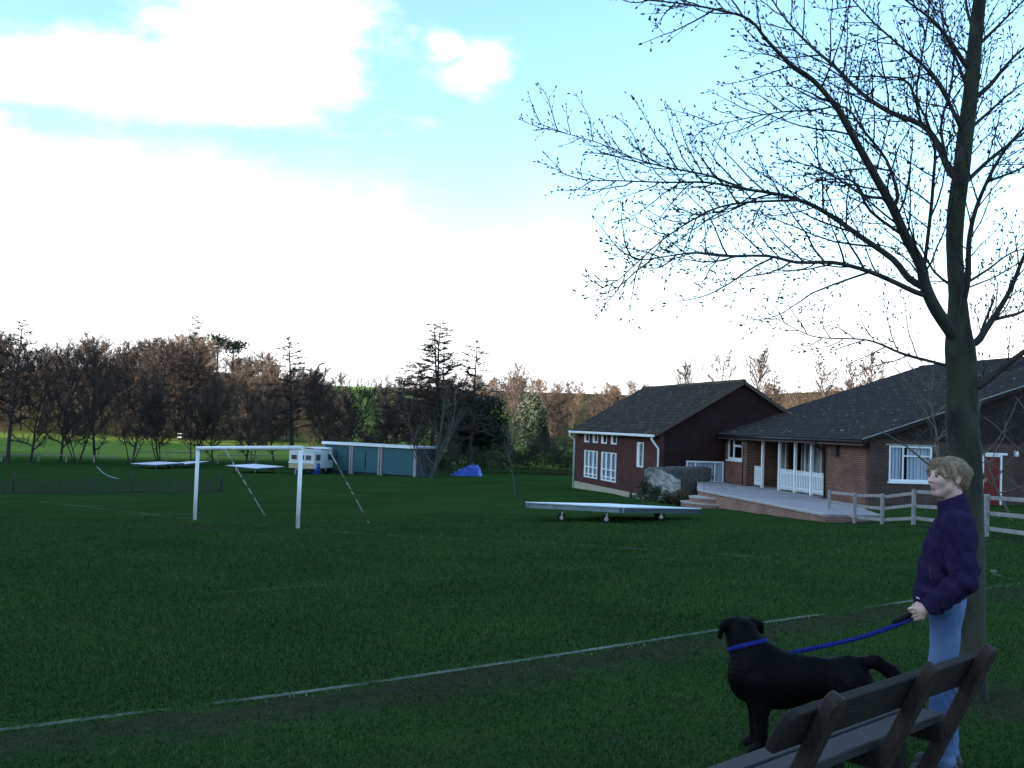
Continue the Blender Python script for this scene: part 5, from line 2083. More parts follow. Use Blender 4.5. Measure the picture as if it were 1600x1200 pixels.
# small trees before the clubhouse side wall
beige = M('beige_bark', (.13, .115, .09), (.085, .075, .06), 6, .9)
px_tree('small1', 'small_tree', 'small bare tree behind the big trunk, twigs spread before the clubhouse roof', 1474, 800, 585, 31, None, 1.25, (beige, M('beige_twigs', (.10, .09, .075))))
px_tree('small2', 'small_tree', 'small bare tree at the right edge before the dark gable', 1592, 800, 600, 30, None, 1.1, (beige, bpy.data.materials['beige_twigs']))

# plants by the steps
for i, (px, py, r_, h_, cs, mat_, lab, sz) in enumerate([
        (1008, 772, .42, .85, .14, bush_m, 'dark leafy shrub at the foot of the hall wall, leftmost in the bed', .05),
        (1026, 775, .36, .62, .12, grey_ever, 'grey green spiky shrub in the middle of the planted bed', .05),
        (1046, 777, .45, .50, .14, bush_m, 'low dark green plant before the pale rubble bank', .045),
        (1062, 776, .46, .62, .14, M('russet_leaves', (.10, .075, .028), (.055, .048, .02), 2, .8), 'yellow brown withered shrub right of the planted bed', .05),
        (1076, 776, .40, .42, .12, M('dark_russet_leaves', (.045, .030, .022), (.03, .022, .018), 2, .8), 'dark brown shrub beside the brick steps', .05)]):
    d_s = 46.6 + .25 * (i % 3)
    g_ = at(px, py, d_s)
    g_.z = gzf(g_.x, d_s)
    h_ *= 1.25
    o = thing('shrub', lab, 'shrub', g_, 0, 'shrubs in the bed by the steps')
    obj('foliage', leaf_mesh('shrub_leaves', clumped(90 + i, ell(r_, r_, h_ * .5, h_ * .5, .2), 60, 16, cs), sz, i), mat_, o)
    m_ = MB()
    for k in range(7):
        a_ = rnd.uniform(0, 6.28)
        m_.tube([(0, 0, -.05), (math.cos(a_) * r_ * .3, math.sin(a_) * r_ * .3, h_ * .5), (math.cos(a_) * r_ * .7, math.sin(a_) * r_ * .7, h_ * rnd.uniform(.8, 1.15))], [.014, .010, .004], 5)
    m_.build('stems', bark_m, o)['kind'] = 'stuff'

# ---------------- the big bare tree in the foreground
TD = tree_base.y
tree = thing('beech_tree', 'large leafless beech with a thick mossy trunk behind the woman', 'tree', tree_base)
tbv = Vector(tree_base)
KP = TD / FPX


def bark_trunk():
    m = M('mossy_grey_bark', (.054, .054, .042), (.028, .036, .018), 3.0, .95, 1.0, 16, stretch=(1, 1, .45), c3=(.020, .020, .018), scale3=7, lo3=.50, hi3=.66)
    return m


bark_big = bark_trunk()
limb_m = M('grey_brown_bark', (.055, .052, .046), (.036, .034, .030), 5, .95, .5, 25)
twig_m = M('twig_bark', (.032, .027, .028), (.022, .019, .021), 4, .9)
bud_m = M('brown_buds', (.045, .030, .026), (.028, .020, .020), 4, .8)


def c4(lst):
    return [(820 + x / 2, y / 2) for x, y in lst]


trunk_px = [(1523, 1110), (1521, 1080), (1520, 1010), (1519, 930), (1518, 850), (1512, 770), (1506, 700), (1503, 640), (1502, 586), (1500, 545), (1498, 512), (1496, 460), (1492, 400), (1494, 330), (1503, 260), (1510, 200), (1519, 120), (1525, 50), (1532, -20), (1540, -120), (1546, -260)]
trunk_r = [24, 21, 19, 18.5, 20, 23, 24.5, 24, 23, 22.5, 18.5, 14, 12.3, 13, 12.5, 12.5, 11.5, 10.5, 9, 7, 3]
tpts = [at(x, y, TD) - tbv for x, y in trunk_px]


def spline(pts, rad, per=4):
    P_, Q_ = [], []
    n_ = len(pts)
    for i in range(n_ - 1):
        p0, p1, p2, p3 = pts[max(0, i - 1)], pts[i], pts[i + 1], pts[min(n_ - 1, i + 2)]
        for k in range(per):
            t_ = k / per
            P_.append(.5 * ((2 * p1) + (p2 - p0) * t_ + (2 * p0 - 5 * p1 + 4 * p2 - p3) * t_ * t_ + (3 * p1 - p0 - 3 * p2 + p3) * t_ ** 3))
            Q_.append(rad[i] + (rad[i + 1] - rad[i]) * t_)
    return P_ + [pts[-1]], Q_ + [rad[-1]]


sp, sr = spline(tpts, [r_ * KP for r_ in trunk_r], 5)
m_ = MB()
m_.tube(sp, sr, 22)
rr = random.Random(21)
for i, v in enumerate(m_.v):        # knots and unevenness
    x_, y_, z_ = v
    an_ = math.atan2(y_ - sp[min(i // 22, len(sp) - 1)].y, x_ - sp[min(i // 22, len(sp) - 1)].x)
    s_ = 1 + .035 * math.sin(z_ * 4.1 + 2 * an_) + .022 * math.sin(z_ * 9 + 3 * an_ + 1) + .018 * math.sin(5 * an_ + z_ * 2) + rr.uniform(-.014, .014)
    ring = min(i // 22, len(sp) - 1)
    c_ = sp[ring]
    m_.v[i] = (c_.x + (x_ - c_.x) * s_, c_.y + (y_ - c_.y) * s_, z_)
for (px, py, rk, out) in ((1483, 660, 15, .55), (1535, 745, 13, .6), (1533, 712, 9, .7), (1540, 885, 10, .6), (1490, 690, 10, .8)):
    c_ = at(px, py, TD) - tbv
    m_.lathe([(0.001, -rk * KP), (rk * KP * .7, -rk * KP * .7), (rk * KP, 0), (rk * KP * .7, rk * KP * .7), (0.001, rk * KP)], (c_.x + (.85 if px < 1510 else -.85) * rk * KP, c_.y - .01, c_.z), 10)
m_.build('trunk', bark_big, tree)
LIMBS = [
    # pixel path, start radius, end radius, depth drift
    (c4([(1375, 1075), (1320, 1020), (1280, 960), (1250, 890), (1238, 830), (1190, 740), (1150, 650), (1100, 560), (1050, 470), (1000, 380), (970, 330), (900, 250), (830, 200), (760, 130), (700, 60), (600, 30), (480, 10), (380, 0)]), 17, 1.1, -.7),
    (c4([(1252, 900), (1200, 870), (1150, 810), (1050, 740), (950, 670), (870, 630), (780, 605), (680, 590), (570, 570), (450, 570), (300, 565), (180, 560), (115, 540)]), 9, .8, .5),
    (c4([(690, 592), (620, 565), (560, 545), (430, 520), (330, 490), (240, 450), (140, 420), (40, 385)]), 3.4, .7, .9),
    (c4([(1255, 935), (1220, 912), (1130, 870), (1050, 840), (960, 820), (850, 820), (760, 800), (620, 800), (530, 790), (450, 800), (350, 812), (320, 780)]), 7, .8, -.8),
    (c4([(860, 628), (700, 632), (600, 650), (520, 690), (430, 750), (330, 840), (285, 880), (230, 905)]), 3.2, .7, -.5),
    (c4([(1345, 560), (1330, 540), (1290, 450), (1240, 390), (1140, 350), (1050, 290), (970, 210), (900, 150), (850, 100), (800, 40), (760, -20), (700, -90)]), 10, 1.2, .8),
    (c4([(1400, 230), (1375, 200), (1330, 130), (1270, 60), (1190, 0), (1120, -70)]), 8, 1.2, -.6),
    (c4([(1330, 1150), (1310, 1140), (1180, 1105), (1110, 1075), (1050, 1060), (920, 1055), (850, 1030), (770, 985)]), 4.5, .7, .5),
    (c4([(1242, 845), (1250, 820), (1270, 650), (1277, 560), (1282, 470), (1262, 390), (1225, 300), (1240, 180), (1260, 60), (1265, -60)]), 5, 1.2, -.9),
    (c4([(1145, 655), (1160, 635), (1163, 600), (1130, 500), (1060, 410), (1000, 335), (900, 345), (800, 350), (690, 370), (600, 390), (560, 400)]), 5, .7, .6),
    (c4([(1160, 760), (1080, 660), (1040, 580), (1000, 560), (920, 565), (850, 600)]), 4.0, 1.0, -.6),
    (c4([(1240, 385), (1200, 260), (1120, 240), (1000, 240), (900, 250)]), 3.5, .8, .3),
    (c4([(1395, 1075), (1410, 1070), (1440, 1030), (1480, 970), (1520, 900), (1560, 800), (1620, 680), (1680, 540)]), 11, 2, -.5),
    (c4([(1480, 1020), (1540, 980), (1600, 955), (1680, 950)]), 4.5, 1.5, .5),
    (c4([(1400, 1215), (1420, 1205), (1480, 1160), (1560, 1100), (1640, 1050), (1720, 980)]), 12, 3, -.9),
    (c4([(1360, 1050), (1370, 950), (1385, 870), (1388, 760), (1402, 680), (1430, 600), (1480, 500), (1540, 420), (1640, 330)]), 9, 2, -.8),
    (c4([(1390, 600), (1440, 510), (1500, 460), (1580, 400), (1680, 330)]), 6, 1.5, .7),
    (c4([(1415, 330), (1450, 270), (1500, 210), (1560, 150), (1660, 100)]), 7, 1.5, -.3),
    (c4([(1420, 210), (1400, 100), (1380, 20), (1375, -80)]), 6, 2, .6),
    (c4([(1400, 880), (1450, 840), (1520, 790), (1600, 770)]), 3.5, 1, .4),
    (c4([(1330, 900), (1280, 850), (1235, 770), (1180, 715)]), 4, 1, .8),
    (c4([(1330, 540), (1300, 400), (1330, 280), (1340, 150), (1300, 30), (1290, -60)]), 4, 1.2, .5),
    (c4([(1440, 560), (1520, 540), (1600, 500)]), 3.5, 1, -.5),
    (c4([(1400, 1040), (1440, 1000), (1465, 940)]), 4, 2, -.2),
    (c4([(1365, 430), (1330, 330), (1270, 230), (1180, 150), (1080, 60), (1000, -30)]), 6, 1, -.9),
    (c4([(1385, 300), (1350, 190), (1310, 90), (1290, -40)]), 5, 1, .9),
    (c4([(1395, 420), (1450, 350), (1530, 280), (1620, 220)]), 5, 1, .8),
    (c4([(1425, 150), (1470, 90), (1530, 30), (1600, -40)]), 5, 1, -.6),
    (c4([(1130, 620), (1060, 610), (980, 560), (900, 520), (800, 500)]), 4, .8, -.9),
]
twV, twF, budP, budD, budS = [], [], [], [], []
twb = 0


def fast_tube(pts, r0_, r1_, n=4):
    global twb
    pts = np.asarray(pts)
    k = len(pts)
    t_ = np.gradient(pts, axis=0)
    t_ /= np.linalg.norm(t_, axis=1, keepdims=True) + 1e-9
    ref = np.array([.3, .9, .3])
    s_ = np.cross(t_, ref)
    s_ /= np.linalg.norm(s_, axis=1, keepdims=True) + 1e-9
    u_ = np.cross(t_, s_)
    r_ = np.linspace(r0_, r1_, k)[:, None]
    V_ = np.stack([pts + (s_ * math.cos(2 * math.pi * j / n) + u_ * math.sin(2 * math.pi * j / n)) * r_ for j in range(n)], 1)
    twV.append(V_.reshape(-1, 3))
    i_ = np.arange(k - 1)[:, None] * n
    j_ = np.arange(n)[None]
    F_ = np.stack([i_ + j_, i_ + (j_ + 1) % n, i_ + n + (j_ + 1) % n, i_ + n + j_], -1).reshape(-1, 4)
    twF.append(F_ + twb)
    twb += k * n


rg = np.random.default_rng(77)


def add_buds(pts, every, start):
    seg = np.linalg.norm(np.diff(pts, axis=0), axis=1)
    cum = np.concatenate([[0], np.cumsum(seg)])
    tot = cum[-1]
    s_ = start
    sd_ = 1
    while s_ < tot:
        p_ = np.array([np.interp(s_, cum, pts[:, k]) for k in range(3)])
        i_ = min(len(pts) - 2, int(np.searchsorted(cum, s_)) - 1)
        t_ = pts[i_ + 1] - pts[i_]
        t_ /= np.linalg.norm(t_) + 1e-9
        d_ = t_ + np.array([rg.normal(0, .4), rg.normal(0, .4), .35 + rg.normal(0, .3)]) + sd_ * .55 * np.array([-t_[2], rg.normal(0, .5), t_[0]])
        budP.append(p_)
        budD.append(d_ / np.linalg.norm(d_))
        budS.append(rg.uniform(.6, 1.15))
        sd_ = -sd_
        s_ += every * rg.uniform(.8, 2.1)
    t_ = pts[-1] - pts[-2]
    budP.append(pts[-1])
    budD.append(t_ / (np.linalg.norm(t_) + 1e-9))
    budS.append(rg.uniform(.9, 1.3))


def zigzag(p, d, L_, nseg, up, w_):
    return grow_path(rg, p, d, L_, nseg, w_, up)


def sprout(path, L_tot, lvl, dens, lmax, r_par):
    """side shoots along a path of points"""
    pts = np.asarray(path)
    seg = np.linalg.norm(np.diff(pts, axis=0), axis=1)
    cum = np.concatenate([[0], np.cumsum(seg)])
    tot = cum[-1]
    s_ = tot * (.16 if lvl == 1 else .10)
    sd_ = 1
    while s_ < tot:
        f_ = s_ / tot
        p_ = np.array([np.interp(s_, cum, pts[:, k]) for k in range(3)])
        i_ = min(len(pts) - 2, max(0, int(np.searchsorted(cum, s_)) - 1))
        t_ = pts[i_ + 1] - pts[i_]
        t_ /= np.linalg.norm(t_) + 1e-9
        # perpendicular in a tilted plane: shoots lie in flattish sprays
        perp = np.cross(t_, np.array([rg.normal(0, .55), 1, rg.normal(0, .55)]))
        perp /= np.linalg.norm(perp) + 1e-9
        ang = rg.uniform(.45, .95)
        d_ = t_ * math.cos(ang) + sd_ * perp * math.sin(ang) * .85 + np.array([0, rg.normal(0, .38), rg.normal(.05, .12)])
        L_ = lmax * (1.0 - .62 * f_) * rg.uniform(.45, 1.1)
        L_ = min(L_, tot - s_ + .25 * lmax + .08)
        if lvl == 1:
            q_ = zigzag(p_, d_, L_, 7, .035, .11)
            r_ = min(.0085, .0024 + .0065 * L_)
            fast_tube(q_, r_, .0016, 5 if r_ > .004 else 4)
            sprout(q_, L_, 2, .075, .34 * L_ + .05, r_)
            add_buds(q_, .10, L_ * .35)
        else:
            q_ = zigzag(p_, d_, L_, 4, .05, .15)
            fast_tube(q_, .0021, .0012, 3)
            add_buds(q_, .06, L_ * .3)
            if L_ > .22:
                for _ in range(2):
                    k = rg.integers(1, 4)
                    q2 = zigzag(q_[k], d_ + rg.normal(0, .6, 3), L_ * .45, 3, .06, .15)
                    fast_tube(q2, .0016, .0010, 3)
                    add_buds(q2, .06, .03)
        sd_ = -sd_
        s_ += dens * rg.uniform(.55, 1.5)


built = []
for (xa_, ya_), (xb_, yb_) in zip(trunk_px[:-1], trunk_px[1:]):
    built += [(xa_ + (xb_ - xa_) * k / 8, ya_ + (yb_ - ya_) * k / 8, TD) for k in range(8)]
for pth, ra, rb, dr in LIMBS:
    n_ = len(pth)
    P_ = []
    acc = 0
    bx_, by_, bd0 = min(built, key=lambda q: (q[0] - pth[0][0]) ** 2 + (q[1] - pth[0][1]) ** 2)    # grows out of the nearest wood
    pth = [(bx_, by_)] + list(pth[1:])
    for i, (x, y) in enumerate(pth):
        if i:
            acc += math.hypot(x - pth[i - 1][0], y - pth[i - 1][1]) * KP
        P_.append(at(x, y, bd0 + dr * acc * .55) - tbv)
        if i:
            for k in range(6):
                f_ = (k + 1) / 6
                built.append((pth[i - 1][0] + (x - pth[i - 1][0]) * f_, pth[i - 1][1] + (y - pth[i - 1][1]) * f_, P_[-2].y + tbv.y + (P_[-1].y - P_[-2].y) * f_))
    ra *= .66
    rb *= .8
    rad = [(rb + (ra - rb) * (1 - i / (n_ - 1)) ** 1.35) * KP for i in range(n_)]
    sp_, sr_ = spline(P_, rad, 3)
    MB().tube(sp_, sr_, 9).build('limb', limb_m, tree)
    Ltot = sum((sp_[i + 1] - sp_[i]).length for i in range(len(sp_) - 1))
    sprout([tuple(v) for v in sp_], Ltot, 1, .080, min(1.15, .40 * Ltot + .12), ra * KP)
    add_buds(np.array([tuple(v) for v in sp_[-6:]]), .07, .05)
# twigs from the main stem too
stem = [tuple(v) for v in sp[58:]]
sprout(stem, 1, 1, .085, .9, .03)
me = np_mesh('twigs', np.concatenate(twV), [np.concatenate([f for f in twF if True])], True)
tw_o = obj('twigs', me, twig_m, tree)
tw_o['kind'] = 'stuff'
bp_, bd2, bs_ = np.array(budP), np.array(budD), np.array(budS)
Lb = .028 * bs_
A0 = bp_ + bd2 * (Lb * .45)[:, None]
V1, F1 = seg_mesh(bp_, A0, bs_ * .0016, bs_ * .0058, 4)
V2, F2 = seg_mesh(A0, bp_ + bd2 * Lb[:, None], bs_ * .0058, bs_ * .0005, 4)
me = np_mesh('buds', np.concatenate([V1, V2]), [np.concatenate([F1, F2 + len(V1)])])
bo_ = obj('buds', me, bud_m, tree)
bo_['kind'] = 'stuff'

# ------------------------------------------------------------------ figures: smooth bodies from blended volumes
class Field:
    """distance field on a grid; shapes blend smoothly; mesh() extracts one continuous surface"""

    def __init__(self, lo, hi, h):
        self.h = h
        self.lo = np.array(lo, float)
        self.n = np.ceil((np.array(hi) - self.lo) / h).astype(int) + 1
        self.v = np.full(self.n, .3, np.float32)

    def region(self, lo, hi):
        a_ = np.clip(np.floor((np.array(lo) - self.lo) / self.h).astype(int), 0, self.n - 1)
        b_ = np.clip(np.ceil((np.array(hi) - self.lo) / self.h).astype(int) + 1, 1, self.n)
        sl_ = tuple(slice(a_[i], b_[i]) for i in range(3))
        ax = [self.lo[i] + np.arange(a_[i], b_[i]) * self.h for i in range(3)]
        X_, Y_, Z_ = np.meshgrid(*ax, indexing='ij')
        return sl_, X_, Y_, Z_

    def put(self, sl_, d, k, sub=False):
        o_ = self.v[sl_]
        if sub:
            d = -d
            h_ = np.clip(.5 - .5 * (d - o_) / k, 0, 1) if k > 0 else (d > o_) * 1.0
            h_ = 1 - h_
            self.v[sl_] = o_ * (1 - h_) + d * h_ + k * h_ * (1 - h_)
        else:
            h_ = np.clip(.5 + .5 * (o_ - d) / k, 0, 1) if k > 0 else (d < o_) * 1.0
            self.v[sl_] = o_ * (1 - h_) + d * h_ - k * h_ * (1 - h_)

    def ell(self, c, r, k=.02, sub=False, rz=0., ry=0.):
        c, r = np.array(c, float), np.array(r, float)
        m_ = r.max() + k + .03
        sl_, X_, Y_, Z_ = self.region(c - m_, c + m_)
        x_, y_, z_ = X_ - c[0], Y_ - c[1], Z_ - c[2]
        if rz:
            x_, y_ = x_ * math.cos(rz) + y_ * math.sin(rz), -x_ * math.sin(rz) + y_ * math.cos(rz)
        if ry:
            x_, z_ = x_ * math.cos(ry) + z_ * math.sin(ry), -x_ * math.sin(ry) + z_ * math.cos(ry)
        k0 = np.sqrt((x_ / r[0]) ** 2 + (y_ / r[1]) ** 2 + (z_ / r[2]) ** 2) + 1e-6
        k1 = np.sqrt((x_ / r[0] ** 2) ** 2 + (y_ / r[1] ** 2) ** 2 + (z_ / r[2] ** 2) ** 2) + 1e-6
        self.put(sl_, k0 * (k0 - 1) / k1, k, sub)

    def cap(self, a_, b_, ra, rb, k=.02, sy=1.0, sub=False):
        """tapered capsule from a to b; sy stretches it along y"""
        a_, b_ = np.array(a_, float), np.array(b_, float)
        m_ = max(ra, rb) * max(sy, 1) + k + .03
        sl_, X_, Y_, Z_ = self.region(np.minimum(a_, b_) - m_, np.maximum(a_, b_) + m_)
        mid = (a_[1] + b_[1]) / 2
        A_, B_ = a_.copy(), b_.copy()
        A_[1], B_[1] = mid + (a_[1] - mid) / sy, mid + (b_[1] - mid) / sy
        Y2 = mid + (Y_ - mid) / sy
        ab = B_ - A_
        t_ = np.clip(((X_ - A_[0]) * ab[0] + (Y2 - A_[1]) * ab[1] + (Z_ - A_[2]) * ab[2]) / (ab @ ab + 1e-9), 0, 1)
        d = np.sqrt((X_ - A_[0] - t_ * ab[0]) ** 2 + (Y2 - A_[1] - t_ * ab[1]) ** 2 + (Z_ - A_[2] - t_ * ab[2]) ** 2) - (ra + (rb - ra) * t_)
        self.put(sl_, d, k, sub)

    def chain(self, pts, rad, k=.015, sy=1.0):
        for i in range(len(pts) - 1):
            self.cap(pts[i], pts[i + 1], rad[i], rad[i + 1], k, sy)

    def keep(self, fn, k=.004):
        """cut away where fn(X,Y,Z) > 0"""
        sl_, X_, Y_, Z_ = self.region(self.lo, self.lo + self.n * self.h)
        self.v = np.maximum(self.v, fn(X_, Y_, Z_).astype(np.float32))

    def warp(self, fn):
        sl_, X_, Y_, Z_ = self.region(self.lo, self.lo + self.n * self.h)
        self.v = self.v + fn(X_, Y_, Z_).astype(np.float32)

    def mesh(self, name, smooth_it=1):
        v, n_ = self.v, self.n
        s_ = v < 0
        cnt = np.zeros(n_ - 1, np.int8)
        for i in (0, 1):
            for j in (0, 1):
                for k in (0, 1):
                    cnt += s_[i:n_[0] - 1 + i, j:n_[1] - 1 + j, k:n_[2] - 1 + k]
        act = (cnt > 0) & (cnt < 8)
        I = np.argwhere(act)
        idx_ = np.full(n_ - 1, -1, np.int64)
        idx_[act] = np.arange(len(I))
        acc = np.zeros((len(I), 3))
        num = np.zeros(len(I))
        cor = [np.array((i, j, k)) for i in (0, 1) for j in (0, 1) for k in (0, 1)]
        for a_ in cor:
            for b_ in cor:
                if (b_ - a_).sum() == 1 and (b_ >= a_).all():
                    va = v[tuple((I + a_).T)]
                    vb = v[tuple((I + b_).T)]
                    cr_ = (va < 0) != (vb < 0)
                    t_ = np.where(cr_, va / (va - vb + 1e-12), 0)
                    acc += cr_[:, None] * (a_ + t_[:, None] * (b_ - a_))
                    num += cr_
        P_ = self.lo + (I + acc / num[:, None]) * self.h
        Q = []
        for ax in range(3):
            o1, o2 = [i for i in range(3) if i != ax]
            d_ = np.zeros(3, int)
            d_[ax] = 1
            lo_ = [1, 1, 1]
            lo_[ax] = 0
            hi_ = list(n_ - 1)
            A_ = s_[tuple(slice(lo_[i], hi_[i]) for i in range(3))]
            B_ = s_[tuple(slice(lo_[i] + d_[i], hi_[i] + d_[i]) for i in range(3))]
            E_ = np.argwhere(A_ != B_) + np.array(lo_)
            if not len(E_):
                continue
            e1, e2 = np.zeros(3, int), np.zeros(3, int)
            e1[o1], e2[o2] = 1, 1
            q_ = np.stack([idx_[tuple((E_ - e1 - e2).T)], idx_[tuple((E_ - e2).T)], idx_[tuple(E_.T)], idx_[tuple((E_ - e1).T)]], 1)
            ins = s_[tuple(E_.T)]
            if ax == 1:
                ins = ~ins
            q_[~ins] = q_[~ins][:, ::-1]
            Q.append(q_)
        Q = np.concatenate(Q)
        Q = Q[(Q >= 0).all(1)]
        for _ in range(smooth_it):      # light smoothing
            s2, c2 = np.zeros_like(P_), np.zeros(len(P_))
            for k in range(4):
                for j in (1, 3):
                    np.add.at(s2, Q[:, k], P_[Q[:, (k + j) % 4]])
                    np.add.at(c2, Q[:, k], 1)
            P_ = .5 * P_ + .5 * s2 / np.maximum(c2, 1)[:, None]
        self.P, self.Q = P_, Q
        return np_mesh(name, P_, [Q], True)

    def face_centres(self):
        return self.P[self.Q].mean(1)


# ---------------- the woman
WD = 5.6
wp = at(1490, 700, WD)
wp = Vector((wp.x, WD, gzf(wp.x, WD)))
SC = 1.0
skin = M('skin', (.62, .40, .33), (.55, .34, .28), 14, .55, spec=.35)
lip_m = M('lips', (.44, .22, .19), rough=.5)
brow_m = M('brow', (.17, .11, .075), rough=.9)
hair_m = M('ash_blonde_hair', (.36, .265, .165), (.19, .13, .08), 16, .6, .8, 40, stretch=(3, 3, 1), spec=.35)
fleece_m = M('purple_fleece', (.031, .020, .066), (.017, .012, .040), 18, 1.0, .6, 160, spec=.05)
jeans_m = M('blue_denim', (.060, .105, .225), (.15, .22, .37), 3.2, .95, .5, 120, spec=.1)
sole_m = M('dark_shoe', (.03, .028, .03), rough=.7)
WROT = -math.atan(.425)
woman = thing('person', 'woman in a purple fleece and blue jeans standing by the tree holding a dog lead', 'person', wp, WROT)

YAW = math.radians(36)
HC = np.array([-.030, 0, 1.600])


def hd(x, y, z):
    return (HC[0] + x * math.cos(YAW) - y * math.sin(YAW), HC[1] + x * math.sin(YAW) + y * math.cos(YAW), HC[2] + z)


B = Field((-.34, -.34, -.01), (.26, .34, 1.74), .0042)
# head (face looks along -x in head space)
B.ell(hd(.018, 0, .022), (.094, .073, .080), .02, rz=YAW)
B.ell(hd(-.030, 0, -.035), (.060, .056, .074), .03, rz=YAW)
B.cap(hd(-.058, -.012, -.092), hd(-.058, .012, -.092), .019, .019, .018)          # chin
B.cap(hd(-.03, -.048, -.06), hd(-.05, -.02, -.088), .022, .02, .02)             # jaw
B.cap(hd(-.03, .048, -.06), hd(-.05, .02, -.088), .022, .02, .02)
B.cap(hd(-.070, -.030, .020), hd(-.070, .030, .020), .014, .014, .016)           # brow ridge
for s_ in (-1, 1):
    B.ell(hd(-.060, s_ * .036, -.026), (.026, .026, .026), .02)                    # cheeks
    B.ell(hd(-.096, s_ * .031, .000), (.017, .017, .012), .010, sub=True, rz=YAW)  # eye sockets
    B.ell(hd(-.074, s_ * .030, -.001), (.013, .015, .012), .004)                   # eyeballs under lids
    B.ell(hd(.012, s_ * .075, -.012), (.019, .008, .030), .006, rz=YAW)            # ears
    B.ell(hd(.006, s_ * .083, -.010), (.008, .006, .016), .004, sub=True, rz=YAW)
B.cap(hd(-.080, 0, .008), hd(-.104, 0, -.026), .0075, .0105, .010)               # nose
B.ell(hd(-.094, -.011, -.030), (.010, .008, .008), .006)
B.ell(hd(-.094, .011, -.030), (.010, .008, .008), .006)
B.cap(hd(-.081, -.017, -.056), hd(-.088, 0, -.053), .0058, .0068, .006)           # lips
B.cap(hd(-.081, .017, -.056), hd(-.088, 0, -.053), .0058, .0068, .006)
B.cap(hd(-.080, -.014, -.066), hd(-.086, 0, -.066), .0060, .0072, .006)
B.cap(hd(-.080, .014, -.066), hd(-.086, 0, -.066), .0060, .0072, .006)
B.cap(hd(-.092, -.02, -.0605), hd(-.096, 0, -.0600), .0030, .0030, .003, sub=True)
B.cap(hd(-.092, .02, -.0605), hd(-.096, 0, -.0600), .0030, .0030, .003, sub=True)
# neck, torso, limbs
B.cap((.012, 0, 1.38), hd(.022, 0, -.05), .056, .052, .03)
B.cap((.005, -.13, 1.36), (.005, .13, 1.36), .055, .055, .04)
B.ell((-.005, 0, 1.22), (.100, .150, .20), .04)
B.ell((-.03, 0, 1.02), (.085, .120, .16), .05)
B.ell((-.03, 0, .90), (.080, .125, .10), .05)
SHL, ELL, WRL = (.02, -.175, 1.355), (.060, -.235, 1.075), (-.105, -.215, .915)
SHR, ELR, WRR = (.015, .175, 1.355), (.070, .235, 1.075), (-.01, .225, .865)
for sh, el, wr in ((SHL, ELL, WRL), (SHR, ELR, WRR)):
    B.cap(sh, el, .050, .040, .03)
    B.cap(el, wr, .040, .026, .015)
for s_ in (-1, 1):
    ox = .008 if s_ > 0 else -.008
    B.cap((-.02, s_ * .085, .88), (-.032 + ox, s_ * .088, .48), .060, .046, .03)
    B.cap((-.032 + ox, s_ * .088, .48), (-.012 + ox, s_ * .088, .07), .046, .033, .02)
    B.cap((.005 + ox, s_ * .088, .04), (-.15 + ox, s_ * .10, .03), .035, .03, .02)


def hand(Bf, w, fwd, side_y, thumb_up=1):
    """palm and five curled fingers; fwd: direction from wrist to knuckles, closing towards side_y"""
    w, f_ = np.array(w), np.array(fwd) / np.linalg.norm(fwd)
    up_ = np.array([0, 0, 1.0]) - f_ * f_[2]
    up_ /= np.linalg.norm(up_)
    sd_ = np.cross(f_, up_)
    if sd_[1] * side_y < 0:
        sd_ = -sd_
    Bf.cap(w, w + f_ * .035, .026, .026, .010)
    palm = w + f_ * .052
    Bf.cap(palm - up_ * .024, palm + up_ * .022, .0185, .0185, .012)
    for i, (o_, l_) in enumerate(((.030, .95), (.010, 1.05), (-.010, 1.0), (-.029, .82))):
        k0 = palm + up_ * o_ + f_ * .018
        k1 = k0 + (f_ * .75 + sd_ * .65) * .034 * l_
        k2 = k1 + (-f_ * .35 + sd_ * .95) * .024 * l_
        k3 = k2 + (-f_ * 1.0 + sd_ * .1) * .020 * l_
        Bf.chain([k0, k1, k2, k3], [.0095, .0088, .0082, .0072], .003)
    t0 = w + f_ * .025 + up_ * .022 + sd_ * .006
    t1 = t0 + (f_ * .6 + up_ * .55 + sd_ * .35) * .034
    t2 = t1 + (f_ * .75 + sd_ * .65 - up_ * .1) * .030
    Bf.chain([t0, t1, t2], [.014, .0115, .0090], .006)
    return palm + sd_ * .026 + f_ * .018


grip = hand(B, WRL, (-.80, .05, -.42), 1)
hand(B, WRR, (-.25, .0, -1.0), -1)
me = B.mesh('body', 1)
fc = B.face_centres() - HC
hx_ = fc[:, 0] * math.cos(YAW) + fc[:, 1] * math.sin(YAW)
hy_ = -fc[:, 0] * math.sin(YAW) + fc[:, 1] * math.cos(YAW)
hz_ = fc[:, 2]
lips = (hx_ < -.0800) & (np.abs(hy_) < .021) & (hz_ < -.050) & (hz_ > -.072)
brows = (hx_ < -.058) & (np.abs(hy_) > .014) & (np.abs(hy_) < .046) & (np.abs(hz_ - .020 + .10 * np.maximum(0, np.abs(hy_) - .03)) < .0042)
mi = np.zeros(len(fc), np.int32)
mi[lips] = 1
mi[brows] = 2
lash = (hx_ < -.070) & (np.abs(hy_) > .017) & (np.abs(hy_) < .044) & (np.abs(hz_ - .0085) < .0030)
mi[lash] = 2
me.polygons.foreach_set('material_index', mi)
obj('body', me, [skin, lip_m, brow_m], woman)
eye_w = M('eye', (.30, .28, .27), rough=.3)
iris_m = M('iris', (.03, .035, .04), rough=.15)
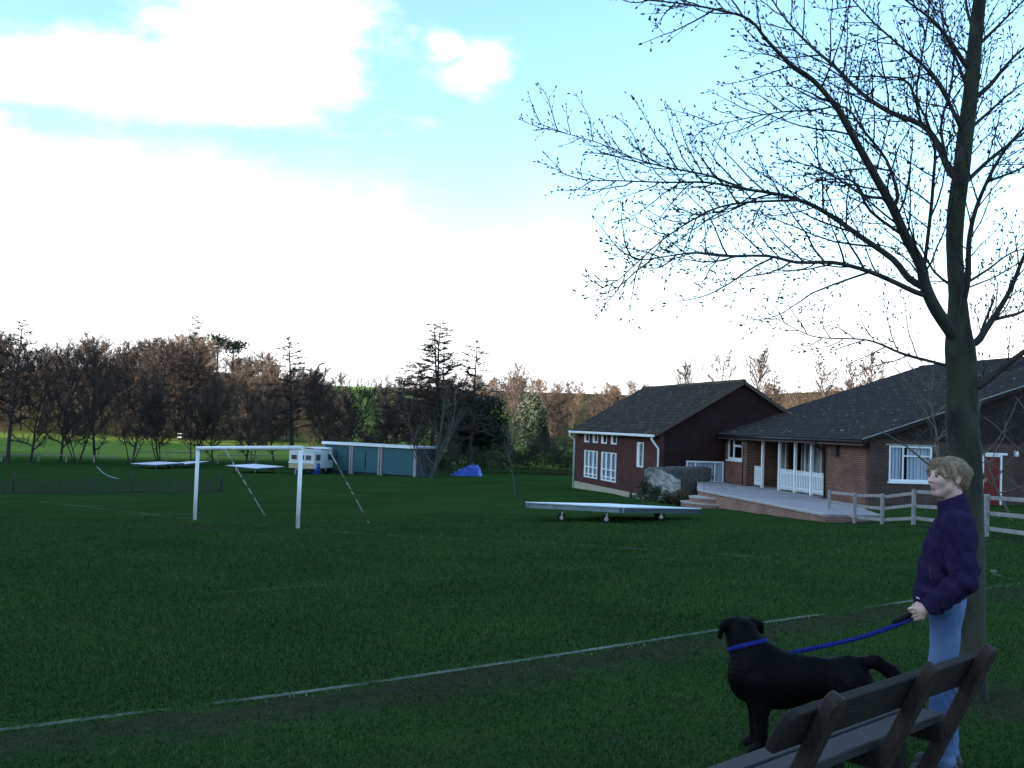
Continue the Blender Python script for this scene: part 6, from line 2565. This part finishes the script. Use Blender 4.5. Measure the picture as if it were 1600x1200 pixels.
for s_ in (-1, 1):
    m_ = MB()
    c_ = hd(-.0790, s_ * .030, -.0005)
    pr_ = [(.0105 * math.sin(a_), -.0105 * math.cos(a_) * .72) for a_ in np.linspace(.05, math.pi - .05, 8)]
    m_.lathe(pr_, c_, 12)
    e_ = m_.build('eye', eye_w, woman)
    m_ = MB()
    c2 = hd(-.0868, s_ * .030 - .001, -.0005)
    m_.lathe([(.0066 * math.sin(a_), -.0058 * math.cos(a_)) for a_ in np.linspace(.05, math.pi - .05, 7)], c2, 10)
    m_.build('iris', iris_m, e_)
# hair
Hh = Field((-.20, -.17, 1.46), (.15, .17, 1.76), .0042)
Hh.ell(hd(.018, 0, .030), (.103, .083, .078), .02, rz=YAW)
Hh.ell(hd(.056, 0, -.006), (.054, .070, .066), .03, rz=YAW)
Hh.ell(hd(.088, 0, .005), (.034, .040, .045), .02, rz=YAW)
Hh.ell(hd(-.056, 0, .072), (.034, .058, .028), .02, rz=YAW)
Hh.cap(hd(-.078, -.050, .030), hd(-.05, -.070, -.005), .013, .010, .012)
Hh.cap(hd(-.078, .050, .030), hd(-.05, .070, -.005), .013, .010, .012)
Hh.ell(hd(-.105, 0, -.030), (.070, .062, .062), .006, sub=True, rz=YAW)
for s_ in (-1, 1):
    Hh.ell(hd(-.035, s_ * .085, -.035), (.050, .030, .040), .008, sub=True, rz=YAW)
    Hh.ell(hd(.010, s_ * .090, -.014), (.022, .022, .032), .006, sub=True, rz=YAW)
Hh.ell(hd(.03, 0, -.105), (.085, .085, .045), .01, sub=True, rz=YAW)
Hh.warp(lambda X_, Y_, Z_: .0045 * np.sin(Y_ * 210 + X_ * 160 + 2 * np.sin(Z_ * 30)) * (Z_ < 1.655) + .0022 * np.sin((X_ * 1.3 + Z_ * .4) * 190 + 3 * np.sin(Z_ * 40)) * np.sin(Y_ * 150 + Z_ * 30) + .0016 * np.sin(Y_ * 310 + X_ * 60))
hm = Hh.mesh('hair', 1)
hair_o = obj('hair', hm, hair_m, woman)


def strands(Fd, n_, length, width, flow, seed, lift=.25, skip=None):
    """many short hairs lying along a surface in the direction flow(p)"""
    rg_ = np.random.default_rng(seed)
    P_, Q_ = Fd.P, Fd.Q
    f_ = rg_.integers(0, len(Q_), n_)
    if skip is not None:
        f_ = f_[~skip(P_[Q_[f_]].mean(1))]
        n_ = len(f_)
    a_, b_, c_, d_ = (P_[Q_[f_, k]] for k in range(4))
    u_, v_ = rg_.random((n_, 1)), rg_.random((n_, 1))
    p_ = a_ * (1 - u_) * (1 - v_) + b_ * u_ * (1 - v_) + c_ * u_ * v_ + d_ * (1 - u_) * v_
    nn_ = np.cross(c_ - a_, d_ - b_)
    nn_ /= np.linalg.norm(nn_, axis=1, keepdims=True) + 1e-9
    w_ = flow(p_) + rg_.normal(0, .22, (n_, 3))
    t_ = w_ - nn_ * (w_ * nn_).sum(1, keepdims=True)
    t_ /= np.linalg.norm(t_, axis=1, keepdims=True) + 1e-9
    s_ = np.cross(nn_, t_)
    L_ = length * rg_.uniform(.6, 1.3, (n_, 1))
    tip = p_ + t_ * L_ + nn_ * L_ * lift * rg_.uniform(.2, 1.0, (n_, 1))
    mid_ = p_ + t_ * L_ * .5 + nn_ * L_ * lift * .6
    V_ = np.stack([p_ - s_ * width, p_ + s_ * width, mid_ + s_ * width * .8, tip, mid_ - s_ * width * .8], 1)
    i_ = np.arange(n_)[:, None] * 5
    return V_.reshape(-1, 3), i_ + np.arange(5)[None]


def hair_flow(p_):
    q_ = p_ - np.array(hd(.02, 0, .04))
    hx2 = q_[:, 0] * math.cos(YAW) + q_[:, 1] * math.sin(YAW)
    d_ = np.stack([q_[:, 0] * .6, q_[:, 1] * .6, -.06 - np.abs(q_[:, 2])], 1) * 10
    back = np.where(hx2 > -.03, .7, -.1)[:, None] * np.array([[math.cos(YAW), math.sin(YAW), 0]])
    return d_ + back


V_, F_ = strands(Hh, 7000, .024, .0010, hair_flow, 5, .03, lambda p_: ((p_ - HC)[:, 0] * math.cos(YAW) + (p_ - HC)[:, 1] * math.sin(YAW) < -.055) & (p_[:, 2] - HC[2] < .052))
st_o = obj('hair_strands', np_mesh('hair_strands', V_, [F_]), M('hair_strand', (.40, .30, .19), (.16, .11, .07), 60, .55, spec=.4), hair_o)
st_o['kind'] = 'stuff'
m_ = MB()
cc = hd(.118, -.012, .015)
m_.tube([hd(.105, -.045, .020), hd(.125, -.020, .028), hd(.128, .020, .024)], [.010, .015, .010], 8)
m_.build('hair_clip', black_plastic, woman)
# fleece jacket
J = Field((-.34, -.36, .76), (.26, .36, 1.56), .0052)
J.cap((-.060, 0, .93), (-.038, 0, 1.10), .130, .120, .03, 1.28)
J.cap((-.035, 0, 1.10), (-.008, 0, 1.28), .128, .112, .04, 1.30)
J.ell((-.070, -.075, 1.215), (.060, .065, .07), .05)
J.ell((-.070, .075, 1.215), (.060, .065, .07), .05)
J.cap((.012, -.13, 1.365), (.012, .13, 1.365), .066, .066, .05)
J.ell((.045, 0, 1.26), (.075, .15, .14), .05)
J.cap((.014, 0, 1.37), (-.004, 0, 1.470), .082, .074, .02)
for sh, el, wr in ((SHL, ELL, WRL), (SHR, ELR, WRR)):
    J.cap(sh, el, .078, .066, .035)
    wv_ = np.array(wr) + (np.array(wr) - np.array(el)) * .04
    J.cap(el, wv_, .066, .047, .02)
J.warp(lambda X_, Y_, Z_: .0045 * np.sin(Z_ * 62 + 5 * np.sin(X_ * 14) + Y_ * 9) * np.exp(-((Z_ - 1.06) / .14) ** 2) * (np.abs(Y_) > .10)
       + .0035 * np.sin(X_ * 46 + 3 * np.sin(Z_ * 9) + Y_ * 20) * (Z_ < 1.25) + .003 * np.sin(X_ * 90 + Z_ * 60 + 3 * np.sin(Y_ * 40)) + .004 * np.sin(Z_ * 38 - X_ * 30 + 2 * np.sin(Y_ * 25)) * (Z_ < 1.1))
wl_ = np.array(WRL)
dl_ = wl_ - np.array(ELL)
dl_ /= np.linalg.norm(dl_)
wr_ = np.array(WRR)
dr_ = wr_ - np.array(ELR)
dr_ /= np.linalg.norm(dr_)
def cutj(X_, Y_, Z_):
    d_ = np.full(X_.shape, -1.0)
    hem = .888 - .05 * (X_ + .06) - Z_ + .004 * np.sin(X_ * 40)
    a1_ = (X_ - wl_[0]) * dl_[0] + (Y_ - wl_[1]) * dl_[1] + (Z_ - wl_[2]) * dl_[2] - .006
    near1 = ((X_ - wl_[0]) ** 2 + (Y_ - wl_[1]) ** 2 + (Z_ - wl_[2]) ** 2) < .085 ** 2
    a2_ = (X_ - wr_[0]) * dr_[0] + (Y_ - wr_[1]) * dr_[1] + (Z_ - wr_[2]) * dr_[2] - .006
    near2 = ((X_ - wr_[0]) ** 2 + (Y_ - wr_[1]) ** 2 + (Z_ - wr_[2]) ** 2) < .085 ** 2
    d_ = np.maximum(d_, np.where(near2 | (Y_ > .17), -1, hem))
    d_ = np.maximum(d_, np.where(near1, a1_, -1))
    d_ = np.maximum(d_, np.where(near2, a2_, -1))
    d_ = np.maximum(d_, Z_ - (1.492 + .42 * (X_ + .0)))
    return d_
J.keep(cutj)
obj('fleece_jacket', J.mesh('fleece_jacket', 1), fleece_m, woman)
# collar zip, pocket zip and small logo
zip_m = M('dark_zip', (.012, .010, .02), rough=.6)
jm = J.P


def on_jacket(px, py):
    """local point of the jacket surface seen at a photo pixel"""
    v = _F + (px - 800) / FPX * _R - (py - 600) / FPX * _U
    Ri = Matrix.Rotation(-WROT, 3, 'Z')
    v = Ri @ v
    v = np.array(v) / np.linalg.norm(v)
    o_ = np.array(Ri @ (CAMP - wp))
    rel_ = jm - o_
    t_ = rel_ @ v
    dd_ = np.linalg.norm(rel_ - t_[:, None] * v, axis=1)
    ok = np.where(dd_ < .008)[0]
    if not len(ok):
        ok = np.array([dd_.argmin()])
    return Vector(jm[ok[t_[ok].argmin()]])


q1, q2 = on_jacket(1450, 882), on_jacket(1453.5, 905)
m_ = MB().bar(q1 + Vector((0, -.002, 0)), q2 + Vector((0, -.002, 0)), .010, .006, (0, 1, 0))
m_.build('pocket_zip', zip_m, woman)
q1 = on_jacket(1433.5, 934)
m_ = MB()
m_.bar(q1 + Vector((-.010, -.003, .003)), q1 + Vector((.010, -.003, -.002)), .006, .004, (0, 1, 0))
m_.bar(q1 + Vector((-.013, -.0035, .006)), q1 + Vector((-.004, -.0035, .003)), .006, .004, (0, 1, 0))
m_.build('chest_logo', white, woman)
# jeans
D = Field((-.22, -.26, .02), (.16, .26, 1.02), .0052)
D.ell((-.030, 0, .93), (.108, .160, .12), .04)
for s_ in (-1, 1):
    ox = .008 if s_ > 0 else -.008
    D.cap((-.02, s_ * .083, .88), (-.034 + ox, s_ * .088, .50), .082, .064, .03)
    D.cap((-.034 + ox, s_ * .088, .50), (-.010 + ox, s_ * .090, .055), .064, .058, .02)
D.warp(lambda X_, Y_, Z_: .004 * np.sin(Z_ * 70 + 5 * np.sin(X_ * 30) + Y_ * 20) * np.exp(-((Z_ - .50) / .10) ** 2) + .0045 * np.sin(Z_ * 95 + 6 * X_) * np.exp(-((Z_ - .09) / .07) ** 2) + .002 * np.sin(X_ * 70 + Z_ * 25 + Y_ * 30))
D.keep(lambda X_, Y_, Z_: np.maximum(Z_ - .99, .045 - Z_))
obj('jeans', D.mesh('jeans', 1), jeans_m, woman)
for s_ in (-1, 1):
    ox = .008 if s_ > 0 else -.008
    K = Field((-.24, s_ * .09 - .09, -.01), (.12, s_ * .09 + .09, .16), .006)
    K.cap((.015 + ox, s_ * .088, .055), (-.14 + ox, s_ * .102, .040), .050, .042, .02)
    K.ell((-.02 + ox, s_ * .09, .07), (.075, .05, .05), .02)
    K.keep(lambda X_, Y_, Z_: .004 - Z_)
    obj('shoe', K.mesh('shoe', 1), sole_m, woman)

# ---------------- the dog
DGD = 6.05
q = at(1245, 1172, DGD)
dp = Vector((q.x, DGD, gzf(q.x, DGD)))
coat = M('black_dog_coat', (.0022, .0022, .0027), (.004, .004, .0046), 12, .65, .2, 60, spec=.07, stretch=(.5, 1, 1))
dog = thing('dog', 'black labrador type dog with a blue collar standing side on, looking away', 'dog', dp, -math.atan(.26))
G = Field((-.52, -.22, -.01), (.68, .34, .82), .0065)
G.ell((-.14, 0, .410), (.25, .118, .165), .05)
G.ell((-.25, 0, .430), (.125, .115, .150), .05)
G.ell((-.31, 0, .400), (.065, .075, .095), .05)
G.ell((.10, 0, .448), (.22, .096, .118), .06)
G.ell((.27, 0, .462), (.115, .105, .128), .04)
G.ell((.325, 0, .45), (.050, .075, .10), .03)
G.cap((-.255, 0, .475), (-.325, .045, .640), .124, .092, .06)
G.cap((-.30, .03, .600), (-.10, 0, .505), .070, .060, .06)
HD = np.array([-.335, .060, .672])
fd = np.array([-.38, .92, -.06])
fd /= np.linalg.norm(fd)
pd_ = np.array([.92, .38, 0])
up3 = np.array([0, 0, 1.])
G.ell(HD, (.086, .084, .072), .03)
G.ell(HD + up3 * .022 + fd * .02, (.080, .076, .052), .02)
G.cap(HD + fd * .05 - up3 * .008, HD + fd * .15 - up3 * .025, .050, .036, .025)
G.ell(HD + fd * .178 - up3 * .012, (.016, .018, .014), .008)
for s_ in (-1, 1):
    r0_ = HD + pd_ * s_ * .062 + up3 * .052 - fd * .01
    r1_ = HD + pd_ * s_ * .112 + up3 * .030 - fd * .012
    r2_ = HD + pd_ * s_ * .132 - up3 * (.012 if s_ > 0 else .045) - fd * .004
    G.chain([r0_, r1_, r2_], [.024, .024, .011], .012)
    r3_ = HD + pd_ * s_ * .108 - up3 * .004 + fd * .018
    G.cap(r1_, r3_, .016, .014, .012)
# front legs
for s_, ox in ((-1, 0), (1, -.035)):
    y_ = s_ * .075
    G.cap((-.23 + ox * .5, y_, .40), (-.205 + ox, y_, .255), .075, .050, .04)
    G.cap((-.205 + ox, y_, .255), (-.200 + ox, y_, .115), .046, .034, .02)
    G.cap((-.200 + ox, y_, .115), (-.206 + ox, y_, .035), .033, .032, .015)
    G.cap((-.205 + ox, y_, .030), (-.250 + ox, y_, .022), .034, .026, .012)
    for t_ in (-.018, 0, .018):
        G.cap((-.240 + ox, y_ + t_, .022), (-.268 + ox, y_ + t_ * 1.2, .014), .015, .012, .006)
# hind legs: thigh, stifle forward, hock back, upright shank
for s_, ox in ((-1, .0), (1, .05)):
    y_ = s_ * .08
    G.cap((.30 + ox * .3, y_, .44), (.235 + ox, y_ * 1.1, .285), .100, .058, .05)
    G.cap((.235 + ox, y_ * 1.1, .285), (.355 + ox, y_, .150), .054, .030, .025)
    G.cap((.355 + ox, y_, .150), (.335 + ox, y_, .035), .028, .027, .012)
    G.cap((.335 + ox, y_, .030), (.285 + ox, y_, .022), .032, .026, .012)
    for t_ in (-.017, 0, .017):
        G.cap((.295 + ox, y_ + t_, .022), (.268 + ox, y_ + t_ * 1.2, .014), .014, .011, .006)
G.chain([(.33, 0, .548), (.42, -.005, .568), (.51, -.01, .512), (.59, -.015, .430), (.67, -.02, .352)], [.038, .036, .040, .036, .014], .018)
G.warp(lambda X_, Y_, Z_: .0018 * np.sin(X_ * 60 + Z_ * 110) * np.sin(Y_ * 90 + Z_ * 70))
G.keep(lambda X_, Y_, Z_: .003 - Z_)
dog_o = obj('body', G.mesh('dog_body', 1), coat, dog)
V_, F_ = strands(G, 22000, .015, .0011, lambda p_: np.stack([np.full(len(p_), .8), np.zeros(len(p_)), -.35 - .5 * (p_[:, 2] < .35)], 1), 6, .09)
fur_o = obj('fur', np_mesh('fur', V_, [F_]), M('dog_fur', (.0018, .0018, .0022), (.004, .004, .0046), 40, .55, spec=.10), dog_o)
fur_o['kind'] = 'stuff'
# collar: band round the neck
blue_web = M('blue_webbing', (.020, .030, .23), (.013, .020, .16), 60, .85, .5, 140, spec=.12)
nv_ = np.array([-.055, .035, .16])
nv_ /= np.linalg.norm(nv_)
nc_ = np.array([-.300, .026, .590])
e1_ = np.cross(nv_, [0, 1., 0])
e1_ /= np.linalg.norm(e1_)
e2_v = np.cross(nv_, e1_)
nv2 = nv_ * .62 - e1_ * .30
m_ = MB()
vs = []
# find the neck surface radius around the axis
gp = G.P
rel_ = gp - nc_
axp = rel_ @ nv_
near = np.abs(axp) < .016
na = np.arctan2(rel_[near] @ e2_v, rel_[near] @ e1_)
nr2 = np.hypot(rel_[near] @ e2_v, rel_[near] @ e1_)
K_ = 40
rads = []
for k in range(K_):
    a_ = 2 * math.pi * k / K_
    dlt = np.abs((na - a_ + math.pi) % (2 * math.pi) - math.pi)
    ok = (dlt < .22) & (nr2 < .15)
    rads.append(np.median(nr2[ok]) if ok.any() else .085)
rads = [(rads[k - 1] + rads[k] + rads[(k + 1) % K_]) / 3 + .006 for k in range(K_)]
for k in range(K_):
    a_ = 2 * math.pi * k / K_
    dirv = e1_ * math.cos(a_) + e2_v * math.sin(a_)
    for (dr2, dz2) in ((-.005, -.013), (.002, -.013), (.002, .013), (-.005, .013)):
        vs.append(tuple(nc_ + dirv * (rads[k] + dr2) + nv_ * dz2))
fs = []
for k in range(K_):
    k2 = (k + 1) % K_
    for j in range(4):
        fs.append((k * 4 + j, k2 * 4 + j, k2 * 4 + (j + 1) % 4, k * 4 + (j + 1) % 4))
m_.add(vs, fs, True)
m_.build('collar', blue_web, dog)

# ---------------- the lead from the collar to her hand
hand_w = np.array(wp + Matrix.Rotation(WROT, 3, 'Z') @ Vector(grip))
ld_px = [(1192, 1024, DGD + .17), (1215, 1024, DGD + .13), (1236, 1020, DGD + .08), (1287, 1009.5, DGD - .02), (1337, 998, DGD - .16), (1381, 984, DGD - .33), (1416, 970.5, DGD - .47)]
lp = [at(*q) for q in ld_px]
lp.append(lp[-1].lerp(Vector(hand_w), .8) + Vector((0, 0, -.006)))
lp.append(Vector(hand_w))
sp_, _ = spline(lp, [1] * len(lp), 5)
lead = thing('dog_lead', 'blue webbing dog lead stretched from the dog to the hand of the woman', 'dog lead', lp[4])
m_ = MB()
vs, fs = [], []
for i, p_ in enumerate(sp_):
    t_ = (sp_[min(i + 1, len(sp_) - 1)] - sp_[max(0, i - 1)]).normalized()
    u_ = (Vector((0, 0, 1)) - t_ * t_.z).normalized()
    s_ = t_.cross(u_)
    for a_, b_ in ((-1, -1), (1, -1), (1, 1), (-1, 1)):
        vs.append(p_ + u_ * (a_ * .0125) + s_ * (b_ * .0014) - lead.location)
for i in range(len(sp_) - 1):
    for j in range(4):
        fs.append((4 * i + j, 4 * i + (j + 1) % 4, 4 * i + 4 + (j + 1) % 4, 4 * i + 4 + j))
fs += [(0, 1, 2, 3), tuple(4 * (len(sp_) - 1) + j for j in (3, 2, 1, 0))]
m_.add(vs, fs, True)
m_.build('strap', blue_web, lead)
hw = Vector(hand_w) - lead.location
m_ = MB()
lpz = [hw + Vector((.02, .004, .004)), hw + Vector((-.03, -.004, -.006)), hw + Vector((-.085, -.01, -.028)), hw + Vector((-.13, -.006, -.05)), hw + Vector((-.09, .012, -.046)), hw + Vector((-.03, .014, -.022)), hw + Vector((.02, .010, -.006))]
s2_, _ = spline(lpz, [1] * len(lpz), 4)
vs, fs = [], []
for i, p_ in enumerate(s2_):
    for a_, b_ in ((-1, -1), (1, -1), (1, 1), (-1, 1)):
        vs.append(p_ + Vector((0, b_ * .0015, a_ * .012)))
for i in range(len(s2_) - 1):
    for j in range(4):
        fs.append((4 * i + j, 4 * i + (j + 1) % 4, 4 * i + 4 + (j + 1) % 4, 4 * i + 4 + j))
m_.add(vs, fs, True)
m_.build('handle_loop', M('black_webbing', (.012, .012, .016), rough=.8), lead)

# ---------------- far golfers
def golfer(px, py, hp, label, top, legs):
    g_ = ground_at(px, py)
    k_ = hp * g_.y / FPX / 1.75
    o = thing('person', label, 'person', g_)
    o.scale = (k_, k_, k_)
    A = Field((-.4, -.35, -.02), (.4, .35, 1.85), .028)
    for s_ in (-1, 1):
        A.cap((s_ * .09, 0, .9), (s_ * .12, .02, .08), .095, .06, .03)
        A.cap((s_ * .12, .03, .05), (s_ * .13, -.12, .04), .05, .045, .02)
        A.cap((s_ * .20, 0, 1.42), (s_ * .27, -.04, 1.12), .06, .05, .03)
        A.cap((s_ * .27, -.04, 1.12), (s_ * .18, -.22, .95), .048, .04, .02)
    A.ell((0, 0, 1.2), (.20, .13, .30), .05)
    A.ell((0, 0, .95), (.17, .12, .13), .05)
    A.cap((0, 0, 1.45), (0, 0, 1.56), .06, .055, .03)
    A.ell((0, -.01, 1.65), (.085, .10, .12), .02)
    m2 = A.mesh('golfer', 1)
    fz = A.face_centres()[:, 2]
    m2.polygons.foreach_set('material_index', np.where(fz > 1.50, np.where(fz > 1.70, 3, 0), np.where(fz > .93, 1, 2)).astype(np.int32))
    obj('body', m2, [skin, top, legs, brow_m], o)


red_top = M('red_top', (.50, .06, .03), rough=.8)
golfer(634, 689, 13, 'tiny golfer in a red top and pale trousers on the far fairway', red_top, M('pale_trousers', (.6, .6, .58), rough=.8))
